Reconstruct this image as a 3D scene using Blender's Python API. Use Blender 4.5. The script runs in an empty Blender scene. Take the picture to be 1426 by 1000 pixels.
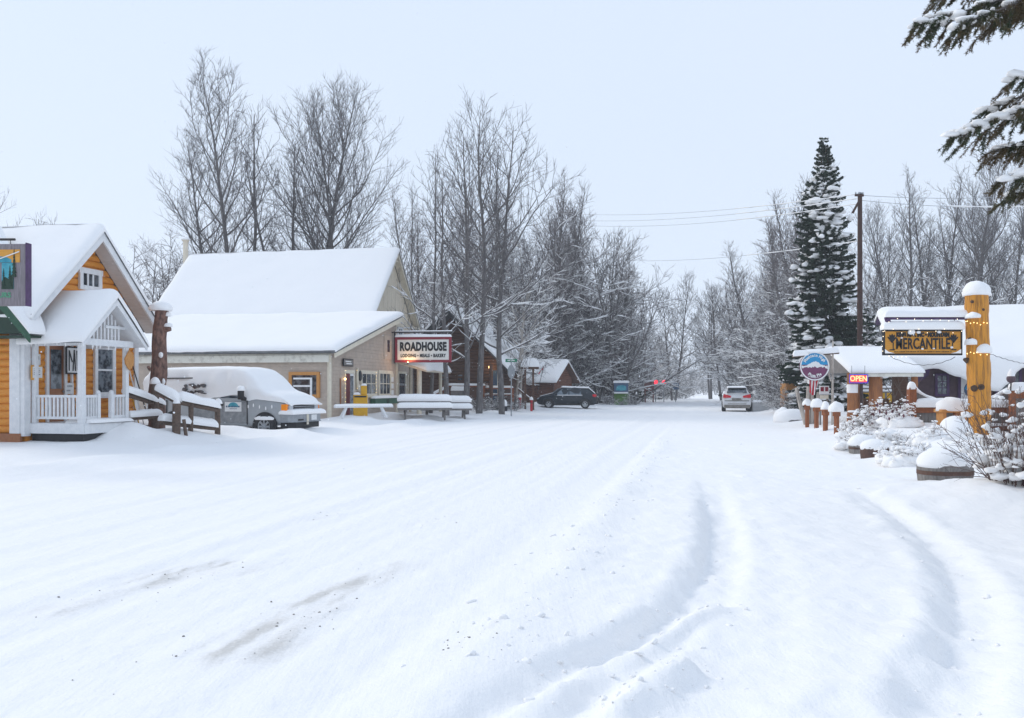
import bpy, bmesh, math, random
import numpy as np
from mathutils import Vector, Matrix
R = math.radians
rnd = random.Random(11)
scene = bpy.context.scene
COL = scene.collection

# ------------------------------------------------------------------ camera
F, CX, HY, EYE = 1200.0, 713.0, 540.0, 1.65      # focal length, centre column, horizon row (photo pixels), eye height (m)
cam_d = bpy.data.cameras.new('camera')
cam_d.sensor_fit = 'HORIZONTAL'; cam_d.sensor_width = 36.0
cam_d.lens = 36.0 * F / 1426.0
cam_d.shift_y = (HY - 500.0) / 1426.0
cam_d.clip_start = 0.1; cam_d.clip_end = 4000.0
cam = bpy.data.objects.new('camera', cam_d); COL.objects.link(cam)
cam.location = (0, 0, EYE); cam.rotation_euler = (R(90), 0, 0)
scene.camera = cam

# ------------------------------------------------------------------ sky, sun, exposure
SUN_EL, SUN_ROT = R(36), R(-62)
world = bpy.data.worlds.new('World'); scene.world = world; world.use_nodes = True
wn = world.node_tree; wn.nodes.clear()
wo = wn.nodes.new('ShaderNodeOutputWorld'); bg = wn.nodes.new('ShaderNodeBackground')
sky = wn.nodes.new('ShaderNodeTexSky'); sky.sky_type = 'NISHITA'; sky.sun_disc = False
sky.sun_elevation = SUN_EL; sky.sun_rotation = SUN_ROT; sky.air_density = 1.0; sky.dust_density = 3.0
tc = wn.nodes.new('ShaderNodeTexCoord'); sx = wn.nodes.new('ShaderNodeSeparateXYZ')
rp = wn.nodes.new('ShaderNodeValToRGB'); nz = wn.nodes.new('ShaderNodeTexNoise')
nz.inputs['Scale'].default_value = 1.3; nz.inputs['Detail'].default_value = 3
rp.color_ramp.elements[0].position = 0.0;  rp.color_ramp.elements[0].color = (0.755, 0.855, 1.0, 1)
rp.color_ramp.elements[1].position = 0.75; rp.color_ramp.elements[1].color = (0.635, 0.775, 1.0, 1)
mixn = wn.nodes.new('ShaderNodeMix'); mixn.data_type = 'RGBA'; mixn.inputs[0].default_value = 0.12
cl = wn.nodes.new('ShaderNodeMix'); cl.data_type = 'RGBA'
cl.inputs[7].default_value = (0.77, 0.86, 1.0, 1)
sc_ = wn.nodes.new('ShaderNodeVectorMath'); sc_.operation = 'SCALE'; sc_.inputs['Scale'].default_value = 9.9
mixv = wn.nodes.new('ShaderNodeMix'); mixv.data_type = 'RGBA'; mixv.inputs[0].default_value = 0.93
L = wn.links.new
L(tc.outputs['Generated'], sx.inputs[0]); L(sx.outputs['Z'], rp.inputs[0]); L(tc.outputs['Generated'], nz.inputs['Vector'])
mr = wn.nodes.new('ShaderNodeMapRange'); mr.inputs[1].default_value = .35; mr.inputs[2].default_value = .7; mr.inputs[4].default_value = .6
L(nz.outputs['Fac'], mr.inputs[0]); L(mr.outputs[0], cl.inputs[0]); L(rp.outputs['Color'], cl.inputs[6])
L(cl.outputs[2], sc_.inputs[0]); L(sky.outputs[0], mixv.inputs[6]); L(sc_.outputs[0], mixv.inputs[7])
L(mixv.outputs[2], bg.inputs['Color']); bg.inputs['Strength'].default_value = 0.092
L(bg.outputs[0], wo.inputs[0])

sun_d = bpy.data.lights.new('sun', 'SUN'); sun_d.energy = 1.15; sun_d.angle = R(18); sun_d.color = (1.0, 0.92, 0.80)
sun = bpy.data.objects.new('sun', sun_d); COL.objects.link(sun)
sun.rotation_euler = (R(90) - SUN_EL, 0, R(180) - SUN_ROT + R(180))
sd = Vector((math.sin(SUN_ROT) * math.cos(SUN_EL), math.cos(SUN_ROT) * math.cos(SUN_EL), math.sin(SUN_EL)))
sun.rotation_euler = sd.to_track_quat('Z', 'Y').to_euler()

scene.view_settings.view_transform = 'Standard'; scene.view_settings.look = 'None'
scene.view_settings.exposure = 0.22; scene.view_settings.gamma = 1.0
scene.cycles.use_denoising = True
scene.cycles.max_bounces = 6; scene.cycles.volume_bounces = 2; scene.cycles.transparent_max_bounces = 8
scene.cycles.caustics_reflective = False; scene.cycles.caustics_refractive = False

# ------------------------------------------------------------------ materials
def nodes_of(name):
    m = bpy.data.materials.new(name); m.use_nodes = True
    nt = m.node_tree; b = nt.nodes['Principled BSDF']
    return m, nt, b
def pm(name, c1, c2=None, scale=6.0, rough=0.7, bump=0.0, bscale=None, metallic=0.0, stretch=(1, 1, 1), emit=None, es=0.0, spec=0.4, lo=.35, hi=.65, detail=5):
    """procedural paint / wood / stone: two base colours mixed by stretched noise, optional bump"""
    m, nt, b = nodes_of(name)
    b.inputs['Roughness'].default_value = rough; b.inputs['Metallic'].default_value = metallic
    b.inputs['Specular IOR Level'].default_value = spec
    c1 = (*c1, 1)
    b.inputs['Base Color'].default_value = c1
    t = nt.nodes.new('ShaderNodeTexCoord'); mp = nt.nodes.new('ShaderNodeMapping'); mp.inputs['Scale'].default_value = stretch
    nt.links.new(t.outputs['Object'], mp.inputs[0])
    n = nt.nodes.new('ShaderNodeTexNoise'); n.inputs['Scale'].default_value = scale; n.inputs['Detail'].default_value = detail
    n.inputs['Roughness'].default_value = .6
    nt.links.new(mp.outputs[0], n.inputs['Vector'])
    if c2:
        r = nt.nodes.new('ShaderNodeMapRange'); r.inputs[1].default_value = lo; r.inputs[2].default_value = hi
        nt.links.new(n.outputs['Fac'], r.inputs[0])
        x = nt.nodes.new('ShaderNodeMix'); x.data_type = 'RGBA'; x.inputs[6].default_value = c1; x.inputs[7].default_value = (*c2, 1)
        nt.links.new(r.outputs[0], x.inputs[0]); nt.links.new(x.outputs[2], b.inputs['Base Color'])
    if bump:
        n2 = n
        if bscale:
            n2 = nt.nodes.new('ShaderNodeTexNoise'); n2.inputs['Scale'].default_value = bscale; n2.inputs['Detail'].default_value = 4
            nt.links.new(mp.outputs[0], n2.inputs['Vector'])
        bp = nt.nodes.new('ShaderNodeBump'); bp.inputs['Strength'].default_value = bump; bp.inputs['Distance'].default_value = .02
        nt.links.new(n2.outputs['Fac'], bp.inputs['Height']); nt.links.new(bp.outputs[0], b.inputs['Normal'])
    if emit:
        b.inputs['Emission Color'].default_value = (*emit, 1); b.inputs['Emission Strength'].default_value = es
    return m
M = {}
def snow_material(name, ground=False):
    m, nt, b = nodes_of(name)
    b.inputs['Roughness'].default_value = .75; b.inputs['Specular IOR Level'].default_value = .15
    b.inputs['Base Color'].default_value = (.915, .905, .895, 1)
    t = nt.nodes.new('ShaderNodeTexCoord')
    n1 = nt.nodes.new('ShaderNodeTexNoise'); n1.inputs['Scale'].default_value = 3.2; n1.inputs['Detail'].default_value = 6
    n2 = nt.nodes.new('ShaderNodeTexNoise'); n2.inputs['Scale'].default_value = 45; n2.inputs['Detail'].default_value = 3
    for n in (n1, n2): nt.links.new(t.outputs['Object'], n.inputs['Vector'])
    a = nt.nodes.new('ShaderNodeMath'); a.operation = 'MULTIPLY_ADD'; a.inputs[1].default_value = .18
    nt.links.new(n2.outputs['Fac'], a.inputs[0]); nt.links.new(n1.outputs['Fac'], a.inputs[2])
    bp = nt.nodes.new('ShaderNodeBump'); bp.inputs['Strength'].default_value = .35; bp.inputs['Distance'].default_value = .05
    nt.links.new(a.outputs[0], bp.inputs['Height']); nt.links.new(bp.outputs[0], b.inputs['Normal'])
    if ground:
        mp = nt.nodes.new('ShaderNodeMapping'); mp.inputs['Rotation'].default_value = (0, 0, R(12.8)); mp.inputs['Scale'].default_value = (7, .55, 1)
        n3 = nt.nodes.new('ShaderNodeTexNoise'); n3.inputs['Scale'].default_value = 1.0; n3.inputs['Detail'].default_value = 7; n3.inputs['Roughness'].default_value = .62
        nt.links.new(t.outputs['Object'], mp.inputs[0]); nt.links.new(mp.outputs[0], n3.inputs['Vector'])
        n4 = nt.nodes.new('ShaderNodeTexVoronoi'); n4.inputs['Scale'].default_value = 11; nt.links.new(t.outputs['Object'], n4.inputs['Vector'])
        b1 = nt.nodes.new('ShaderNodeMath'); b1.operation = 'MULTIPLY_ADD'; b1.inputs[1].default_value = .5; nt.links.new(n3.outputs['Fac'], b1.inputs[0]); nt.links.new(a.outputs[0], b1.inputs[2])
        b2 = nt.nodes.new('ShaderNodeMath'); b2.operation = 'MULTIPLY_ADD'; b2.inputs[1].default_value = .12; nt.links.new(n4.outputs['Distance'], b2.inputs[0]); nt.links.new(b1.outputs[0], b2.inputs[2])
        nt.links.new(b2.outputs[0], bp.inputs['Height']); bp.inputs['Strength'].default_value = .55
        at = nt.nodes.new('ShaderNodeAttribute'); at.attribute_name = 'grit'
        g = nt.nodes.new('ShaderNodeTexNoise'); g.inputs['Scale'].default_value = 26; g.inputs['Detail'].default_value = 6; g.inputs['Roughness'].default_value = .75
        nt.links.new(t.outputs['Object'], g.inputs['Vector'])
        ad = nt.nodes.new('ShaderNodeMath'); ad.operation = 'MULTIPLY_ADD'; ad.inputs[1].default_value = .55
        r = nt.nodes.new('ShaderNodeMapRange'); r.inputs[1].default_value = .60; r.inputs[2].default_value = 1.05; r.inputs[4].default_value = .55
        nt.links.new(at.outputs['Fac'], ad.inputs[0]); nt.links.new(g.outputs['Fac'], ad.inputs[2]); nt.links.new(ad.outputs[0], r.inputs[0])
        mu = nt.nodes.new('ShaderNodeMath'); mu.operation = 'MULTIPLY'
        nt.links.new(r.outputs[0], mu.inputs[0]); nt.links.new(at.outputs['Fac'], mu.inputs[1])
        x = nt.nodes.new('ShaderNodeMix'); x.data_type = 'RGBA'; x.inputs[6].default_value = (.915, .905, .895, 1); x.inputs[7].default_value = (.40, .375, .33, 1)
        nt.links.new(mu.outputs[0], x.inputs[0]); nt.links.new(x.outputs[2], b.inputs['Base Color'])
    return m
M['snow'] = snow_material('snow'); M['snow_ground'] = snow_material('snow_ground', True)
M['flake'] = pm('flake', (.92, .94, .97), rough=.8)
M['log'] = pm('log_orange', (.64, .22, .024), (.74, .31, .04), 5, .55, .25, stretch=(2, 2, 9))
M['white'] = pm('white_paint', (.80, .80, .80), (.70, .71, .72), 7, .5, .08)
M['white_old'] = pm('white_peeling', (.72, .70, .62), (.45, .42, .36), 3.5, .7, .2, lo=.5, hi=.75)
M['soffit'] = pm('soffit', (.62, .60, .58), (.54, .52, .5), 4, .7, .1, stretch=(1, 6, 1))
M['green'] = pm('green_paint', (.02, .085, .05), (.035, .11, .06), 9, .5, .1)
M['dark_green'] = pm('dark_green_board', (.012, .035, .022), (.02, .05, .03), 12, .6, .1)
M['beige'] = pm('beige_siding', (.50, .415, .34), (.41, .34, .285), 3, .7, .12, bscale=20)
M['cream'] = pm('cream_board', (.80, .72, .58), (.69, .61, .49), 4, .7, .1, stretch=(3, 3, .6))
M['trim'] = pm('cream_trim', (.74, .68, .55), (.64, .58, .47), 6, .6, .1)
M['orange_wood'] = pm('orange_wood', (.47, .20, .05), (.58, .28, .08), 8, .55, .15, stretch=(4, 4, .8))
M['glass'] = pm('window_glass', (.02, .026, .034), (.13, .15, .17), 4.5, .06, spec=.8, lo=.42, hi=.66)
M['glass_reflection'] = pm('window_glass_reflection', (.19, .22, .25), (.035, .045, .055), 5, .08, spec=.8, lo=.42, hi=.58)  # light and dark mottle paints in reflections and curtains
M['car_glass_reflection'] = pm('car_glass_reflection', (.20, .25, .29), (.10, .13, .155), 2.2, .08, spec=.8)  # grey-blue sky reflection put into the base colour
M['door_wood'] = pm('door_wood', (.36, .15, .06), (.28, .11, .05), 7, .5, .15, stretch=(5, 5, .8))
M['door_red'] = pm('door_red', (.17, .012, .02), (.13, .01, .015), 6, .5)
M['red'] = pm('red_paint', (.50, .015, .03), (.42, .012, .02), 6, .45)
M['maroon'] = pm('maroon_frame', (.27, .022, .04), (.21, .02, .035), 6, .5)
M['black'] = pm('black_paint', (.012, .012, .014), (.02, .02, .022), 10, .5)
M['steel'] = pm('galvanised', (.36, .38, .40), (.28, .30, .32), 8, .45, metallic=.6)
M['iron'] = pm('dark_iron', (.035, .033, .035), (.06, .05, .05), 12, .6)
M['yellow'] = pm('yellow_enamel', (.72, .40, .012), (.64, .34, .01), 4, .45)
M['bark'] = pm('bark_grey', (.095, .088, .088), (.205, .19, .185), 3, .9, .6, bscale=14, stretch=(3, 3, .8))
M['twig'] = pm('twig_brown', (.085, .078, .082), (.14, .128, .13), 2, .9)
M['twig_red'] = pm('twig_reddish', (.125, .105, .106), (.185, .16, .16), 2, .9)
M['birch'] = pm('birch_bark', (.50, .45, .40), (.2, .17, .15), 4, .8, .3, stretch=(2, 2, .7), lo=.5, hi=.75)
M['snag'] = pm('snag_bark', (.26, .145, .11), (.085, .05, .042), 6, .9, .8, bscale=10, stretch=(2, 2, .9))
M['grey_log'] = pm('weathered_log', (.155, .105, .078), (.09, .065, .052), 6, .85, .4, stretch=(3, 3, 3))
M['pole_wood'] = pm('creosote_pole', (.07, .035, .027), (.045, .024, .02), 5, .8, .3, stretch=(4, 4, .4))
M['needle'] = pm('needles', (.014, .030, .018), (.036, .058, .034), 2, .8)
M['needle_near'] = pm('needles_near', (.035, .050, .020), (.11, .075, .036), 2.2, .8, lo=.42, hi=.58)
M['cone'] = pm('spruce_cones', (.15, .085, .045), (.1, .055, .03), 9, .8)
M['grey_board'] = pm('grey_board', (.25, .23, .215), (.155, .145, .14), 5, .8, .25, stretch=(6, 6, .6))
M['rail_wood'] = pm('cedar_rail', (.29, .092, .03), (.21, .07, .028), 5, .7, .2, stretch=(3, 3, 3))
M['purple'] = pm('purple_trim', (.085, .04, .12), (.06, .03, .085), 6, .6)
M['plum_wall'] = pm('plum_wall', (.075, .045, .06), (.11, .07, .08), 5, .7, .2)
M['shed_brown'] = pm('brown_cabin', (.075, .04, .028), (.15, .075, .045), 4, .8, .3, stretch=(.6, .6, 7))
M['cabin_red'] = pm('red_brown_cabin', (.21, .085, .045), (.10, .042, .028), 4, .8, .3, stretch=(.6, .6, 7))
M['tyre'] = pm('tyre', (.018, .018, .02), (.05, .05, .052), 12, .85)
M['rim'] = pm('rim', (.55, .56, .57), (.42, .43, .44), 9, .4, metallic=.2)
M['van'] = pm('van_silver', (.40, .42, .435), (.34, .36, .375), 2, .45, metallic=.1)
M['van_salt'] = pm('van_salted', (.19, .20, .21), (.30, .31, .315), 5, .55)
M['suv_dark'] = pm('suv_slate', (.010, .016, .023), (.022, .03, .038), 4, .3)
M['suv_white'] = pm('suv_white', (.74, .74, .75), (.62, .61, .60), 3, .4)
M['dirty'] = pm('road_dirt', (.17, .155, .135), (.27, .25, .225), 6, .8)
M['amber'] = pm('amber_lens', (.85, .25, .01), rough=.25, emit=(1, .3, .02), es=.08)
M['red_lens'] = pm('red_lens', (.52, .01, .02), rough=.25, emit=(1, .02, .03), es=.04)
M['clear_lens'] = pm('clear_lens', (.55, .57, .6), rough=.15)
M['plate_white'] = pm('plate_white', (.78, .78, .77), (.72, .72, .71), 9, .5)
M['sign_white'] = pm('sign_white', (.80, .79, .74), (.74, .73, .68), 5, .5)
M['sky_blue'] = pm('sign_blue', (.02, .24, .50), (.025, .3, .56), 6, .5)
M['turquoise'] = pm('sign_turquoise', (.02, .24, .34), (.10, .42, .48), 4, .5)
M['sign_orange'] = pm('sign_orange', (.74, .36, .06), (.6, .27, .04), 5, .55, stretch=(1, 1, 6))
M['sign_green'] = pm('sign_green', (.01, .17, .09), (.012, .2, .1), 6, .5)
M['letter_green'] = pm('letter_green', (.10, .34, .20), rough=.6)
M['plum_paint'] = pm('sign_plum', (.19, .05, .125), (.15, .04, .1), 8, .5)
M['grey_purple'] = pm('weathered_purple', (.28, .25, .265), (.17, .15, .16), 5, .75, .2, stretch=(6, 6, .6))
M['side_purple'] = pm('purple_edge', (.10, .05, .135), (.07, .04, .09), 5, .7)
M['gold_log'] = pm('golden_log', (.66, .28, .03), (.20, .085, .025), 3.0, .6, .7, bscale=7, stretch=(6, 6, .45), lo=.44, hi=.72)
M['knot'] = pm('dark_knot', (.10, .055, .03), (.05, .03, .02), 8, .8)
M['merc_wood'] = pm('mercantile_board', (.68, .32, .04), (.52, .22, .03), 4, .6, .2, stretch=(.8, 3, 5))
M['col_log'] = pm('column_log', (.36, .14, .045), (.23, .09, .035), 4, .6, .3, stretch=(4, 4, .7))
M['barrel'] = pm('barrel_grey', (.27, .25, .235), (.15, .14, .13), 6, .85, .3, stretch=(6, 6, .7))
M['rust'] = pm('rusty_hoop', (.13, .07, .05), (.09, .055, .045), 8, .8)
M['stem'] = pm('dry_stem', (.10, .06, .055), (.16, .10, .08), 6, .85)
M['bloom'] = pm('dry_bloom', (.17, .06, .085), (.07, .04, .035), 12, .8)
M['neon_red'] = pm('neon_red', (.9, .1, .1), emit=(1, .06, .10), es=.5)
M['neon_yellow'] = pm('neon_yellow', (.9, .6, .2), emit=(1, .55, .25), es=1.0)
M['neon_blue'] = pm('neon_blue', (.12, .1, .7), emit=(.12, .06, 1), es=.12)
M['lamp_warm'] = pm('lamp_warm', (.9, .7, .4), emit=(1, .62, .25), es=4.0)
M['lamp_pale'] = pm('lamp_pale', (.9, .85, .8), emit=(1, .86, .74), es=3.0)
M['bulb'] = pm('fairy_bulb', (.9, .7, .3), emit=(1, .66, .22), es=3.0)
M['bulb_pale'] = pm('fairy_bulb_pale', (.9, .8, .6), emit=(1, .84, .6), es=2.0)
M['signal_red'] = pm('signal_red', (.8, .02, .04), emit=(1, .04, .07), es=1.5)
M['flag_red'] = pm('flag_red', (.52, .02, .04), rough=.8)
M['lime'] = pm('lime_paint', (.10, .26, .02), (.05, .13, .02), 4, .6)
M['navy'] = pm('navy_sign', (.05, .10, .19), (.06, .12, .2), 7, .5)
M['brown_sign'] = pm('brown_sign', (.15, .055, .05), (.19, .075, .06), 7, .7)
M['concrete'] = pm('concrete', (.5, .5, .5), (.42, .42, .42), 6, .85, .15)
M['bagblack'] = pm('black_plastic', (.012, .014, .02), (.02, .022, .03), 8, .4)
M['roof_dark'] = pm('roof_edge_dark', (.06, .065, .07), (.1, .105, .11), 8, .6)
M['roof_metal'] = pm('roof_edge_metal', (.19, .20, .21), (.12, .125, .13), 6, .55, metallic=.3)
# ------------------------------------------------------------------ builders
def V(*a): return Vector(a)
def at(px, py, D):
    """photo pixel at a distance D in front of the camera -> a point in the scene"""
    return Vector(((px - CX) * D / F, D, EYE + (HY - py) * D / F))
def gx(px, D): return (px - CX) * D / F

def lattice(ix, iy, seed):
    h = (ix * 374761393 + iy * 668265263 + seed * 1442695041) & 0xFFFFFFFF
    h = ((h ^ (h >> 13)) * 1274126177) & 0xFFFFFFFF
    return ((h ^ (h >> 16)) & 0xFFFF) / 65535.0
def vnoise(x, y, seed=0):
    x = np.asarray(x, float); y = np.asarray(y, float)
    ix = np.floor(x).astype(np.int64); iy = np.floor(y).astype(np.int64)
    fx = x - ix; fy = y - iy
    fx = fx * fx * (3 - 2 * fx); fy = fy * fy * (3 - 2 * fy)
    a = lattice(ix, iy, seed); b = lattice(ix + 1, iy, seed); c = lattice(ix, iy + 1, seed); d = lattice(ix + 1, iy + 1, seed)
    return (a + (b - a) * fx) * (1 - fy) + (c + (d - c) * fx) * fy
def fbm(x, y, seed=0, octs=4):
    s = 0; a = .5
    for k in range(octs):
        s = s + a * (vnoise(x * 2 ** k, y * 2 ** k, seed + k) - .5); a *= .5
    return s

def link(o, parent=None):
    COL.objects.link(o)
    if parent is not None: o.parent = parent
    return o
def tag(o, label=None, cat=None, group=None, kind=None):
    if label: o['label'] = label
    if cat: o['category'] = cat
    if group: o['group'] = group
    if kind: o['kind'] = kind
    return o
def thing(name, label, cat, loc=(0, 0, 0), rz=0.0, group=None):
    o = bpy.data.objects.new(name, None); COL.objects.link(o)
    o.empty_display_size = .2
    o.location = loc; o.rotation_euler = (0, 0, rz)
    return tag(o, label, cat, group)
KIDS = {}
def dup(root, loc=None, rz=None, scale=None, label=None, group=None):
    def cp(o, parent):
        c = o.copy(); COL.objects.link(c)
        if parent is not None: c.parent = parent
        for ch in o.children: cp(ch, c)
        return c
    r = cp(root, None)
    if loc is not None: r.location = loc
    if rz is not None: r.rotation_euler = (0, 0, rz)
    if scale is not None: r.scale = scale if hasattr(scale, '__len__') else (scale,) * 3
    if label: r['label'] = label
    if group: r['group'] = group
    return r

class MB:
    def __init__(s): s.v = []; s.f = []; s.m = []; s.sm = []
    def add(s, vs, fs, mi=0, smooth=False):
        n = len(s.v); s.v += [tuple(p) for p in vs]
        for f in fs: s.f.append(tuple(i + n for i in f)); s.m.append(mi); s.sm.append(smooth)
        return s
    def box(s, x0, x1, y0, y1, z0, z1, mi=0):
        return s.add([(x, y, z) for z in (z0, z1) for y in (y0, y1) for x in (x0, x1)],
                     [(0, 2, 3, 1), (4, 5, 7, 6), (0, 1, 5, 4), (1, 3, 7, 5), (3, 2, 6, 7), (2, 0, 4, 6)], mi)
    def prism(s, poly, d, mi=0):
        """flat polygon (3-D points) swept by vector d"""
        n = len(poly); d = Vector(d); a = [Vector(p) for p in poly]
        nrm = Vector((0, 0, 0))
        for i in range(n): nrm += a[i].cross(a[(i + 1) % n])
        if nrm.dot(d) > 0: a = a[::-1]
        vs = a + [p + d for p in a]
        fs = [tuple(range(n)), tuple(range(2 * n - 1, n - 1, -1))]
        fs += [(i, n + i, n + (i + 1) % n, (i + 1) % n)[::-1] for i in range(n)]
        return s.add(vs, fs, mi)
    def bar(s, p0, p1, w, h, mi=0, up=(0, 0, 1)):
        p0, p1 = Vector(p0), Vector(p1); t = (p1 - p0).normalized(); u = Vector(up)
        a = t.cross(u)
        if a.length < 1e-4: a = t.cross(Vector((0, 1, 0)))
        a.normalize(); b = a.cross(t)
        c = [a * (i * w / 2) + b * (j * h / 2) for i, j in ((-1, -1), (1, -1), (1, 1), (-1, 1))]
        return s.add([p0 + q for q in c] + [p1 + q for q in c],
                     [(0, 3, 2, 1)[::-1], (4, 5, 6, 7)[::-1]] + [(i, (i + 1) % 4, 4 + (i + 1) % 4, 4 + i)[::-1] for i in range(4)], mi)
    def tube(s, pts, rad, n=8, mi=0, smooth=True, wob=0.0, cap=True):
        pts = [Vector(p) for p in pts]
        rad = rad if hasattr(rad, '__len__') else [rad] * len(pts)
        vs = []; ref = None
        for i, p in enumerate(pts):
            t = (pts[min(i + 1, len(pts) - 1)] - pts[max(i - 1, 0)]).normalized()
            if ref is None:
                ref = t.orthogonal().normalized()
            a = (ref - t * ref.dot(t)).normalized(); ref = a; b = t.cross(a)
            for k in range(n):
                an = 2 * math.pi * k / n; r = rad[i] * (1 + wob * (rnd.random() - .5))
                vs.append(p + a * math.cos(an) * r + b * math.sin(an) * r)
        fs = [(i * n + k, i * n + (k + 1) % n, (i + 1) * n + (k + 1) % n, (i + 1) * n + k) for i in range(len(pts) - 1) for k in range(n)]
        s.add(vs, fs, mi, smooth)
        if cap:
            s.add(vs[:n], [tuple(range(n))[::-1]], mi); s.add(vs[-n:], [tuple(range(n))], mi)
        return s
    def lathe(s, prof, c=(0, 0, 0), axis='z', n=24, mi=0, smooth=True, cap=True):
        """prof: list of (radius, along-axis)"""
        vs = []; c = Vector(c)
        for r, h in prof:
            for k in range(n):
                a = 2 * math.pi * k / n; u, w = r * math.cos(a), r * math.sin(a)
                vs.append(c + (Vector((u, w, h)) if axis == 'z' else Vector((w, h, u)) if axis == 'y' else Vector((h, u, w))))
        fs = [(i * n + k, i * n + (k + 1) % n, (i + 1) * n + (k + 1) % n, (i + 1) * n + k) for i in range(len(prof) - 1) for k in range(n)]
        s.add(vs, fs, mi, smooth)
        for q, ln in ((0, 0), (len(prof) - 1, 1)):
            if cap and prof[q][0] > 1e-5:
                f = tuple(range(n)); s.add(vs[q * n:(q + 1) * n], [f if ln else f[::-1]], mi)
        return s
    def blob(s, c, rx, ry, rz, seed=0, amp=.18, nu=18, nv=9, mi=0, half=True, freq=1.6):
        """snow lump: noisy ellipsoid (upper part only when half)"""
        c = Vector(c); vs = []; lo = -.25 if half else -1.0
        for j in range(nv + 1):
            th = math.asin(lo) + (math.pi / 2 - math.asin(lo)) * j / nv
            for k in range(nu):
                ph = 2 * math.pi * k / nu
                d = Vector((math.cos(th) * math.cos(ph), math.cos(th) * math.sin(ph), math.sin(th)))
                q = 1 + amp * 2 * float(fbm(d.x * freq + seed * 3.1 + d.z, d.y * freq + seed * 1.7 - d.z * 1.3, seed, 3))
                vs.append(c + Vector((d.x * rx * q, d.y * ry * q, d.z * rz * q)))
        fs = [(j * nu + k, j * nu + (k + 1) % nu, (j + 1) * nu + (k + 1) % nu, (j + 1) * nu + k) for j in range(nv) for k in range(nu)]
        fs.append(tuple(range(nu))[::-1])
        return s.add(vs, fs, mi, True)
    def patch(s, P, t, nu=10, nv=8, r=None, rounded=(1, 1, 1, 1), amp=.18, seed=0, mi=0, droop=0.0, up=(0, 0, 1), freq=.9, side=0.0):
        """a bed of snow on the quad P00,P10,P11,P01: thickness t, edges rounded over r, noisy; side = how far rounded edges bulge out"""
        P = [Vector(p) for p in P]; up = Vector(up)
        lu = ((P[1] - P[0]).length + (P[2] - P[3]).length) / 2; lv = ((P[3] - P[0]).length + (P[2] - P[1]).length) / 2
        r = r or t * 1.1
        def knots(Ln, n, r0, r1):
            e = [0, .04, .13, .3, .6, 1.0]; rr = min(r, Ln * .45)
            a = [q * rr for q in e] if r0 else [0]; b = [Ln - q * rr for q in e][::-1] if r1 else [Ln]
            lo, hi = a[-1], b[0]
            mid = [lo + (hi - lo) * (i + 1) / (n + 1) for i in range(n)]
            return a + mid + b
        ku = knots(lu, nu, rounded[0], rounded[1]); kv = knots(lv, nv, rounded[2], rounded[3])
        rr_u, rr_v = min(r, lu * .45), min(r, lv * .45)
        def pf(d, q): d = min(d / q, 1.0); return math.sqrt(max(0, 1 - (1 - d) ** 2))
        vs = []
        eu = (P[1] - P[0]).normalized(); ev = (P[3] - P[0]).normalized()
        for v in kv:
            for u in ku:
                a, b = u / lu, v / lv
                base = P[0] * ((1 - a) * (1 - b)) + P[1] * (a * (1 - b)) + P[2] * (a * b) + P[3] * ((1 - a) * b)
                h = 1.0
                if rounded[0]: h *= pf(u, rr_u)
                if rounded[1]: h *= pf(lu - u, rr_u)
                if rounded[2]: h *= pf(v, rr_v)
                if rounded[3]: h *= pf(lv - v, rr_v)
                nzv = float(fbm(base.x * freq + base.z * .7 + seed * 7.3, base.y * freq + base.z * .9 + seed * 2.9, seed, 4)) * 2
                hh = t * h * (1 + amp * nzv)
                q = base + up * hh
                if side:
                    w = math.sin(min(1, h) * math.pi) * side * (1 + .6 * nzv)
                    if rounded[0] and u < rr_u: q -= eu * w
                    if rounded[1] and lu - u < rr_u: q += eu * w
                    if rounded[2] and v < rr_v: q -= ev * w
                    if rounded[3] and lv - v < rr_v: q += ev * w
                if droop and rounded[3]: q.z -= droop * max(0, 1 - (lv - v) / (3 * rr_v)) * (.6 + .8 * nzv)
                vs.append(q)
        n = len(ku); fs = [(j * n + i, j * n + i + 1, (j + 1) * n + i + 1, (j + 1) * n + i) for j in range(len(kv) - 1) for i in range(n - 1)]
        nrm = (P[1] - P[0]).cross(P[3] - P[0])
        if nrm.dot(up) < 0: fs = [f[::-1] for f in fs]
        s.add(vs, fs, mi, True)
        return s
    def build(s, name, mats, parent=None, bevel=0.0, seg=2, merge=False):
        me = bpy.data.meshes.new(name)
        me.from_pydata(s.v, [], s.f)
        mats = mats if isinstance(mats, (list, tuple)) else [mats]
        for m in mats: me.materials.append(M[m] if isinstance(m, str) else m)
        me.polygons.foreach_set('material_index', s.m)
        me.polygons.foreach_set('use_smooth', s.sm)
        me.update()
        o = bpy.data.objects.new(name, me); link(o, parent)
        if bevel:
            b = o.modifiers.new('bevel', 'BEVEL'); b.width = bevel; b.segments = seg; b.limit_method = 'ANGLE'; b.angle_limit = R(40)
        return o

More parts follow.
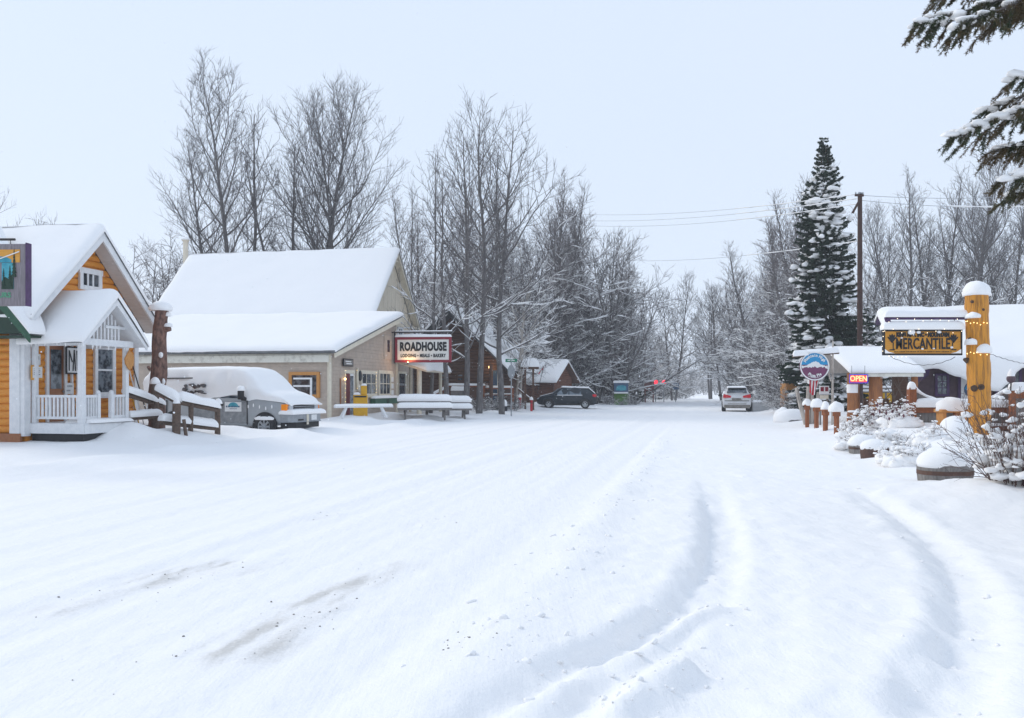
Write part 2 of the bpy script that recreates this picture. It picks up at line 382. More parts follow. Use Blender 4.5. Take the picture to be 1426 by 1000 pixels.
def text_mesh(mb, txt, size, M4, bold=0.0, sx=1.0, depth=.01, mi=0, align='CENTER', spacing=1.0):
    """raised letters from the built-in font, added to mb through matrix M4 (letters lie in local xy)"""
    c = bpy.data.curves.new('lettering', 'FONT'); c.body = txt; c.size = size; c.align_x = align; c.align_y = 'CENTER'
    c.offset = bold; c.extrude = depth; c.space_character = spacing; c.resolution_u = 3
    o = bpy.data.objects.new('lettering', c); COL.objects.link(o)
    dg = bpy.context.evaluated_depsgraph_get(); me = bpy.data.meshes.new_from_object(o.evaluated_get(dg))
    vs = [M4 @ Vector((v.co.x * sx, v.co.y, v.co.z)) for v in me.vertices]
    mb.add(vs, [tuple(p.vertices) for p in me.polygons], mi)
    bpy.data.objects.remove(o); bpy.data.curves.remove(c); bpy.data.meshes.remove(me)
    return mb
def face_mat(origin, xdir, zdir=(0, 0, 1)):
    """matrix for letters reading along xdir, standing up along zdir"""
    x = Vector(xdir).normalized(); y = Vector(zdir).normalized(); z = x.cross(y)
    m = Matrix((x, y, z)).transposed().to_4x4(); m.translation = Vector(origin); return m

# ------------------------------------------------------------------ the ground
ROAD = .2267
def dist_poly(x, y, pts):
    d = np.full(x.shape, 1e9); sg = np.zeros(x.shape); tt = np.zeros(x.shape); total = len(pts) - 1
    for i in range(total):
        (ax, ay), (bx, by) = pts[i], pts[i + 1]
        dx, dy = bx - ax, by - ay; l2 = dx * dx + dy * dy
        t = np.clip(((x - ax) * dx + (y - ay) * dy) / l2, 0, 1)
        qx, qy = x - (ax + t * dx), y - (ay + t * dy); q = np.hypot(qx, qy)
        m = q < d; d = np.where(m, q, d); sg = np.where(m, np.sign(dx * (y - ay) - dy * (x - ax)), sg); tt = np.where(m, (i + t) / total, tt)
    return d, sg, tt
def gp(px, py, z=0.0):
    D = (EYE - z) * F / (py - HY); return ((px - CX) * D / F, D)
def smooth_line(p, n=5):
    out = []
    for i in range(len(p) - 1):
        p0, p1, p2, p3 = p[max(i - 1, 0)], p[i], p[i + 1], p[min(i + 2, len(p) - 1)]
        for k in range(n):
            t = k / n
            out.append(tuple(.5 * ((2 * p1[j]) + (-p0[j] + p2[j]) * t + (2 * p0[j] - 5 * p1[j] + 4 * p2[j] - p3[j]) * t * t + (-p0[j] + 3 * p1[j] - 3 * p2[j] + p3[j]) * t ** 3) for j in (0, 1)))
    return out + [p[-1]]
def line_px(l): return smooth_line([gp(*q) for q in l])
TR_A = line_px([(985, 668), (1002, 730), (1000, 780), (972, 832), (915, 880), (830, 930), (740, 990), (640, 1060)])
EDGE_A = line_px([(972, 668), (982, 722), (980, 770), (955, 815), (900, 862), (815, 902), (720, 940)])
RIDGE1 = line_px([(1002, 838), (975, 858), (920, 893), (865, 922), (805, 950), (750, 985), (690, 1030)])
RIDGE2 = line_px([(968, 938), (930, 953), (890, 980), (850, 1015)])
RIDGE3 = line_px([(1250, 975), (1180, 962), (1120, 972), (1060, 1000)])
EDGE_C = line_px([(1170, 680), (1240, 715), (1290, 755), (1318, 800), (1325, 850), (1308, 915), (1270, 985)])
TR_B = line_px([(1015, 680), (1045, 745), (1060, 820), (1050, 900), (1010, 1010)])
TR_C = line_px([(1175, 682), (1265, 730), (1320, 780), (1345, 840), (1345, 900), (1310, 1000)])
MOUNDS = []   # (x, y, height, rx, ry)
for px, py, z, h, rx, ry in ((150, 596, .3, .45, 2.2, .8), (240, 606, .2, .2, 1.6, .7), (335, 606, .1, .27, 3.0, .6), (425, 601, .1, .2, 1.4, .6), (205, 598, .3, .28, 1.3, .9), (120, 606, .3, .2, 1.5, .7),
                             (500, 588, .1, .25, 1.6, .7), (560, 583, .1, .25, 2.5, .8), (760, 566, .1, .5, 1.3, .9),
                             (1240, 694, 0, .10, .2, .16), (1262, 692, 0, .08, .16, .14), (1320, 640, .1, .30, 1.0, .9),
                             (1240, 622, .1, .28, 2.4, 1.1), (1390, 690, .1, .3, 1.2, 1.2), (1300, 612, .2, .25, 2.0, 1.0), (1190, 598, .2, .25, 1.6, 1.0),
                             (1270, 583, .3, .25, 3.0, 1.2)):
    gx_, gy_ = gp(px, py, z); MOUNDS.append((gx_, gy_, h, rx, ry))
for px, D_, h, rx, ry in ((140, 24.0, .30, 1.3, .5), (185, 24.8, .27, 1.2, .7), (228, 25.6, .12, 1.0, .6)): MOUNDS.append((gx(px, D_), D_, h, rx, ry))
def gz(x, y):
    x = np.asarray(x, float); y = np.asarray(y, float)
    s = x - ROAD * y
    def st(a, b, v): t = np.clip((v - a) / (b - a), 0, 1); return t * t * (3 - 2 * t)
    z = .20 * st(-13.6, -16.5, s) + .24 * st(3.0, 6.5, s) * st(12, 20, y) + .06 * st(3.0, 6.0, s)
    z = z + .12 * st(55, 75, y) * st(-9, -12.5, s)
    off = np.maximum(st(-13.2, -14.2, s), st(-1.7, -.6, s))
    z = z + off * (.05 * fbm(x * .45, y * .45, 3, 4) * 2 + .025 * fbm(x * 2.2, y * 1.4, 9, 3))
    # packed road: ruts along the street
    ln = (vnoise(s * 2.3, y * .05, 21) - .5) * .045 + (vnoise(s * 4.6, y * .035, 23) - .5) * .034 + (vnoise(s * 7, y * .12, 22) - .5) * .012
    z = z + (1 - off) * (ln + .012 * fbm(x * 1.2, y * .7, 5, 3))
    # low berm the plough left between road and verge
    bz = np.exp(-((s + 1.35 + .25 * (vnoise(y * .5, 0 * y, 31) - .5)) / .28) ** 2) * (.02 + .06 * vnoise(x * 1.7, y * 1.7, 33)) * st(40, 20, y)
    lb = np.exp(-((s + 13.4 + .9 * (vnoise(y * .25, 0 * y + 3, 35) - .5)) / .7) ** 2) * (.05 + .16 * vnoise(x * .9, y * .9, 34))
    rb = np.exp(-((s - 4.6) / 1.0) ** 2) * .2 * vnoise(x * .8, y * .8, 36) * st(40, 60, y)
    z = z + bz + lb + rb + st(-1.6, -.9, s) * .035
    for mx, my, h, rx, ry in MOUNDS:
        d = ((x - mx) / rx) ** 2 + ((y - my) / ry) ** 2
        z = z + h * np.exp(-d) * (1 + .5 * (vnoise(x * 2.0, y * 2.0, 40) - .5))
    m = (y < 24) & (y > 1) & (np.abs(x) < 14)
    if m.any():
        xx, yy = x[m], y[m]; dz = np.zeros(xx.shape)
        wob = (vnoise(xx * 3, yy * 3, 50) - .5) + .5 * (vnoise(xx * 9, yy * 9, 51) - .5) + .3 * (vnoise(xx * 22, yy * 22, 52) - .5)
        d, sg, t = dist_poly(xx, yy, TR_A); dz -= .085 * np.exp(-((d + .05 * wob) / .25) ** 4) * (1 + .5 * wob) * st(0, .12, t)
        for ln_, A_, B_ in ((EDGE_A, .048, .036), (EDGE_C, .030, .034)):      # crisp lip where the wheels broke the untouched snow
            d, sg, t = dist_poly(xx, yy, ln_); sd_ = d * sg + .05 * wob; en = np.clip(np.sin(np.clip(t, 0, 1) * math.pi) * 2.2, 0, 1)
            k_ = .5 + .5 * np.tanh(sd_ / .035)
            dz += en * (A_ * np.exp(np.minimum(sd_, 0) / .5) * (1 - k_) * np.exp(-d / 1.2) - B_ * np.exp(-(np.maximum(sd_, 0) / .32) ** 2) * k_) * (1 + .5 * wob)
        for ln_, hh, ww in ((RIDGE1, .125, .10), (RIDGE2, .095, .10), (RIDGE3, .04, .16)):
            d, sg, t = dist_poly(xx, yy, ln_); dz += hh * np.exp(-(np.abs(d + .08 * wob) / ww) ** 2.6) * (.8 + .8 * wob) * np.clip(np.sin(np.clip(t, 0, 1) * math.pi) * 3.5, .0, 1)
        d, sg, t = dist_poly(xx, yy, TR_B); dz -= .035 * np.exp(-(d / .30) ** 4) * st(0, .15, t)
        d, sg, t = dist_poly(xx, yy, TR_C); dz -= .06 * np.exp(-((d + .06 * wob) / .22) ** 4) * (1 + .5 * wob) * st(0, .12, t); dz += .03 * np.exp(-((d - .36 + .1 * wob) / .11) ** 2) * (.6 + 1.2 * wob) * st(0, .12, t)
        r_ = st(-1.3, -.6, xx - ROAD * yy)
        dz += r_ * (.032 * fbm(xx * 1.6, yy * 2.6, 61, 4) * 2 + .018 * fbm(xx * 6, yy * 6, 62, 3) * 2)
        dz += .010 * fbm(xx * 14, yy * 14, 64, 2) * 2
        # heel marks and small clods
        cl_ = vnoise(xx * 2.4 + 7, yy * 2.4, 71); dz += r_ * .05 * np.clip(cl_ - .80, 0, 1) * 3 - r_ * .06 * np.clip(.12 - cl_, 0, 1) * 3
        z = z.copy(); z[m] += dz
    return z
def ground_z(x, y): return float(gz(np.array([x]), np.array([y]))[0])
def gpt(px, D, dz=0.0):
    x = gx(px, D); return Vector((x, D, ground_z(x, D) + dz))

def build_ground():
    d = .0135
    xs = 3.0 * np.sinh(np.arange(-int(5.1 / d), int(5.1 / d) + 1) * d) + 1.0
    ys = 6.0 + 4.0 * np.sinh(np.arange(-int(2.2 / d), int(5.35 / d) + 1) * d)
    X, Y = np.meshgrid(xs, ys); Z = gz(X.ravel(), Y.ravel())
    n, m = len(xs), len(ys)
    co = np.stack([X.ravel(), Y.ravel(), Z], 1)
    i = np.arange((m - 1) * (n - 1)); r_, c_ = i // (n - 1), i % (n - 1); a = r_ * n + c_
    quads = np.stack([a, a + 1, a + n + 1, a + n], 1).astype(np.int32)
    me = bpy.data.meshes.new('snowy_ground')
    me.vertices.add(len(co)); me.vertices.foreach_set('co', co.ravel())
    me.loops.add(quads.size); me.loops.foreach_set('vertex_index', quads.ravel())
    me.polygons.add(len(quads)); me.polygons.foreach_set('loop_start', np.arange(0, quads.size, 4, dtype=np.int32))
    me.polygons.foreach_set('use_smooth', np.ones(len(quads), bool))
    me.update(calc_edges=True)
    # grit scattered where wheels wore the snow thin: two streaks along the road and faint ones beyond
    x, y = co[:, 0], co[:, 1]; s = x - ROAD * y; g = np.zeros(len(x))
    for a_, b_, w, k in (((85, 848), (310, 786), .40, .8), ((330, 905), (470, 838), .36, .9), ((430, 840), (570, 790), .32, .8), ((560, 735), (640, 715), .2, .3),
                         ((430, 725), (470, 718), .2, .35), ((330, 800), (400, 780), .12, .4), ((612, 930), (690, 880), .08, .35)):
        p, q = gp(*a_), gp(*b_); dd, sg, t = dist_poly(x, y, [p, q])
        g = np.maximum(g, k * np.exp(-(dd / w) ** 2) * (.15 + 1.1 * vnoise(s * 16, y * 2.2, 81)) * (.35 + .9 * vnoise(s * 3 + 9, y * 1.3, 82)))
    g = np.clip(g * 1.5, 0, 1)
    fa = (np.abs(s + 6.5) < 5.0) & (y > 14)
    g = np.maximum(g, np.where(fa, .22 * np.clip(vnoise(s * 3, y * .06, 83) - .45, 0, 1) * 2, 0))
    at_ = me.attributes.new('grit', 'FLOAT', 'POINT'); at_.data.foreach_set('value', g.astype(np.float32))
    me.materials.append(M['snow_ground'])
    o = bpy.data.objects.new('ground', me); link(o); o['kind'] = 'structure'
    return o
build_ground()
# ------------------------------------------------------------------ bare trees: polylines grown into tubes
def tubes_mesh(name, groups, mats):
    """groups: list of (pts M,N,3 / radii M,N / sides / material index); one mesh"""
    co, fa, mi = [], [], []; base = 0
    for P, Rr, n, k in groups:
        if not len(P): continue
        Mn, N, _ = P.shape
        T = np.empty_like(P); T[:, 1:-1] = P[:, 2:] - P[:, :-2]; T[:, 0] = P[:, 1] - P[:, 0]; T[:, -1] = P[:, -1] - P[:, -2]
        T /= np.linalg.norm(T, axis=2, keepdims=True) + 1e-9
        ref = np.where(np.abs(T[:, :, 2:3]) > .9, np.array([1., 0, 0]), np.array([0, 0, 1.]))
        A = np.cross(T, ref); A /= np.linalg.norm(A, axis=2, keepdims=True) + 1e-9; B = np.cross(T, A)
        an = np.arange(n) * 2 * math.pi / n
        ring = P[:, :, None, :] + Rr[:, :, None, None] * (A[:, :, None, :] * np.cos(an)[None, None, :, None] + B[:, :, None, :] * np.sin(an)[None, None, :, None])
        co.append(ring.reshape(-1, 3))
        m, i, a = np.meshgrid(np.arange(Mn), np.arange(N - 1), np.arange(n), indexing='ij')
        o = base + (m * N + i) * n; a2 = (a + 1) % n
        q = np.stack([o + a, o + a2, o + n + a2, o + n + a], -1).reshape(-1, 4)
        fa.append(q); mi.append(np.full(len(q), k, np.int32)); base += Mn * N * n
    co = np.concatenate(co); q = np.concatenate(fa).astype(np.int32); mi = np.concatenate(mi)
    me = bpy.data.meshes.new(name)
    me.vertices.add(len(co)); me.vertices.foreach_set('co', co.astype(np.float32).ravel())
    me.loops.add(q.size); me.loops.foreach_set('vertex_index', q.ravel())
    me.polygons.add(len(q)); me.polygons.foreach_set('loop_start', np.arange(0, q.size, 4, dtype=np.int32))
    me.polygons.foreach_set('use_smooth', np.ones(len(q), bool)); me.polygons.foreach_set('material_index', mi)
    for m_ in mats: me.materials.append(M[m_])
    me.update(calc_edges=True)
    return me

class Grower:
    def __init__(s, seed): s.g = np.random.default_rng(seed); s.lines = []   # (pts, radii, level)
    def unit(s, az, th): return np.array([math.cos(az) * math.sin(th), math.sin(az) * math.sin(th), math.cos(th)])
    def grow(s, p, d, Ln, n, r0, r1, up, wob, lvl):
        pts = [np.array(p, float)]; d = np.array(d, float); st = Ln / (n - 1)
        J = s.g.normal(0, wob, (n, 3))
        for i in range(n - 1):
            d = d + J[i]; d[2] += up; d /= math.sqrt(d @ d) + 1e-9
            pts.append(pts[-1] + d * st)
        pts = np.array(pts); rr = np.linspace(r0, r1, n); s.lines.append((pts, rr, lvl)); return pts
    def side(s, pts, t, ang):
        """a direction leaving a grown line at parameter t, ang away from it"""
        i = min(int(t * (len(pts) - 1)), len(pts) - 2); f = t * (len(pts) - 1) - i
        p = pts[i] * (1 - f) + pts[i + 1] * f; tn = pts[i + 1] - pts[i]; tn = tn / (np.linalg.norm(tn) + 1e-9)
        q = s.g.normal(0, 1, 3); q -= tn * (q @ tn); q /= np.linalg.norm(q) + 1e-9
        return p, tn * math.cos(ang) + q * math.sin(ang)
    def meshes(s, name, thick, snow, bark='bark', twig='twig', snow_min=0.0, snow_lvl=2, snow_top=1e9):
        """trunk mesh (level 0), crown mesh (levels 1+), snow mesh lying on the limbs"""
        def pack(sel, sides, k, scale=1.0):
            by = {}
            for p, r, l in sel: by.setdefault(len(p), []).append((p, r))
            return [(np.array([a for a, b in v]), np.array([b for a, b in v]) * scale, sides, k) for v in by.values()]
        tr = tubes_mesh(name + '_trunk', pack([x for x in s.lines if x[2] == 0], 8, 0), [bark])
        cg = pack([x for x in s.lines if x[2] == 1], 5, 0) + pack([x for x in s.lines if x[2] == 2], 4, 1) + pack([x for x in s.lines if x[2] >= 3], 3, 1)
        cr = tubes_mesh(name + '_crown', cg, [bark, twig])
        sn = []
        for p, r, l in s.lines:
            if l > snow_lvl: continue
            T = np.gradient(p, axis=0); T /= np.linalg.norm(T, axis=1, keepdims=True) + 1e-9
            hz = np.clip(1.15 - np.abs(T[:, 2]) * 1.25, 0, 1)
            th = (snow * (.35 + .65 * s.g.random(len(p))) * (1.0 if l <= 1 else .72 if l == 2 else .55) + r * .35) * hz
            if l == 0: th *= .6
            th = np.where(p[:, 2] > snow_top, th * .25, th)
            if th.max() < .006: continue
            q = p.copy(); q[:, 2] += r * .75 + th * .45
            th = np.maximum(th, .0015); th[0] *= .5; th[-1] *= .5
            sn.append((q, th, l))
        if sn: sm = tubes_mesh(name + '_snow', pack([x for x in sn if x[2] <= 1], 6, 0) + pack([x for x in sn if x[2] > 1], 4, 0), ['snow'])
        else: sm = None
        return tr, cr, sm

def cottonwood(seed, H, lean=0.0, limbs=34, h0=.25, spread=.26, lift=.10, tw=.011, stems=1, dense=1.0, th0=68, th1=24, fork=False, wander=.03):
    g = Grower(seed); rg = g.g
    for s_ in range(stems):
        az = rg.random() * 6.28
        d = g.unit(az, lean + (.10 if stems > 1 else 0) * (s_ > 0 or stems > 1)); Hs = H * (1 if s_ == 0 else .8 + .15 * rg.random())
        base = np.array([math.cos(az) * .25, math.sin(az) * .25, -.3]) * (1 if stems > 1 else 0) + np.array([0, 0, -.3]) * (stems == 1)
        r0 = .0095 * Hs + .04
        tr = g.grow(base, d, Hs + .3, 16, r0, .02, .012, wander, 0)
        N = int(limbs * (1 if s_ == 0 else .75)); ga = rg.random() * 6
        for i in range(N):
            t = h0 + (.985 - h0) * (i + rg.random() * .7) / N
            f = (t - h0) / (1 - h0)
            ga += 2.4 + rg.normal(0, .35)
            th = R(th0 + (th1 - th0) * f) + rg.normal(0, .13)
            Ln = H * spread * (.55 + .65 * math.sin(math.pi * min(1, (f * .82 + .16)))) * (1 - .62 * f ** 2) * (.65 + .5 * rg.random())
            k = t * 15; i0 = min(int(k), 14); p = tr[i0] * (1 - (k - i0)) + tr[i0 + 1] * (k - i0)
            rl = min(.55 * r0 * (1 - t) + .012, .012 + Ln * .0105)
            lb = g.grow(p, g.unit(ga, th), Ln, 9, rl, .008, lift, .10, 1)
            nb = int((3 + Ln * 2.3) * dense)
            for j in range(nb):
                tb = .18 + .8 * (j + rg.random()) / nb
                q, dd = g.side(lb, tb, R(48) + rg.normal(0, .2)); dd[2] += .18
                Lb = Ln * (.40 - .22 * tb) * (.5 + .8 * rg.random()) + .25
                sb = g.grow(q, dd, Lb, 5, .007 + .0045 * Lb, tw * .7, .10, .10, 2)
                nt = int((2 + Lb * 3.0) * dense)
                for k2 in range(nt):
                    q2, d2 = g.side(sb, .2 + .8 * rg.random(), R(45) + rg.normal(0, .2)); d2[2] += .3
                    g.grow(q2, d2, (.22 + .45 * rg.random()) * (1 + .012 * H), 3, tw, tw * .6, .12, .1, 3)
    return g

def thicket_tree(seed, H, stems=5, arch=.0, tw=.010, dense=1.0, fan=.42):
    """alder / willow clump: several stems leaning out, many fine twigs"""
    g = Grower(seed); rg = g.g
    for s_ in range(stems):
        az = 6.28 * s_ / stems + rg.normal(0, .4); th = abs(rg.normal(fan, .16)) if s_ else .06
        Hs = H * (.6 + .4 * rg.random()) if s_ else H
        st = g.grow((.2 * math.cos(az), .2 * math.sin(az), -.2), g.unit(az, th), Hs, 12, .012 * Hs * .6 + .025, .012, .02 - arch * .9 * rg.random(), .06, 0 if s_ < 2 else 1)
        nb = int(16 * dense)
        for i in range(nb):
            t = .12 + .86 * (i + rg.random()) / nb
            q, dd = g.side(st, t, R(50) + rg.normal(0, .25)); dd[2] += .12
            Lb = H * (.30 - .2 * t) * (.6 + .7 * rg.random()) + .3
            lb = g.grow(q, dd, Lb, 6, .012 + Lb * .006, .008, .05 - arch * .5, .12, 2)
            for j in range(int((4 + Lb * 3.0) * dense)):
                q2, d2 = g.side(lb, .12 + .88 * rg.random(), R(48) + rg.normal(0, .25)); d2[2] += .15
                L2 = (.3 + .6 * rg.random()) * (.6 + .06 * H)
                tw_ = g.grow(q2, d2, L2, 4, tw, tw * .6, .05, .14, 3)
                for k in range(2):
                    q3, d3 = g.side(tw_, .3 + .6 * rg.random(), R(45)); g.grow(q3, d3, L2 * .5, 3, tw * .85, tw * .5, .06, .1, 4)
    return g

PROTO = {}; TOP = {}
def proto(key, maker, name='bare_tree', cat='tree', **kw):
    """one tree of a kind: Empty > trunk, crown > snow (parked; copied to each place)"""
    tr, cr, sn = maker.meshes(name, 1.0, **kw)
    PROTO[key] = (name, cat, tr, cr, sn)
    z = np.empty(len(cr.vertices) * 3, np.float32); cr.vertices.foreach_get('co', z); TOP[key] = float(np.percentile(z[2::3], 99.7))
def plant(key, loc, rz=0.0, scale=1.0, label=None, group=None, tilt=0.0, taz=0.0, name=None, cat=None):
    nm, ct, tr, cr, sn = PROTO[key]
    r = thing(name or nm, label, cat or ct, loc, rz, group)
    if tilt: r.rotation_euler = (tilt * math.cos(taz), tilt * math.sin(taz), rz)
    r.scale = scale if hasattr(scale, '__len__') else (scale,) * 3
    a = bpy.data.objects.new('trunk', tr); link(a, r)
    b = bpy.data.objects.new('crown', cr); link(b, r)
    if sn: c = bpy.data.objects.new('branch_snow', sn); link(c, b)
    return r

# ------------------------------------------------------------------ spruces
def quads_mesh(name, co, mats, mi=None):
    """co: (K,4,3) loose quads"""
    k = len(co); me = bpy.data.meshes.new(name)
    me.vertices.add(4 * k); me.vertices.foreach_set('co', co.astype(np.float32).ravel())
    me.loops.add(4 * k); me.loops.foreach_set('vertex_index', np.arange(4 * k, dtype=np.int32))
    me.polygons.add(k); me.polygons.foreach_set('loop_start', np.arange(0, 4 * k, 4, dtype=np.int32))
    if mi is not None: me.polygons.foreach_set('material_index', mi.astype(np.int32))
    for m_ in mats: me.materials.append(M[m_])
    me.update(calc_edges=True); return me
_ico = None
def ico():
    global _ico
    if _ico is None:
        bm = bmesh.new(); bmesh.ops.create_icosphere(bm, subdivisions=2, radius=1.0)
        _ico = (np.array([v.co[:] for v in bm.verts]), np.array([[v.index for v in f.verts] for f in bm.faces], np.int32)); bm.free()
    return _ico
def lumps_mesh(name, C, S, seed, mat='snow', amp=.30):
    """many snow clods: C (K,3) centres, S (K,3) radii, each an uneven ball"""
    v, f = ico(); g = np.random.default_rng(seed); K = len(C)
    ph = g.random((K, 1, 3)) * 6.28; fr = 2.2
    d = 1 + .5 * amp * np.sin(v[None, :, 0] * 5.2 + ph[:, :, 1]) * np.sin(v[None, :, 1] * 4.7 + ph[:, :, 2]) + amp * (np.sin(v[None, :, 0] * fr + ph[:, :, 0]) * np.sin(v[None, :, 1] * fr + ph[:, :, 1]) + .6 * np.sin(v[None, :, 2] * 3.1 + v[None, :, 0] * 2.7 + ph[:, :, 2]))
    a = g.random(K) * 6.28; ca, sa = np.cos(a)[:, None], np.sin(a)[:, None]
    vx, vy, vz = v[None, :, 0] * d, v[None, :, 1] * d, v[None, :, 2] * d
    vz = np.where(vz < 0, vz * .7, vz)
    px, py = vx * ca - vy * sa, vx * sa + vy * ca
    co = np.stack([px, py, vz], 2) * S[:, None, :] + C[:, None, :]
    fa = (f[None] + (np.arange(K) * len(v))[:, None, None]).reshape(-1, 3).astype(np.int32)
    me = bpy.data.meshes.new(name); co = co.reshape(-1, 3)
    me.vertices.add(len(co)); me.vertices.foreach_set('co', co.astype(np.float32).ravel())
    me.loops.add(fa.size); me.loops.foreach_set('vertex_index', fa.ravel())
    me.polygons.add(len(fa)); me.polygons.foreach_set('loop_start', np.arange(0, fa.size, 3, dtype=np.int32))
    me.polygons.foreach_set('use_smooth', np.ones(len(fa), bool)); me.materials.append(M[mat]); me.update(calc_edges=True)
    return me

def spruce(name, label, loc, H, Rb, seed, group=None, whorls=46, per=9, snow=1.0, h0=.03, top_cones=True):
    g = np.random.default_rng(seed); root = thing(name, label, 'tree', loc, 0, group)
    mb = MB(); mb.tube([(0, 0, -.3), (.03, 0, H * .4), (0, .03, H * .8), (0, 0, H)], [H * .016, H * .011, H * .005, .015], 8); mb.build('trunk', 'bark', root)
    Q, C, S = [], [], []
    for w in range(whorls):
        f = (w + g.random() * .9) / whorls; z0 = H * (h0 + (1 - h0) * f ** .94)
        k = max(4, int(per * (1 - .5 * f)))
        for b in range(k):
            az = 6.28 * g.random(); z = z0 + g.normal(0, .012 * H)
            lobe = .80 + .45 * float(vnoise(np.array([az * 1.1 + seed]), np.array([z * .9]), seed)[0])
            Ln = (Rb * max(.0, 1 - f) ** .58 + .12) * lobe * (.62 + .55 * g.random())
            if f > .86: Ln *= .75
            n = 9; t = np.linspace(0, 1, n); sag = -.62 * Ln * (1 - f) - .05; curve = .20 * Ln
            px = np.cos(az) * Ln * t; py = np.sin(az) * Ln * t; pz = z + sag * t + curve * t ** 2.6 + (.35 * Ln * f) * t
            ln = np.stack([px, py, pz], 1); dr = np.array([math.cos(az), math.sin(az), 0]); sd = np.array([-dr[1], dr[0], 0])
            m_ = int(24 + Ln * 72)
            tt = .10 + .90 * np.sqrt(g.random(m_)); idx = tt * (n - 1); i0 = np.minimum(idx.astype(int), n - 2); fr = (idx - i0)[:, None]
            p = ln[i0] * (1 - fr) + ln[i0 + 1] * fr
            wl = (.10 + .26 * Ln * (1.05 - tt) ** .8 * .8)[:, None] * (.4 + .9 * g.random((m_, 1)))
            sg = np.where(g.random((m_, 1)) < .5, -1, 1)
            d = dr * (.40 + .4 * g.random((m_, 1))) + sd * sg * (.75 * g.random((m_, 1)) + .05) + np.array([0, 0, -1]) * (.35 + .75 * g.random((m_, 1)))
            d /= np.linalg.norm(d, axis=1, keepdims=True)
            wv = np.cross(d, g.normal(0, 1, (m_, 3))); wv /= np.linalg.norm(wv, axis=1, keepdims=True) + 1e-9
            hw = .026 + .036 * g.random((m_, 1))
            Q.append(np.stack([p - wv * hw, p + wv * hw, p + d * wl + wv * hw * .25, p + d * wl - wv * hw * .25], 1))
            load = float(vnoise(np.array([az * 1.6 + 3]), np.array([z * .8 + seed]), seed + 4)[0])
            if load * snow > .30 + .2 * g.random():
                for q in range(1 + int(Ln * 2.4 * load * snow)):
                    t_ = .30 + .70 * g.random(); i_ = t_ * (n - 1); a = min(int(i_), n - 2); c = ln[a] * (1 - i_ + a) + ln[a + 1] * (i_ - a)
                    sz = (.045 + .17 * g.random() ** 2 * min(1, Ln)) * (.7 + .8 * load)
                    C.append(c + np.array([g.normal(0, .05), g.normal(0, .05), .02]) + sd * g.normal(0, .10 * Ln)); S.append((sz * (.8 + 1.1 * g.random()), sz * (.8 + .7 * g.random()), sz * (.45 + .4 * g.random())))
    me = quads_mesh('foliage', np.concatenate(Q), ['needle'])
    crown = link(bpy.data.objects.new('crown', me), root)
    link(bpy.data.objects.new('snow_on_foliage', lumps_mesh('snow_on_foliage', np.array(C), np.array(S), seed + 5)), crown)
    if top_cones:
        co = MB()
        for i in range(60):
            a = g.random() * 6.28; z = H * (.90 + .085 * g.random()); r = (H - z) * .16 + .05
            co.lathe([(.004, .02), (.03, -.03), (.022, -.09), (.003, -.13)], (r * math.cos(a), r * math.sin(a), z), n=5)
        co.build('cone_cluster', 'cone', root)
    return root

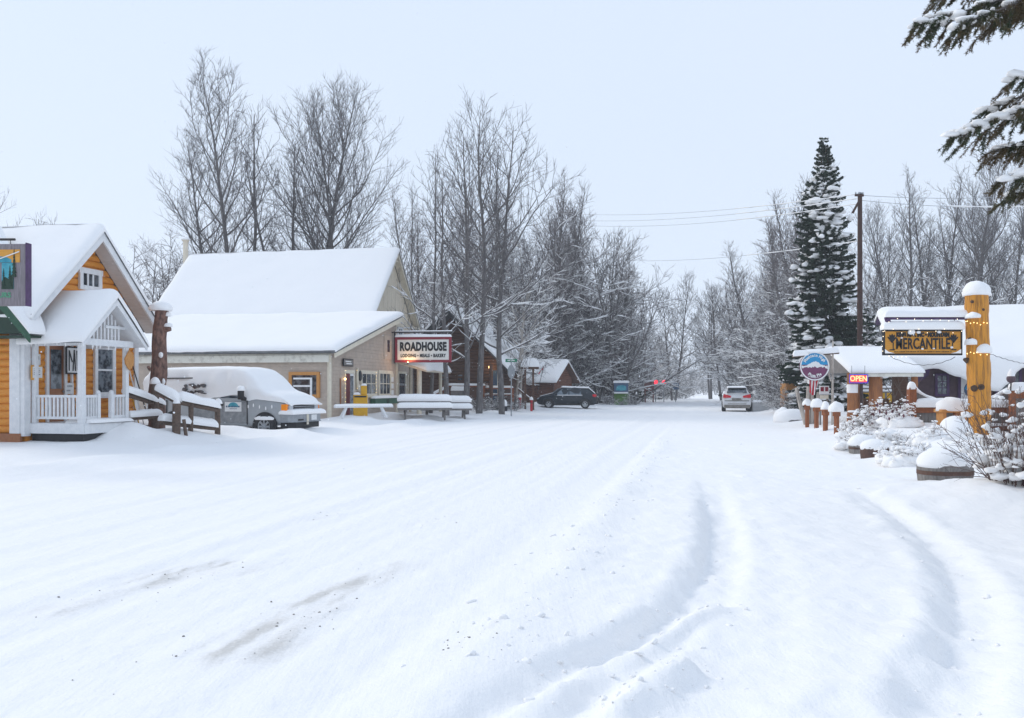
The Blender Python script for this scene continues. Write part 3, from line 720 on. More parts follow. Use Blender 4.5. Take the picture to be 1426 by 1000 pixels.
def near_spruce(label, loc, H, branches, seed):
    """the spruce standing just out of frame: modelled boughs with hanging sprays, needles, cones and snow"""
    g = np.random.default_rng(seed); root = thing('spruce_tree', label, 'tree', loc)
    mb = MB(); mb.tube([(0, 0, -.3), (.04, 0, H * .5), (0, 0, H)], [.24, .16, .03], 10); mb.build('trunk', 'bark', root)
    Q, MI, C, S = [], [], [], []; wood = MB()
    for (z, az, Ln, sag, snowy) in branches:
        n = 14; t = np.linspace(0, 1, n); dr = np.array([math.cos(az), math.sin(az), 0]); sd = np.array([-dr[1], dr[0], 0])
        ln = np.outer(t * Ln, dr) + np.outer(np.sin(t * 2.2) * .06 * Ln, sd); ln[:, 2] = z + sag * Ln * t + .10 * Ln * t ** 3
        wood.tube([Vector(p) for p in ln], list(np.linspace(.035, .006, n)), 5)
        subs = [(ln, 1.0)]
        ns = int(Ln * 17)
        for i in range(ns):
            tb = .22 + .78 * (i + g.random()) / ns; k = tb * (n - 1); a = min(int(k), n - 2); p = ln[a] * (1 - k + a) + ln[a + 1] * (k - a)
            sg = -1 if i % 2 else 1
            d = dr * (.75) + sd * sg * (.3 + .6 * g.random()) + np.array([0, 0, -.15 - .75 * g.random()]); d /= np.linalg.norm(d)
            L2 = (.12 + .34 * Ln * (1.08 - tb)) * (.55 + .7 * g.random()); L2 = min(L2, .34)
            q = np.array([p + d * L2 * s + np.array([0, 0, -.18 * L2 * s * s]) for s in np.linspace(0, 1, 5)])
            wood.tube([Vector(x) for x in q], [.007, .006, .005, .004, .003], 4); subs.append((q, .8))
            for j in range(int(2 + L2 * 9)):
                s = .2 + .8 * g.random(); kk = s * 4; a2 = min(int(kk), 3); p2 = q[a2] * (1 - kk + a2) + q[a2 + 1] * (kk - a2)
                d2 = d * .6 + sd * g.normal(0, .5) + np.array([0, 0, -.2 - .6 * g.random()]); d2 /= np.linalg.norm(d2)
                L3 = .05 + .12 * g.random(); subs.append((np.array([p2, p2 + d2 * L3 * .5, p2 + d2 * L3]), .7))
            if g.random() < snowy:
                m_ = q[1] * .5 + q[2] * .5; C.append(m_ + np.array([0, 0, .025])); k_ = .022 + .04 * g.random(); S.append((k_ * 1.5, k_ * (.7 + .5 * g.random()), k_ * .65))
        for i in range(int(Ln * 26 * snowy)):
            tb = .25 + .75 * g.random(); k = tb * (n - 1); a = min(int(k), n - 2); p = ln[a] * (1 - k + a) + ln[a + 1] * (k - a)
            w = (.02 + .05 * (1.1 - tb)) * (.5 + .8 * g.random()); C.append(p + np.array([0, 0, .03]) + sd * g.normal(0, .05)); S.append((w * 1.3, w * 1.1, w * .6))
        for q, den in subs:                                    # needles all round every shoot
            seg = np.linalg.norm(np.diff(q, axis=0), axis=1).sum(); m_ = int(seg * 620 * den) + 12
            k = g.random(m_) * (len(q) - 1); a = np.minimum(k.astype(int), len(q) - 2); fr = (k - a)[:, None]
            p = q[a] * (1 - fr) + q[a + 1] * fr; tn = q[a + 1] - q[a]; tn /= np.linalg.norm(tn, axis=1, keepdims=True) + 1e-9
            rv = g.normal(0, 1, (m_, 3)); d = tn * .75 + rv / np.linalg.norm(rv, axis=1, keepdims=True); d /= np.linalg.norm(d, axis=1, keepdims=True)
            wv = np.cross(d, g.normal(0, 1, (m_, 3))); wv /= np.linalg.norm(wv, axis=1, keepdims=True) + 1e-9
            l3 = .018 + .018 * g.random((m_, 1)); hw = .0030
            Q.append(np.stack([p - wv * hw, p + wv * hw, p + d * l3 + wv * hw * .4, p + d * l3 - wv * hw * .4], 1))
    wood.build('bough', 'bark', root)
    crown = link(bpy.data.objects.new('crown', quads_mesh('needles', np.concatenate(Q), ['needle_near'])), root)
    link(bpy.data.objects.new('snow_on_foliage', lumps_mesh('snow_on_foliage', np.array(C), np.array(S), seed + 3, amp=.3)), crown)
    return root

# ------------------------------------------------------------------ low snowy bushes
def snow_bush(name, label, loc, w, h, seed, group=None, stems=40, bloom=0, snow=1.0, depth=None, stem_mat='stem', tall=0, lump=(.10, .16)):
    g = np.random.default_rng(seed); root = thing(name, label, 'bush', loc, 0, group); d_ = depth or w
    gr = Grower(seed + 1)
    C, S, B = [], [], MB()
    for i in range(stems):
        a = g.random() * 6.28; rr = math.sqrt(g.random()); p = (rr * math.cos(a) * w * .36, rr * math.sin(a) * d_ * .36, -.05)
        hh = h * (1.05 - .5 * rr ** 2) * (.6 + .5 * g.random()) * (1.35 if i < tall else 1)
        st = gr.grow(p, gr.unit(a, .15 + .5 * rr * g.random()), hh, 6, .008, .004, .02, .10, 2)
        for j in range(3 + int(hh * 4)):
            q, d = gr.side(st, .25 + .75 * g.random(), R(45)); tw = gr.grow(q, d, .10 + .22 * hh * g.random(), 3, .005, .003, .02, .12, 3)
            if g.random() < .55 * snow:
                sz = lump[0] * (.15 + .40 * g.random() ** 2); C.append(tw[-1] + np.array([0, 0, .01])); S.append((sz, sz * (.7 + .5 * g.random()), sz * .7))
            if bloom and g.random() < bloom:
                B.blob(tw[-1] + np.array([0, 0, -.03]), .028, .028, .06, int(g.integers(99)), .3, 6, 4, half=False)
        if g.random() < .8 * snow:
            sz = lump[1] * (.15 + .35 * g.random()); C.append(st[-1]); S.append((sz, sz * (.7 + .5 * g.random()), sz * .6))
    nb = int(26 * snow)
    for i in range(nb):
        a = g.random() * 6.28; rr = .75 * math.sqrt(g.random()); sz = lump[1] * (.7 + .8 * g.random())
        C.append(np.array([rr * math.cos(a) * w * .5, rr * math.sin(a) * d_ * .5, h * (.05 + .45 * (1 - rr) * g.random())])); S.append((sz * 1.3, sz * 1.1, sz * .8))
    tr, cr, sn = gr.meshes('bush', 1, snow=.012, bark=stem_mat, twig=stem_mat, snow_lvl=3) if gr.lines and any(l[2] == 0 for l in gr.lines) else (None, None, None)
    if cr is None:
        by = {}
        for p, r, l in gr.lines: by.setdefault((len(p), 4 if l == 2 else 3), []).append((p, r))
        cr = tubes_mesh('stems', [(np.array([a for a, b in v]), np.array([b for a, b in v]), k[1], 0) for k, v in by.items()], [stem_mat])
        for p, r, l in gr.lines:
            T = np.gradient(p, axis=0); T /= np.linalg.norm(T, axis=1, keepdims=True) + 1e-9
            if g.random() < .75 * min(1, snow):
                for q in range(1, len(p)):
                    k_ = (.014 + .016 * g.random()) * (1.2 - abs(T[q, 2]) * .7); f_ = g.random(); c_ = p[q - 1] * f_ + p[q] * (1 - f_); C.append(c_ + np.array([0, 0, k_ * .5])); S.append((k_ * (1 + g.random()), k_ * (.9 + .6 * g.random()), k_ * .8))
    link(bpy.data.objects.new('stems', cr), root)
    if C: link(bpy.data.objects.new('snow_on_foliage', lumps_mesh('snow_on_foliage', np.array(C), np.array(S), seed + 2, amp=.26)), root)
    if B.v: B.build('dry_blooms', 'bloom', root)  # dried bloom heads at the twig tips
    return root
# ------------------------------------------------------------------ walls, roofs, openings
class Frame:
    """local axes of a building: x to the right along its front, y back along the street side, rz its turn"""
    def __init__(s, ox, oy, deg): s.o = (ox, oy); s.a = R(deg); s.rz = -s.a
    def side(s, px, py=HY, off=0.0):
        """where the sight line through a photo pixel meets the street-side wall x = off: (y, z)"""
        ta = math.tan(s.a); ox = s.o[0] + off * math.cos(s.a); oy = s.o[1] - off * math.sin(s.a); k = (px - CX) / F
        D = (ox - oy * ta) / (k - ta); return (D - oy) / math.cos(s.a), EYE + (HY - py) * D / F
    def front(s, px, py=HY, off=0.0):
        """the same for the camera-facing wall y = off: (x, z)"""
        ox = s.o[0] + off * math.sin(s.a); oy = s.o[1] + off * math.cos(s.a); k = (px - CX) / F
        # point = o + x*(cos,-sin);  X = k*D
        x = (k * oy - ox) / (math.cos(s.a) + k * math.sin(s.a)); D = oy - x * math.sin(s.a)
        return x, EYE + (HY - py) * D / F
    def world(s, x, y, z=0.0):
        c, n = math.cos(s.a), math.sin(s.a); return Vector((s.o[0] + x * c + y * n, s.o[1] - x * n + y * c, z))

LOGP = [(0, -.55), (.05, .25), (.2, .75), (.5, 1), (.8, .75), (.95, .25)]
LAPP = [(0, 1), (.97, .25)]
def courses(mb, a, b, z0, z1, pitch, bulge, prof, mi=0, clip=None, smooth=False):
    """a wall of logs or lapped boards from a to b (x,y); outward is to the right of a->b; clip(z) -> (t0,t1) metres along it"""
    a, b = Vector((a[0], a[1], 0)), Vector((b[0], b[1], 0)); Ln = (b - a).length; t = (b - a) / Ln; out = Vector((t.y, -t.x, 0))
    rows = []; z = z0
    while z < z1 - 1e-4:
        for f, o in prof:
            zz = z + f * pitch
            if zz < z1: rows.append((zz, o))
        z += pitch
    rows.append((z1, rows[-1][1] * .5))
    vs = []
    for zz, o in rows:
        t0, t1 = clip(zz) if clip else (0, Ln)
        for q in (t0, t1): vs.append(a + t * q + out * (o * bulge) + Vector((0, 0, zz)))
    mb.add(vs, [(2 * i, 2 * i + 1, 2 * i + 3, 2 * i + 2) for i in range(len(rows) - 1)], mi, smooth)
def wall_window(parent, axis, pos, u0, u1, z0, z1, fw=.09, frame='white', glass='glass', grid=(1, 1), proud=.07, sill=True, bw=.03, name='window', head=0.0, rail=None):
    """window on a wall: axis 'x' = wall plane x=pos facing +x, u along y; axis 'y' = plane y=pos facing -y, u along x"""
    def P(o, u, z): return (pos + o, u, z) if axis == 'x' else (u, pos - o, z)
    def bx(mb, o0, o1, a0, a1, b0, b1, mi=0):
        p, q = P(o0, a0, b0), P(o1, a1, b1)
        mb.box(min(p[0], q[0]), max(p[0], q[0]), min(p[1], q[1]), max(p[1], q[1]), b0, b1, mi)
    fr = MB(); o = proud
    bx(fr, -.02, o, u0, u0 + fw, z0, z1); bx(fr, -.02, o, u1 - fw, u1, z0, z1)
    bx(fr, -.02, o + .004, u0 - head, u1 + head, z1 - fw - head * .3, z1 + head * .5); bx(fr, -.02, o, u0 + fw, u1 - fw, z0, z0 + fw)
    if sill: bx(fr, -.02, o + .05, u0 - .04, u1 + .04, z0 - .045, z0 - .002)
    a0, a1, b0, b1 = u0 + fw, u1 - fw, z0 + fw, z1 - fw
    for i in range(1, grid[0]): c = a0 + (a1 - a0) * i / grid[0]; bx(fr, -.02, o - .025, c - bw / 2, c + bw / 2, b0, b1)
    for i in range(1, grid[1]): c = b0 + (b1 - b0) * i / grid[1]; bx(fr, -.02, o - .027, a0, a1, c - bw / 2, c + bw / 2)
    if rail: c = b0 + (b1 - b0) * rail; bx(fr, -.02, o - .02, a0, a1, c - .03, c + .03)
    w = fr.build(name, frame, parent, bevel=.006, seg=1)
    g = MB(); bx(g, -.02, o - .045, a0 - .005, a1 + .005, b0 - .005, b1 + .005); g.build('pane', glass, w)
    return w

def slope(mb, sn, A, B, C, D_, th, snow_t, seed, roof_mi=0, rounded=(1, 1, 0, 1), nu=26, nv=16, over=.06, droop=.0, amp=.12, lift=.0):
    """one roof slope A,B ridge ends, C,D eave ends (A-D and B-C run downhill): slab + bed of snow"""
    A, B, C, D_ = map(Vector, (A, B, C, D_))
    mb.prism([A, B, C, D_], (0, 0, -th), roof_mi)
    u = (B - A).normalized(); w = (D_ - A).normalized()
    o = [A - u * over * rounded[0] - w * over * rounded[2], B + u * over * rounded[1] - w * over * rounded[2], C + u * over * rounded[1] + w * over * rounded[3], D_ - u * over * rounded[0] + w * over * rounded[3]]
    sn.patch([p + Vector((0, 0, .004 + lift)) for p in o], snow_t, nu, nv, rounded=rounded, amp=amp * 2.0, seed=seed, droop=droop + .04, side=.045)

# ------------------------------------------------------------------ the log cabin with the white porch
CAB = Frame(-13.09, 23.13, 12.8)
def build_cabin():
    t = thing('log_cabin', 'orange log cabin with white trimmed gable, porch and deep snow on its roof', 'cabin', CAB.world(0, 0), CAB.rz)
    W = 4.6; zb, ze, zr = .1, 3.55, 6.22; hs = W / 2 + .45; LX = 9.5
    tanp = (zr - ze) / hs; zw = zr - .16 - tanp * (W / 2)
    mb = MB()
    courses(mb, (0, 0), (0, W), .62, zw, .20, .05, LOGP, 0, smooth=True)
    n = math.ceil((zw - .62) / .20); zs = zw
    courses(mb, (0, 0), (0, W), zs, zr - .2, .20, .05, LOGP, 0, smooth=True, clip=lambda z: ((z - zw) / tanp, W - (z - zw) / tanp))
    mb.box(-.3, -.004, .05, W - .05, zb, 3.4, 0)
    mb.build('wall', 'log', t)
    mb = MB(); courses(mb, (-LX, -.02), (0, -.02), .42, 3.3, .20, .05, LOGP, 0, smooth=True); mb.box(-LX, -.32, 0, .25, zb, 3.3); mb.build('wall', 'log', t)
    mb = MB(); mb.box(-LX, -.02, -.14, -.05, .0, .42); mb.build('foundation_board', 'door_wood', t)
    tr = MB()
    tr.box(-.36, -.041, -.13, -.0, .42, 3.32); tr.box(-.04, .09, -.10, .13, .35, 3.3); tr.box(.0, .09, W - .14, W + .05, .35, 3.3)
    tr.build('corner_board', 'white', t, bevel=.008)
    # main roof: ridge runs along x, gable overhangs the porch
    ov = .62; ra, rb = -LX, ov; rf = MB(); sn = MB()
    slope(rf, sn, (ra, W / 2, zr), (rb, W / 2, zr), (rb, W / 2 - hs, ze), (ra, W / 2 - hs, ze), .10, .26, 3, droop=.02)
    slope(rf, sn, (rb, W / 2, zr), (ra, W / 2, zr), (ra, W / 2 + hs, ze), (rb, W / 2 + hs, ze), .10, .26, 4)
    r = rf.build('roof', 'roof_dark', t); sn.build('roof_snow', 'snow', r)
    so = MB()
    for s in (-1, 1):
        so.prism([(.06, W / 2, zr - .125), (rb - .04, W / 2, zr - .125), (rb - .04, W / 2 + s * (hs - .02), ze - .125 + .02 * tanp), (.06, W / 2 + s * (hs - .02), ze - .125 + .02 * tanp)], (0, 0, -.03))
    so.build('soffit', 'soffit', t)
    bb = MB()
    for s in (-1, 1):
        bb.prism([(rb - .035, W / 2, zr - .01), (rb - .035, W / 2 + s * (hs + .02), ze - .03), (rb - .035, W / 2 + s * (hs + .02), ze - .27), (rb - .035, W / 2, zr - .27)], (.05, 0, 0))
    bb.build('bargeboard', 'white', t, bevel=.006, seg=1)
    ed = MB()
    for s in (-1, 1): ed.bar((rb + .02, W / 2 + s * .01, zr + .02), (rb + .02, W / 2 + s * (hs + .03), ze + .0), .05, .05)
    ed.build('drip_edge', 'roof_metal', t)
    # attic window
    (y0, _), (y1, _) = CAB.side(107), CAB.side(138); _, z0 = CAB.side(122, 405); _, z1 = CAB.side(122, 375)
    wall_window(t, 'x', .05, y0, y1, z0, z1, .14, grid=(3, 1), bw=.07, glass='glass', sill=False, head=.03)
    # tall window, door, board between them
    (y0, z1), (y1, z0) = CAB.side(128, 480), CAB.side(157, 552)
    wall_window(t, 'x', .05, y0, y1, z0, z1, .13, rail=.52, glass='glass_reflection')
    y0, zt = CAB.side(61, 476); y1, _ = CAB.side(90, 476)
    d = MB(); d.box(.02, .10, y0, y0 + .1, .7, zt); d.box(.02, .10, y1 - .1, y1, .7, zt); d.box(.02, .098, y0 + .1, y1 - .1, zt - .08, zt); d.build('door_frame', 'white', t, bevel=.006, seg=1)
    dd = MB(); dd.box(.01, .055, y0 + .1, y1 - .1, .7, zt - .08); do = dd.build('door', 'door_wood', t)
    g = MB(); g.box(.04, .062, y0 + .19, y1 - .19, 1.62, zt - .2); g.build('pane', 'glass_reflection', do)
    h = MB(); h.lathe([(.02, 0), (.03, .03), (.028, .05), (0, .06)], (.06, y1 - .15, 1.55), 'x', 10); h.build('handle', 'steel', do)
    st = MB()
    for px, w in ((106, .06), (97, .03)):
        y, _ = CAB.side(px); st.box(.04, .10, y - w, y + w, .7, 3.0)
    st.build('wall_batten', 'white', t)
    # porch
    yc, ph = 1.15, 1.32; pz, pr = 2.90, 4.13; px1 = 1.95; y_a, y_b = .22, 2.0; fl = .70
    rf = MB(); sn = MB(); xi = -.05
    slope(rf, sn, (xi, yc, pr), (px1, yc, pr), (px1, yc - ph, pz), (xi, yc - ph, pz), .07, .24, 8, nu=10, nv=10, rounded=(0, 1, 0, 1), droop=.03)
    slope(rf, sn, (px1, yc, pr), (xi, yc, pr), (xi, yc + ph, pz), (px1, yc + ph, pz), .07, .24, 9, nu=10, nv=10, rounded=(1, 0, 0, 1), droop=.03)
    r = rf.build('porch_roof', 'roof_metal', t); sn.build('roof_snow', 'snow', r)
    bb = MB(); tp = (pr - pz) / ph
    for s in (-1, 1):
        bb.prism([(px1 - .02, yc, pr - .02), (px1 - .02, yc + s * (ph + .01), pz - .03), (px1 - .02, yc + s * (ph + .01), pz - .17), (px1 - .02, yc, pr - .2)], (.04, 0, 0))
        bb.prism([(.1, yc + s * .01, pr - .08), (px1 - .03, yc + s * .01, pr - .08), (px1 - .03, yc + s * (ph - .02), pz - .06), (.1, yc + s * (ph - .02), pz - .06)], (0, 0, -.02))
    bb.box(1.56, 1.70, yc - 1.06, yc + 1.06, pz - .10, pz + .08); bb.box(1.58, 1.68, yc - .08, yc + .9, pz + .40, pz + .48)
    for i in range(10):
        y = yc - .80 + i * .145
        zt = pr - .24 - tp * abs(y - yc)
        if zt > pz + .12: bb.box(1.60, 1.645, y - .03, y + .03, pz + .08, zt)
    bb.box(.05, 1.56, y_a - .04, y_a + .08, pz - .12, pz - .0); bb.box(.05, 1.56, y_b - .08, y_b + .04, pz - .12, pz - .0)
    bb.build('porch_gable', 'white', t, bevel=.004, seg=1)
    for (x, y, w) in ((1.6, y_a, .15), (1.6, y_b, .13), (.14, y_a, .13)):
        p = MB(); p.box(x - w / 2, x + w / 2, y - w / 2, y + w / 2, .55, pz - .1); p.build('porch_post', 'white', t, bevel=.012)
    def rail(x0, y0, x1, y1, n):
        m = MB(); m.bar((x0, y0, 1.42), (x1, y1, 1.42), .07, .07); m.bar((x0, y0, .84), (x1, y1, .84), .05, .07)
        for i in range(n):
            f = (i + .5) / n; x, y = x0 + (x1 - x0) * f, y0 + (y1 - y0) * f; m.bar((x, y, .84), (x, y, 1.4), .035, .06, up=(1, 0, 0))
        m.build('railing', 'white', t)
    rail(.2, y_a, 1.53, y_a, 11); rail(1.6, y_a + .08, 1.6, .80, 5); rail(1.6, 1.42, 1.6, y_b - .07, 4)
    for y in (.84, 1.38):
        p = MB(); p.box(1.55, 1.66, y - .055, y + .055, .6, 1.50); p.lathe([(.07, 1.50), (.06, 1.55), (.03, 1.58), (0, 1.59)], (1.605, y, 0), n=12); p.build('newel_post', 'white', t, bevel=.01)
    f = MB(); f.box(.05, 1.75, .12, 2.1, .60, .70); f.box(.05, 1.77, .08, .12, .42, .68); f.box(1.75, 1.79, .12, 2.1, .42, .68); f.build('porch_deck', 'white', t, bevel=.006, seg=1)
    k = MB(); k.box(.1, 1.70, .16, 2.0, -.2, .42); k.build('crawl_space_dark', 'black', t)  # black block under the deck, the crawl space's darkness put into its colour
    rs = MB(); rs.patch([(1.0, .3, .70), (1.85, .3, .70), (1.85, 2.05, .70), (1.0, 2.05, .70)], .10, 5, 8, seed=4); rs.build('deck_snow', 'snow', t)
    # icy fringe under the porch eave
    ic = MB(); rr = random.Random(5)
    for i in range(13):
        x = .2 + i * .135 + rr.uniform(-.03, .03); l = rr.uniform(.05, .16)
        ic.lathe([(.03, 0), (.018, -l * .5), (.002, -l)], (x, yc - ph + .03, pz - .03), n=6)
    for i in range(9):
        f = rr.random(); y = yc + (f * 2 - 1) * .95; ic.lathe([(.03, 0), (.018, -.05), (.002, -rr.uniform(.08, .15))], (1.64, y, pz - .09), n=6)
    ic.build('icicle', 'snow', t)
    # green-fronted gabled bay on the camera side, its roof half out of frame
    gy = -.62; gr_, ge, gc, gh = 6.15, 3.12, -2.25, 2.98
    rf = MB(); sn = MB()
    slope(rf, sn, (gc, gy, gr_), (gc, 1.6, gr_), (gc + gh, -.14, ge), (gc + gh, gy, ge), .08, .22, 14, rounded=(1, 0, 0, 1), nu=8, nv=14)
    slope(rf, sn, (gc, 1.6, gr_), (gc, gy, gr_), (gc - gh, gy, ge), (gc - gh, -.14, ge), .08, .22, 15, rounded=(0, 1, 0, 1), nu=8, nv=14)
    r = rf.build('bay_roof', 'roof_metal', t); sn.build('roof_snow', 'snow', r)
    gb = MB()
    for s in (-1, 1): gb.prism([(gc, gy + .02, gr_ - .03), (gc + s * (gh + .01), gy + .02, ge - .03), (gc + s * (gh + .01), gy + .02, ge - .30), (gc, gy + .02, gr_ - .36)], (0, -.05, 0))
    gb.build('bargeboard', 'green', t)
    g2 = MB(); g2.prism([(gc, gy + .12, gr_ - .35), (gc + gh - .3, gy + .12, ge - .05), (gc - gh + .3, gy + .12, ge - .05)], (0, .06, 0))
    g2.prism([(gc + gh - .02, gy + .06, ge - .1), (gc + gh - .02, -.12, ge - .1), (gc - gh, -.12, ge - .1), (gc - gh, gy + .06, ge - .1)], (0, 0, -.06)); g2.build('gable_board', 'dark_green', t)
    g3 = MB(); x, z = CAB.front(44, 428, gy + .1); g3.box(gc - 1, -1.02, gy + .09, gy + .118, z - .05, z + .05); g3.build('orange_batten', 'log', t)
    return t
build_cabin()

def plate(name, label, cat, P, xdir, w, h, th, mats, text=None, extra=None, rz=None):
    """a flat sign: P centre of its face, xdir reading direction (world)"""
    x = Vector(xdir).normalized(); rz = math.atan2(x.y, x.x)
    t = thing(name, label, cat, P, rz)
    m = MB(); m.box(-w / 2, w / 2, 0, th, -h / 2, h / 2); m.build('board', mats, t, bevel=.006, seg=1)
    return t
LX_ = Vector((math.sin(CAB.a), math.cos(CAB.a), 0))     # reading direction on a street-side wall
def on_cabin(px, py, off): y, z = CAB.side(px, py, off); return CAB.world(off, y, z)
def cabin_bits():
    t = plate('notice_sign', 'small white notice in a yellow frame beside the orange cabin door', 'sign', on_cabin(52, 519, .17), LX_, .42, .40, .03, 'sign_orange')
    m = MB(); m.box(-.17, .17, -.008, .002, -.14, .16); m.build('sheet', 'plate_white', t)
    m = MB()
    for i, z in enumerate((.10, .05, .0, -.05)): m.box(-.13, .06 + .03 * (i % 2), -.012, -.006, z - .008, z + .008)
    m.build('writing', 'black', t)
    t = plate('mailbox', 'narrow white mailbox on the log wall above the yellow-framed notice', 'mailbox', on_cabin(52, 502, .12), LX_, .24, .36, .10, 'plate_white')
    m = MB(); m.box(-.05, .05, -.012, .002, .02, .12); m.box(-.04, .0, -.012, .002, -.12, -.06); m.build('slot', 'black', t)
    t = plate('hanging_sign', 'white hanging sign with tall black hand-drawn letters beside the cabin door', 'sign', on_cabin(103, 502, .30), LX_, .62, .78, .04, 'plate_white')
    m = MB()
    for a in ((-.31, -.27, -.39, .39), (.27, .31, -.39, .39)): m.box(a[0], a[1], -.012, .03, a[2], a[3])
    m.box(-.27, .27, -.012, .03, .35, .39); m.box(-.27, .27, -.012, .03, -.39, -.35); m.build('border', 'black', t)
    m = MB()
    for k, (a, b) in enumerate((((-.20, -.3), (-.20, .28)), ((-.20, .28), (-.08, -.05)), ((-.05, -.3), (.0, .3)), ((.0, .3), (.05, -.3)), ((.10, .28), (.14, -.28)), ((.14, -.28), (.2, .28)), ((.22, -.25), (.22, .2)))):
        m.bar((a[0], -.008, a[1]), (b[0], -.008, b[1]), .02, .035, up=(0, 1, 0))
    m.build('lettering', 'black', t)
    m = MB(); 
    for x in (-.2, .2): m.tube([(x, .02, .39), (x, .02, .62)], .008, 6)
    m.build('chain', 'iron', t)
    t = plate('small_sign', 'small pale rectangular poster low on the logs below the hanging sign', 'sign', on_cabin(97, 541, .12), LX_, .34, .32, .02, 'plate_white')
    m = MB(); m.box(-.1, .1, -.01, .002, .04, .09); m.box(-.12, .02, -.01, .002, -.08, -.04); m.build('writing', 'van', t)
    # diamond fish-like ornament hung on the porch post
    y, z = 2.0, 0; P = CAB.world(1.72, 2.0, EYE + 38 * 24.6 / F)
    t = thing('wooden_ornament', 'flat orange diamond-shaped wooden ornament hung on the white porch post', 'ornament', P, CAB.rz)
    m = MB(); m.prism([(0, -.02, .30), (0, -.22, .04), (0, -.19, -.1), (0, -.02, -.28), (0, .15, -.12), (0, .17, .12)], (.03, 0, 0)); m.build('board', 'orange_wood', t, bevel=.005, seg=1)
    # boards and tools leaning on the corner
    for i, (px, off, lab, mt, ln, lean) in enumerate(((187, .35, 'pale board leaning on the far corner of the orange cabin', 'plate_white', 1.9, .25), (192, .5, 'dark handled tool leaning on the cabin corner beside a pale board', 'iron', 2.0, .34), (184, .25, 'yellow handled shovel leaning against the cabin wall', 'yellow', 1.7, .15))):
        y, _ = CAB.side(px, 540, off); b = CAB.world(off + lean, y + .15, .45); a = CAB.world(off - .05 - .1, y - .1, .45 + ln)
        t = thing(('leaning_board', 'garden_tool', 'snow_shovel')[i], lab, ('board', 'tool', 'shovel')[i], b)
        m = MB()
        if i == 0: m.bar((0, 0, 0), a - b, .12, .025)
        else: m.tube([(0, 0, 0), (a - b)], .02, 6)
        m.build('handle' if i else 'plank', mt, t)
        if i == 1: m = MB(); m.bar((-.15, 0, 0), (.15, 0, .02), .03, .05); m.build('head', 'iron', t)
        if i == 2: m = MB(); m.patch([(-.16, .0, -.28), (.16, 0, -.28), (.16, .02, .05), (-.16, .02, .05)], .03, 3, 3, up=(0, -1, 0)); m.build('blade', 'steel', t)
cabin_bits()

def tours_sign():
    P = at(-32, 383, 19.0); t = thing('painted_sign', 'weathered purple-edged board sign painted with a mountain scene, reading TOURS', 'sign', P, R(-3))
    w, h = 2.22, 1.36
    m = MB(); m.box(-w / 2, w / 2, 0, .14, -h / 2, h / 2); m.build('board', 'grey_purple', t, bevel=.008, seg=1)
    e = MB(); e.prism([(w / 2 + .002, -.02, h / 2 + .02), (w / 2 + .002, .16, h / 2 + .02), (w / 2 + .002, .16, -h / 2 - .01), (w / 2 + .002, -.02, -h / 2 - .01)], (.03, 0, 0)); e.build('edge_board', 'side_purple', t)
    x1 = w / 2 - .13                                      # big letter T cut from a landscape
    def T(px, py): q = at(px, py, 19.0); return (q.x - P.x, q.z - P.z)
    a = T(30, 348); b = T(30, 366); c = T(21, 403); l = T(4, 403); ll = T(-26, 348)
    f = MB(); o = -.012
    def poly(pts, mi, d=0.0): f.prism([(x, o - d, z) for x, z in pts], (0, .01, 0), mi)
    poly([ll, a, b, T(21, 366), T(4, 366), (ll[0], b[1])], 0)
    poly([T(4, 366.5), T(21, 366.5), c, l], 1)
    poly([T(-26, 360), T(-10, 352), T(0, 357), T(12, 359), T(18, 362), T(18, 366), T(-26, 366)], 1, .004)
    poly([T(4, 393), T(9, 386), T(14, 389), T(21, 380), c, l], 2, .006)
    rr = random.Random(3)
    for cx, top, bot, wd in ((22, 347, 386, 8), (7, 374, 398, 5), (16, 370, 400, 7)):
        for k in range(7):
            y0 = top + (bot - top) * k / 7.5; y1 = y0 + (bot - top) / 5; ww = wd * (.25 + .75 * k / 7)
            poly([T(cx, y0), T(cx + ww / 2 * rr.uniform(.8, 1.2), y1), T(cx - ww / 2 * rr.uniform(.8, 1.2), y1)], 3, .009 + .0012 * k)
    f.prism([(T(0, 361)[0], o - .03, T(0, 361)[1]), (T(30, 350.5)[0], o - .03, T(30, 350.5)[1]), (T(30, 352)[0], o - .03, T(30, 352)[1]), (T(0, 362.5)[0], o - .03, T(0, 362.5)[1])], (0, .01, 0), 4)
    f.build('picture', ['sign_orange', 'turquoise', 'dark_green', 'dark_green', 'plate_white'], t)
    L_ = MB(); q = T(17, 411.5); text_mesh(L_, 'TOURS', .155, face_mat((q[0], -.012, q[1]), (1, 0, 0)), bold=.004, align='RIGHT', depth=.006, spacing=1.05); L_.build('lettering', 'letter_green', t)
    # hung from an arm on a post that stands out of frame
    arm = thing('sign_post', 'dark post and arm carrying the painted mountain sign', 'post', (P.x - 1.9, P.y + .07, 0))
    m = MB(); m.tube([(0, 0, -.2), (0, 0, 5.2)], .09, 10); m.build('upright', 'iron', arm)
    q = at(21, 333.5, 19.07); m = MB(); m.tube([(0, 0, q.z), (q.x - P.x + 1.9, 0, q.z)], .028, 8); m.build('arm', 'iron', arm)
    m = MB()
    for px in (16, -70): q2 = at(px, 337, 19.07); m.tube([(q2.x - P.x, .07, h / 2), (q2.x - P.x, .07, q.z - P.z)], .008, 5)
    m.build('chain', 'iron', t)
tours_sign()

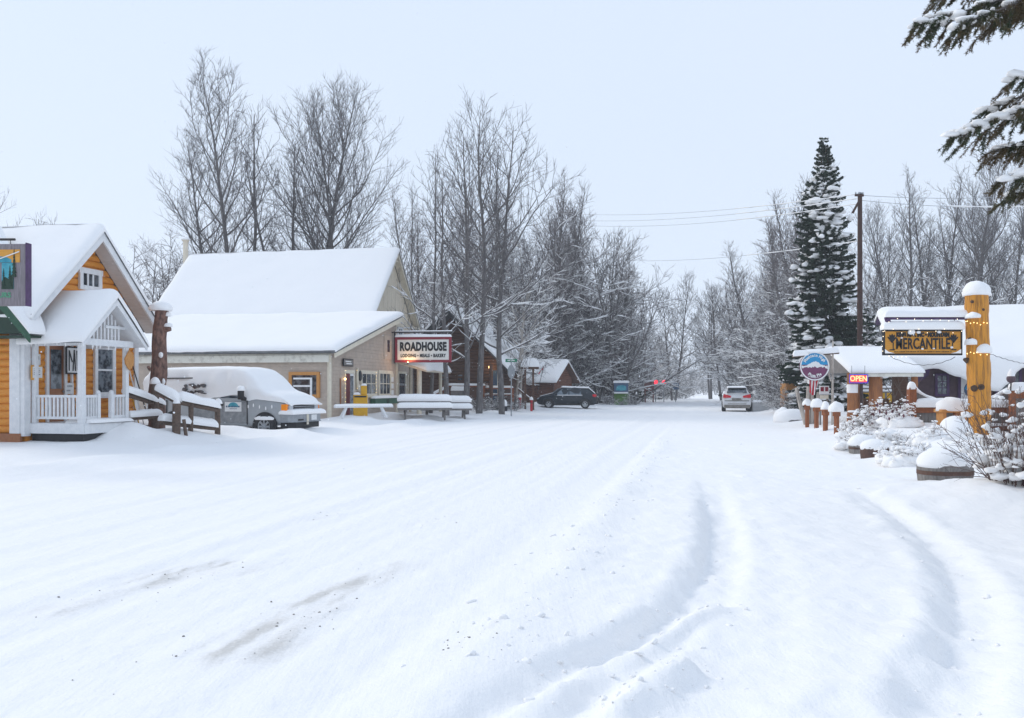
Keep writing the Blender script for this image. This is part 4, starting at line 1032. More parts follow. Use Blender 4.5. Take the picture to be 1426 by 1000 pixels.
# ------------------------------------------------------------------ the roadhouse
RH = Frame(-8.25, 39.0, 11.0)
def build_roadhouse():
    t = thing('roadhouse', 'beige boarded roadhouse with steep snow-covered main roof and lower front wing', 'building', RH.world(0, 0), RH.rz)
    YB = 9.27; L = 13.4; ze, zt = 3.30, 5.68; y0s, y1s = -.35, YB - .1
    sl = (zt - ze) / (y1s - y0s)
    def zs(y): return ze + (y - y0s) * sl
    mb = MB()                                            # street side of the wing: lapped boards under the sloping roof
    zA = zs(0) - .14
    courses(mb, (0, 0), (0, YB), -.1, zA, .17, .024, LAPP)
    courses(mb, (0, 0), (0, YB), zA, zs(YB) - .16, .17, .024, LAPP, clip=lambda z: (min((z - zA) / sl, YB - .05), YB))
    mb.box(-.3, -.004, .05, YB, -.2, 3.0); mb.build('wall', 'beige', t)
    mb = MB(); courses(mb, (-L, .02), (0, .02), -.1, 2.9, .17, .02, LAPP); mb.build('wall', 'beige', t)
    mb = MB(); courses(mb, (0, YB), (-1.4, YB), 0, 5.2, .17, .02, LAPP); mb.build('wall', 'beige', t)
    rf = MB(); sn = MB(); xo = .42
    slope(rf, sn, (-L - .3, y1s, zt), (xo, y1s, zt), (xo, y0s, ze), (-L - .3, y0s, ze), .10, .30, 21, nu=34, nv=14, rounded=(1, 1, 1, 1), amp=.16, droop=.02)
    r = rf.build('wing_roof', 'roof_metal', t); sn.build('roof_snow', 'snow', r)
    fb = MB(); fb.box(-L, .02, -.17, -.12, 2.80, 3.13); fb.box(-L, .04, -.12, .0, 3.05, 3.2); fb.build('fascia_board', 'white_old', t, bevel=.006, seg=1)
    gu = MB(); gu.bar((-L - .3, y0s - .04, ze - .02), (xo, y0s - .04, ze - .02), .07, .09); gu.build('eave_trim', 'roof_metal', t)
    bb = MB(); bb.prism([(xo - .05, y0s, ze - .10), (xo - .05, y1s, zt - .10), (xo - .05, y1s, zt - .34), (xo - .05, y0s, ze - .30)], (.05, 0, 0)); bb.build('bargeboard', 'trim', t)
    ed = MB(); ed.bar((xo + .01, y0s, ze + .0), (xo + .01, y1s, zt + .0), .05, .06); ed.build('drip_edge', 'roof_dark', t)
    # main house behind: steep roof, gable of upright boards facing the street
    yc, hs, zr, zl = 13.55, 4.4, 9.95, 5.62; xg = -1.28; xw = -1.75; xl = -15.3
    tp = (zr - zl) / hs
    g = MB(); n = 22
    for i in range(n):
        a, b = yc - 3.95 + 7.9 * i / n, yc - 3.95 + 7.9 * (i + 1) / n
        za, zb_ = zr - .25 - tp * abs(a - yc), zr - .25 - tp * abs(b - yc)
        if i == n // 2 - 0: pass
        g.prism([(xw, a, 4.6), (xw, b - .012, 4.6), (xw, b - .012, zb_), (xw, a, za)], (.03 + .008 * (i % 2), 0, 0))
    g.build('gable_wall', 'cream', t)
    lw = MB(); courses(lw, (xw + .1, YB), (xw + .1, yc + 4.0), 0, 4.65, .17, .024, LAPP); lw.box(xl, xw + .05, yc - 3.9, yc + 3.9, 0, 5.3); lw.build('wall', 'beige', t)
    rf = MB(); sn = MB()
    slope(rf, sn, (xl, yc, zr), (xg, yc, zr), (xg, yc - hs, zl), (xl, yc - hs, zl), .12, .26, 24, nu=34, nv=16, amp=.14)
    slope(rf, sn, (xg, yc, zr), (xl, yc, zr), (xl, yc + hs, zl), (xg, yc + hs, zl), .12, .26, 25, nu=24, nv=12, amp=.14)
    r = rf.build('main_roof', 'roof_dark', t); sn.build('roof_snow', 'snow', r)
    bb = MB()
    for s in (-1, 1):
        bb.prism([(xg - .04, yc, zr - .03), (xg - .04, yc + s * hs, zl - .03), (xg - .04, yc + s * hs, zl - .24), (xg - .04, yc, zr - .28)], (.05, 0, 0))
        bb.prism([(xw + .05, yc + s * .01, zr - .14), (xg - .05, yc + s * .01, zr - .14), (xg - .05, yc + s * (hs - .03), zl - .13), (xw + .05, yc + s * (hs - .03), zl - .13)], (0, 0, -.03))
    bb.box(xw + .03, xg - .06, yc - .22, yc + .22, zr - .62, zr - .55)
    bb.box(xw + .04, xg - .06, yc + 3.5, yc + 4.0, zl - .12, zl - .02); bb.build('bargeboard', 'trim', t, bevel=.006, seg=1)
    # chimney pipe behind the ridge
    ch = MB(); cx = RH.front(258.5, 340, yc + 2.2)[0]; cz = EYE + (HY - 336) * (RH.world(cx, yc + 2.2).y) / F; ch.tube([(cx, yc + 2.2, 0), (cx, yc + 2.2, cz)], .17, 12); ch.lathe([(.24, 0), (.24, .06), (.1, .12)], (cx, yc + 2.2, cz), n=12); c_ = ch.build('chimney', 'cream', t)
    cs = MB(); cs.blob((cx, yc + 2.2, cz + .12), .30, .28, .18, 3); cs.build('chimney_snow', 'snow', c_)
    # corner pipe and trim
    dp = MB(); dp.tube([(.06, -.10, 0), (.06, -.10, 3.15)], .05, 8); dp.build('downpipe', 'trim', t)
    cb = MB(); cb.box(-.10, .032, -.045, -.02, 0, 3.1); cb.box(-.02, .05, -.02, .10, 0, 3.2); y, _ = RH.side(551); cb.box(.0, .05, YB - .10, YB + .02, .3, 5.3); cb.build('corner_board', 'trim', t)
    # front window in an orange frame, a white sash propped in it
    (x0, z1), (x1, z0) = RH.front(403, 518), RH.front(446, 554)
    wall_window(t, 'y', .0, x0, x1, z0, z1, .15, frame='orange_wood', glass='glass', sill=False, proud=.09)
    s = MB(); (xa, za), (xb, zb_) = RH.front(410, 526), RH.front(436, 552)
    s.box(xa, xb, -.12, -.10, za - .08, za); s.box(xb - .1, xb, -.12, -.101, zb_, za - .08); s.box(xa, xb - .1, -.12, -.101, za - .42, za - .34); s.build('white_sash', 'white', t)
    # door with red leaf, lamps and transom sign
    y0, zt_ = RH.side(479, 515); y1, zb_ = RH.side(493, 575)
    d = MB(); d.box(.0, .07, y0, y0 + .09, .1, zt_); d.box(.0, .07, y1 - .09, y1, .1, zt_); d.box(.0, .068, y0 + .09, y1 - .09, zt_ - .16, zt_); d.build('door_frame', 'trim', t, bevel=.006, seg=1)
    ym = y0 + (y1 - y0) * .48; dd = MB(); dd.box(-.02, .03, ym, y1 - .09, .1, zt_ - .16); do = dd.build('door', 'white', t)
    g = MB(); g.box(.0, .038, ym + .10, y1 - .17, .35, zt_ - .28); g.build('pane', 'glass_reflection', do)
    o = MB(); o.box(.03, .07, y0 + .1, ym - .02, .12, zt_ - .18); o.build('open_door', 'door_red', t)
    rb = MB(); y, z = RH.side(473, 545); rb.box(.03, .06, y - .05, y + .05, z - .75, z + .6); rb.build('thermometer_board', 'door_wood', t)
    # two street windows with shaggy heads, one flower box below, louvre above
    for a, b in ((501, 523), (526, 543)):
        (y0, z1), (y1, z0) = RH.side(a, 516), RH.side(b, 552)
        w = wall_window(t, 'x', .02, y0, y1, z0, z1, .15, frame='trim', grid=(3, 2), bw=.045, glass='glass', head=.04)
    y0, z1 = RH.side(514, 555); y1, z0 = RH.side(548, 561)
    fb = MB(); fb.box(.06, .34, y0, y1, z0 - .02, z1); f_ = fb.build('flower_box', 'green', t, bevel=.01)
    s = MB(); s.patch([(.06, y0, z1), (.34, y0, z1), (.34, y1, z1), (.06, y1, z1)], .14, 3, 10, seed=5); s.build('box_snow', 'snow', f_)
    fm = MB(); fm.box(.34, .36, (y0 + y1) / 2 - .18, (y0 + y1) / 2 + .18, z0, z1 - .05); fm.build('emblem_board', 'dark_green', f_)
    (y0, z1), (y1, z0) = RH.side(534, 466), RH.side(545, 501)
    lv = MB(); lv.box(.0, .05, y0, y1, z0, z1); lo = lv.build('louvre', 'beige', t, bevel=.01)
    ls = MB(); ls.box(.05, .058, y0 + (y1 - y0) * .38, y0 + (y1 - y0) * .66, z0 + (z1 - z0) * .3, z1 - (z1 - z0) * .2); ls.build('vent_slot', 'glass', lo)
    # recessed side of the main house behind the porch: window, doors, porch
    xw2 = xw + .1
    for a, b, p, q in ((553, 564, 517, 556), (566, 571, 522, 560)):
        (y0, z1), (y1, z0) = RH.side(a, p, xw2), RH.side(b, q, xw2)
        wall_window(t, 'x', xw2 + .03, y0, y1, z0, z1, .14, frame='trim', glass='glass', sill=False)
    (y0, z1), (y1, z0) = RH.side(552.5, 455, xw2), RH.side(560, 471, xw2); wall_window(t, 'x', xw2 + .03, y0, y1, z0, z1, .13, frame='white', grid=(2, 2), glass='glass_reflection', sill=False)
    (y0, z1), (y1, z0) = RH.side(573, 453, xw2), RH.side(578, 473, xw2); wall_window(t, 'x', xw2 + .03, y0, y1, z0, z1, .13, frame='cream', grid=(1, 2), glass='glass_reflection', sill=False)
    pr = MB(); sn = MB(); ya, yb = YB + .05, YB + 5.2; x0, x1 = xw2, 1.75; z0, z1 = 3.66, 2.68
    slope(pr, sn, (x0, ya, z0), (x0, yb, z0), (x1, yb, z1), (x1, ya, z1),   .16, .48, 31, nu=10, nv=12, rounded=(1, 1, 0, 1), droop=.05, amp=.2)
    r = pr.build('porch_roof', 'cream', t); sn.build('roof_snow', 'snow', r)
    for x, y, w in ((1.25, YB + .35, .14), (1.25, YB + 4.7, .1), (.0, YB + .2, .06), (-.45, YB + 4.0, .08)):
        p = MB(); p.tube([(x, y, -.1), (x, y, 3.0 if x > 1 else 3.3)], w, 10); p.build('porch_post', 'trim', t)
    # fairy lights along wall edges
    fl = MB(); rr = random.Random(8)
    for px in (478.5, 494.5):
        for k in range(9):
            y, z = RH.side(px, 516 + k * 6.2); fl.lathe([(0, -.014), (.014, 0), (0, .014)], (.10, y + rr.uniform(-.03, .03), z), n=6)
    for k in range(8):
        y, z = RH.side(521 + rr.uniform(-.5, .5), 519 + k * 4.6); fl.lathe([(0, -.014), (.013, 0), (0, .014)], (.12, y, z), n=6)
    fl.build('bulb', 'bulb', t)
    lm = MB(); y, z = RH.side(477, 528); lm.lathe([(0, -.06), (.05, -.03), (.06, .03), (0, .07)], (.13, y, z), n=10); l_ = lm.build('wall_lamp', 'lamp_warm', t)
    return t
build_roadhouse()
SW = Vector((math.sin(RH.a), math.cos(RH.a), 0))
def on_rh(px, py, off=.08): y, z = RH.side(px, py, off); return RH.world(off, y, z)
def roadhouse_bits():
    # the hanging sign
    yd = 8.6; c = RH.world(2.05, yd, 0)
    D = c.y; P = at(589, 487, D); t = thing('hanging_sign', 'big white sign in a maroon frame reading ROADHOUSE over the porch', 'sign', P, R(-6))
    w = 80 * D / F; h = 35.5 * D / F
    m = MB(); fw = .14
    m.box(-w / 2, w / 2, 0, .16, h / 2 - fw, h / 2); m.box(-w / 2, w / 2, 0, .16, -h / 2, -h / 2 + fw); m.box(-w / 2, -w / 2 + fw, .001, .159, -h / 2 + fw, h / 2 - fw); m.box(w / 2 - fw, w / 2, .001, .159, -h / 2 + fw, h / 2 - fw)
    m.build('frame', 'maroon', t, bevel=.012)
    m = MB(); m.box(-w / 2 + fw - .01, w / 2 - fw + .01, .03, .13, -h / 2 + fw - .01, h / 2 - fw + .01); m.build('board', 'sign_white', t)
    m = MB(); text_mesh(m, 'ROADHOUSE', .62, face_mat((0, .022, .15), (1, 0, 0)), bold=.036, sx=.655, depth=.006, spacing=1.08)
    text_mesh(m, 'LODGING \u2022 MEALS \u2022 BAKERY', .25, face_mat((0, .022, -.33), (1, 0, 0)), bold=.012, sx=.70, depth=.006, spacing=1.12); m.build('lettering', 'black', t)
    m = MB(); m.patch([(-w / 2, -.02, h / 2), (w / 2, -.02, h / 2), (w / 2, .18, h / 2), (-w / 2, .18, h / 2)], .16, 16, 2, r=.09, seed=3, amp=.25); m.build('snow_cap', 'snow', t)
    a = thing('sign_bracket', 'dark iron bracket arm on the roadhouse corner above the maroon sign', 'bracket', (P.x, P.y + .08, 0), R(-6))
    zt = at(0, 462.5, D).z; m = MB(); m.bar((-w / 2 - .02, 0, zt), (w / 2 + .05, 0, zt), .07, .08); m.bar((-w / 2 - .02, 0, zt + .04), (-w / 2 - .02, 0, P.z - h / 2 - .05), .08, .08); m.bar((-w/2-.02, 0, zt), (-w/2-.45, .1, zt), .06, .06)
    for x in (-1.0, 1.25): m.tube([(x, 0, zt), (x, 0, P.z + h / 2)], .012, 6)
    ar = m.build('arm', 'iron', a); m = MB(); m.patch([(-w / 2, -.035, zt + .042), (w / 2 + .05, -.035, zt + .042), (w / 2 + .05, .035, zt + .042), (-w / 2, .035, zt + .042)], .05, 14, 1, r=.03, seed=6); m.build('arm_snow', 'snow', ar)
    # small lamp below the sign
    q = at(568, 505.5, D - .25); l = thing('sign_lamp', 'small warm spotlight lighting the bottom edge of the maroon sign', 'lamp', q)
    m = MB(); m.lathe([(.02, -.05), (.05, -.02), (.055, .03)], n=10); m.build('housing', 'iron', l); m = MB(); m.lathe([(.045, .03), (.035, .05), (0, .06)], n=10); m.build('bulb', 'lamp_warm', l)
    ld = bpy.data.lights.new('sign_light', 'POINT'); ld.energy = 14; ld.color = (1, .55, .2); ld.shadow_soft_size = .05
    lo = bpy.data.objects.new('glow', ld); COL.objects.link(lo); lo.parent = l; lo.location = (0, -.05, .12)
    # little sign over the door
    t = plate('door_sign', 'small dark-framed name board over the roadhouse door', 'sign', on_rh(485.5, 505, .12), SW, 1.25, .36, .04, 'black')
    m = MB(); m.box(-.56, .56, -.006, .01, -.13, .13); m.build('face', 'grey_board', t); m = MB()
    for x0, x1, z in ((-.40, .3, .05), (-.3, .38, -.05)): m.box(x0, x1, -.012, -.004, z - .025, z + .025)
    m.build('writing', 'plate_white', t)
    t = thing('menu_board', 'narrow stacked cream panels hanging by the roadhouse corner window', 'sign', on_rh(546.5, 538, .1), math.atan2(SW.y, SW.x))
    m = MB(); m.box(-.22, .22, .0, .03, -.55, .62); m.prism([(-.22, 0, .62), (.22, 0, .62), (0, 0, .85)], (0, .03, 0)); m.build('board', 'trim', t)
    m = MB()
    for z in (.38, .02, -.34): m.box(-.17, .17, -.012, .002, z - .13, z + .13)
    m.build('panel', 'plate_white', t)
    m = MB()
    for z in (.22, -.16, -.5): m.box(-.2, .2, -.014, .002, z - .012, z + .012)
    m.build('divider', 'door_red', t)
    # a snowshoe-shaped decoration by the first window
    P = on_rh(499.5, 527, .1); t = thing('wall_decoration', 'curved pale and dark wall decoration between the red door and first window', 'decoration', P, math.atan2(SW.y, SW.x))
    m = MB(); m.tube([(-.12, 0, .5), (-.2, 0, .2), (-.2, 0, -.2), (-.1, 0, -.55), (.05, 0, -.62), (.08, 0, -.3)], [.05, .07, .08, .08, .07, .04], 8); m.build('horn', 'trim', t)
    m = MB(); m.blob((.08, -.05, .12), .17, .08, .25, 3, .2, half=False); m.build('hanging_bag', 'suv_dark', t)
    # newspaper box
    P = at(502, 587, 40.6); x = P.x; t = thing('newspaper_box', 'bright yellow newspaper vending box with snow on its top by the roadhouse wall', 'newspaper box', (x, 40.6, ground_z(x, 40.6)), RH.rz + R(20))
    m = MB(); m.box(-.33, .33, -.28, .28, .12, 1.12); m.build('cabinet', 'yellow', t, bevel=.03)
    m = MB(); m.box(-.26, .26, -.295, -.278, .55, .98); m.build('window', 'yellow', t, bevel=.01); m = MB(); m.box(-.28, .28, -.30, -.285, 1.0, 1.07); m.build('title_strip', 'black', t)
    m = MB(); m.box(.02, .30, -.2, .2, 1.12, 1.55); m.build('coin_box', 'yellow', t, bevel=.03)
    m = MB(); m.box(.331, .345, -.1, .1, .75, .95); m.build('label', 'plate_white', t); m = MB(); m.patch([(-.33, -.28, 1.12), (.0, -.28, 1.12), (.0, .28, 1.12), (-.33, .28, 1.12)], .12, 3, 3, seed=2); m.patch([(.02, -.2, 1.55), (.3, -.2, 1.55), (.3, .2, 1.55), (.02, .2, 1.55)], .10, 3, 3, seed=5); m.build('snow_cap', 'snow', t)
    m = MB()
    for sx_ in (-.25, .25): m.box(sx_ - .04, sx_ + .04, -.22, .22, -.1, .12)
    m.build('foot', 'yellow', t)
    # low white trestle barrier
    p0, p1 = gpt(466, 38.2), gpt(546, 39.6); mid = (p0 + p1) / 2; d = (p1 - p0); t = thing('trestle_bench', 'low white plank bench on splayed legs in front of the yellow newspaper box', 'bench', (mid.x, mid.y, ground_z(mid.x, mid.y)), math.atan2(d.y, d.x))
    hl = d.length / 2; m = MB(); m.box(-hl, hl, -.14, .14, .36, .43); m.build('seat', 'white', t, bevel=.01)
    m = MB(); m.patch([(-hl, -.14, .43), (hl, -.14, .43), (hl, .14, .43), (-hl, .14, .43)], .10, 20, 2, r=.07, seed=8, amp=.3); m.build('snow_cap', 'snow', t)
    for s in (-1, 1):
        for q in (-1, 1):
            m = MB(); m.bar((s * hl * .62, q * .05, .36), (s * hl * .62 + s * .22, q * .16, -.1), .07, .09); m.build('leg', 'white', t)
    # picnic tables: one long with benches, the next two stand behind it in a row
    def picnic(loc, rz, label, Ln=2.7):
        t = thing('picnic_table', label, 'picnic table', loc, rz, 'picnic tables by the roadhouse porch')
        m = MB(); m.box(-Ln / 2, Ln / 2, -.42, .42, .68, .78); m.build('tabletop', 'grey_board', t, bevel=.01)
        m = MB(); m.patch([(-Ln / 2 - .02, -.44, .78), (Ln / 2 + .02, -.44, .78), (Ln / 2 + .02, .44, .78), (-Ln / 2 - .02, .44, .78)], .34, 12, 5, r=.2, seed=int(Ln * 7) + 3, amp=.14, side=.04); m.build('table_snow', 'snow', t)
        for s in (-1, 1):
            m = MB(); m.box(-Ln / 2, Ln / 2, s * .78 - .14, s * .78 + .14, .37, .47); b = m.build('bench', 'grey_board', t, bevel=.01)
            m = MB(); m.patch([(-Ln / 2 - .02, s * .78 - .17, .47), (Ln / 2 + .02, s * .78 - .17, .47), (Ln / 2 + .02, s * .78 + .17, .47), (-Ln / 2 - .02, s * .78 + .17, .47)], .26, 12, 3, r=.14, seed=9 + s, amp=.18, side=.04); m.build('bench_snow', 'snow', b)
        for x in (-Ln / 2 + .35, Ln / 2 - .35):
            for s in (-1, 1):
                m = MB(); m.bar((x, s * .25, .70), (x, s * .75, -.1), .09, .14); m.build('leg', 'grey_board', t)
            m = MB(); m.bar((x + .05, -.9, .34), (x + .05, .9, .34), .07, .14); m.build('crossbar', 'grey_board', t)
        return t
    q = gpt(591, 42.2); picnic(q, R(8), 'nearest snow-laden picnic table with benches below the maroon sign', 2.6)
    q = gpt(620, 44.6); picnic(q, R(8), 'second picnic table half hidden behind the nearest snow-laden one', 2.6)
roadhouse_bits()
# ------------------------------------------------------------------ vehicles
class Body:
    """lofted shell; stations (x, z bottom, z top, half-width at belt, half-width at roof edge); x forward"""
    def __init__(s, st, belt): s.st = st; s.belt = belt
    def at(s, x):
        st = s.st
        for a, b in zip(st, st[1:]):
            if a[0] <= x <= b[0]:
                f = (x - a[0]) / (b[0] - a[0]) if b[0] > a[0] else 0
                return [p + (q - p) * f for p, q in zip(a, b)]
        return list(st[0] if x < st[0][0] else st[-1])
    def ring(s, x, grow=0.0):
        _, zb, zt, w, wr = s.at(x); bl = min(s.belt, zt - .10); r = min(.10, (zt - bl) * .5); w += grow; wr += grow; zt += grow
        half = [(0, zb), (w * .90, zb), (w * .985, zb + .12), (w, (zb + bl) * .55), (w * .99, bl), (wr + (w * .99 - wr) * .25, bl + (zt - r - bl) * .75 if zt - r > bl else bl + .01),
                (wr - .01, zt - r), (wr - r * .45, zt - r * .25), (wr - r * 1.3, zt), (0, zt + .015)]
        return half
    def side_pt(s, x, f, off=.006):
        """point on the glass zone of the +y... side: f=0 belt, f=1 roof edge"""
        h = s.ring(x); a, b = h[4], h[6]; return (x, a[0] + (b[0] - a[0]) * f + off, a[1] + (b[1] - a[1]) * f)
    def shell(s, mb, mi=0, xs=None, grow=0.0):
        xs = xs or [q[0] for q in s.st]; n = None; vs = []
        for x in xs:
            h = s.ring(x, grow); full = [(x, y, z) for y, z in h] + [(x, -y, z) for y, z in h[-2:0:-1]]; n = len(full); vs += full
        fs = [(i * n + k, (i + 1) * n + k, (i + 1) * n + (k + 1) % n, i * n + (k + 1) % n) for i in range(len(xs) - 1) for k in range(n)]
        mb.add(vs, fs, mi, True)
        mb.add(vs[:n], [tuple(range(n))], mi); mb.add(vs[-n:], [tuple(range(n))[::-1]], mi)
    def glass(s, mb, poly, sgn, off=.006, th=.0, mi=0):
        """side window: poly of (x, f)"""
        P = [s.side_pt(x, f, off) for x, f in poly]; P = [(x, y * sgn, z) for x, y, z in P]
        Q = [(x, y - sgn * .03, z) for x, y, z in P]; n = len(P)
        f1 = tuple(range(n)); mb.add(P + Q, [f1 if sgn < 0 else f1[::-1]] + [((i, (i + 1) % n, n + (i + 1) % n, n + i)[::(-1 if sgn < 0 else 1)]) for i in range(n)], mi)
def wheel(parent, x, y, r, w, sgn, spokes=5, rim='rim', snow=False):
    t = MB(); t.lathe([(r * .62, -w / 2), (r * .92, -w / 2), (r, -w * .32), (r, w * .32), (r * .92, w / 2), (r * .62, w / 2)], (x, y, r), 'y', 28, cap=False); o = t.build('wheel', 'tyre', parent)
    m = MB(); d = sgn * (w / 2 - .015)
    m.lathe([(r * .64, d - sgn * .02), (r * .64, d + sgn * .012), (r * .57, d + sgn * .012), (r * .55, d - sgn * .04)] if sgn > 0 else [(r * .55, d - sgn * .04), (r * .57, d + sgn * .012), (r * .64, d + sgn * .012), (r * .64, d - sgn * .02)], (x, y, r), 'y', 24, cap=False)
    m.lathe([(r * .6, d - sgn * .05), (r * .58, d - sgn * .045)], (x, y, r), 'y', 24)
    for i in range(spokes):
        a = 6.283 * i / spokes; m.bar((x + math.cos(a) * r * .1, y + d - sgn * .01, r + math.sin(a) * r * .1), (x + math.cos(a) * r * .6, y + d - sgn * .0, r + math.sin(a) * r * .6), r * .16, .03, up=(0, 1, 0))
    m.lathe([(0, d + sgn * .025), (r * .15, d + sgn * .02), (r * .17, d - sgn * .02)], (x, y, r), 'y', 14); m.build('rim', rim, o)
    return o
def arch(mb, x, y, r, z, sgn, R_=1.22, mi=0):
    n = 22; vs = []
    for k in range(n + 1):
        a = math.pi * k / n - .12 + .24 * k / n * 0; vs.append((x + math.cos(a) * r * R_, y, z + math.sin(a) * r * R_))
    vs = [(x + r * R_, y, z - .05)] + vs + [(x - r * R_, y, z - .05)]
    mb.prism(vs, (0, -sgn * .05, 0), mi)

def build_van():
    loc = Vector((-10.05, 31.3, 0)); loc.z = -.10
    t = thing('van', 'silver passenger van buried under thick snow beside the log rail fence', 'van', loc, R(-20)); t.scale = (1.08, 1.05, 1.12)
    # x: -2.95 rear ... 2.75 nose
    st = [(-2.92, .50, 1.95, .93, .78), (-2.82, .40, 2.03, .98, .83), (-1.5, .36, 2.06, 1.0, .85), (0.6, .36, 2.05, 1.0, .85), (1.0, .36, 2.0, 1.0, .83), (1.35, .36, 1.78, 1.0, .84),
          (1.72, .36, 1.42, .99, .88), (1.95, .38, 1.30, .98, .90), (2.35, .42, 1.22, .97, .88), (2.60, .46, 1.14, .95, .84), (2.68, .52, 1.08, .92, .80)]
    B = Body(st, 1.18); m = MB(); B.shell(m); body = m.build('body', 'van', t)
    for sg in (-1, 1):
        a = MB(); arch(a, 1.88, sg * 1.008, .37, .36, sg, 1.24); arch(a, -1.72, sg * 1.008, .37, .36, sg, 1.24); a.build('wheel_arch', 'black', t)
        wheel(t, 1.88, sg * .93, .37, .24, sg, 8, 'steel'); wheel(t, -1.72, sg * .93, .37, .24, sg, 8, 'steel')
    # salt-streaked lower door skins with shut lines
    for sg in (-1, 1):
        dl = MB()
        for x in (1.22, .12, -.02, -.95, -2.0): dl.box(x - .012, x + .012, sg * 1.0 - .02, sg * 1.0 + .006, .42, 1.17)
        dl.build('shut_line', 'black', t)
        d2 = MB(); d2.box(.13, 1.21, sg * .99 - .02, sg * .99 + .013, .46, 1.14); do = d2.build('door', 'van_salt', t, bevel=.02)
        h = MB(); h.box(.17, .30, sg * 1.0, sg * 1.035, 1.0, 1.06); h.build('handle', 'black', do)
        d3 = MB(); d3.box(-.93, -.04, sg * .99 - .02, sg * .99 + .014, .46, 1.14); do3 = d3.build('door', 'van_salt', t, bevel=.02); h = MB(); h.box(-.12, -.05, sg * 1.0, sg * 1.035, .95, 1.07); h.build('handle', 'black', do3)
    # lettered magnetic panel
    p = MB(); p.box(.36, 1.0, -1.022, -1.0, .82, 1.12); pl = p.build('door_sign', 'plate_white', t)
    q = MB(); n = 18; q.prism([(.69 + .20 * math.cos(math.pi * k / n), -1.0225, .96 + .15 * math.sin(math.pi * k / n)) for k in range(n + 1)], (0, -.004, 0)); q.build('emblem', 'turquoise', pl)
    q = MB(); rr = random.Random(2); x = .41
    while x < .95:
        w = rr.uniform(.02, .05); q.box(x, x + w, -1.030, -1.022, .955, 1.0); x += w + rr.uniform(.012, .03)
    q.box(.55, .84, -1.030, -1.022, .90, .915); q.build('lettering', 'navy', pl)
    # glass
    for sg in (-1, 1):
        g = MB(); B.glass(g, [(-2.6, .08), (-1.75, .08), (-1.75, .9), (-2.6, .9)], sg); B.glass(g, [(-1.65, .08), (-.95, .08), (-.95, .9), (-1.65, .9)], sg); B.glass(g, [(-.88, .08), (-.05, .08), (-.05, .9), (-.88, .9)], sg); B.glass(g, [(.16, .08), (1.15, .08), (.95, .85), (.16, .9)], sg)
        g.build('window', 'glass', t)
    # nose
    g = MB(); g.box(2.60, 2.705, -.60, .60, .80, 1.05); gr = g.build('grille', 'black', t)
    b = MB()
    for z in (.86, .92, .98): b.box(2.70, 2.715, -.58, .58, z - .012, z + .012)
    b.build('bar', 'steel', gr)
    for sg in (-1, 1):
        h = MB(); h.box(2.58, 2.71, sg * .84 if sg < 0 else sg * .62, sg * .62 if sg < 0 else sg * .84, .82, 1.05); h.build('headlight', 'clear_lens', t, bevel=.02)
        h = MB(); h.box(2.46, 2.68, min(sg * .845, sg * .965), max(sg * .845, sg * .965), .82, 1.06); h.build('indicator', 'amber', t, bevel=.025)
    b = MB()
    b.prism([(2.45, -1.0, .50), (2.72, -.95, .50), (2.88, -.70, .50), (2.90, 0, .50), (2.88, .70, .50), (2.72, .95, .50), (2.45, 1.0, .50), (2.45, .9, .50), (2.45, -.9, .50)], (0, 0, .24)); bu = b.build('bumper', 'steel', t, bevel=.03)
    b = MB(); b.prism([(2.45, -.96, .32), (2.70, -.90, .32), (2.83, -.66, .32), (2.83, .66, .32), (2.70, .9, .32), (2.45, .96, .32)], (0, 0, .178)); b.build('valance', 'black', t)
    q = MB(); q.box(2.885, 2.905, -.62, -.34, .55, .60); q.build('slot', 'black', bu)
    q = MB(); q.box(2.90, 2.915, .10, .42, .55, .72); q.build('number_plate', 'plate_white', bu)
    q = MB(); q.box(2.895, 2.908, -.16, -.04, .42, .74); q.build('tow_strap', 'trim', bu)
    for sg in (-1, 1):
        mi_ = MB(); mi_.bar((1.12, sg * .98, 1.24), (1.14, sg * 1.14, 1.24), .05, .05); mi_.box(1.08, 1.20, min(sg * 1.12, sg * 1.34), max(sg * 1.12, sg * 1.34), 1.20, 1.48); mi_.box(1.06, 1.2, min(sg * 1.0, sg * 1.14), max(sg * 1.0, sg * 1.14), 1.16, 1.27); mo = mi_.build('mirror', 'black', t, bevel=.03)
        s = MB(); s.blob((1.14, sg * 1.23, 1.50), .13, .16, .13, 5); s.build('mirror_snow', 'snow', mo)
    # the deep snow: a shell over roof, screen, bonnet and down over the side glass
    rr = np.random.default_rng(4); xs = np.linspace(-3.02, 2.76, 64); NA = 34; vs = []
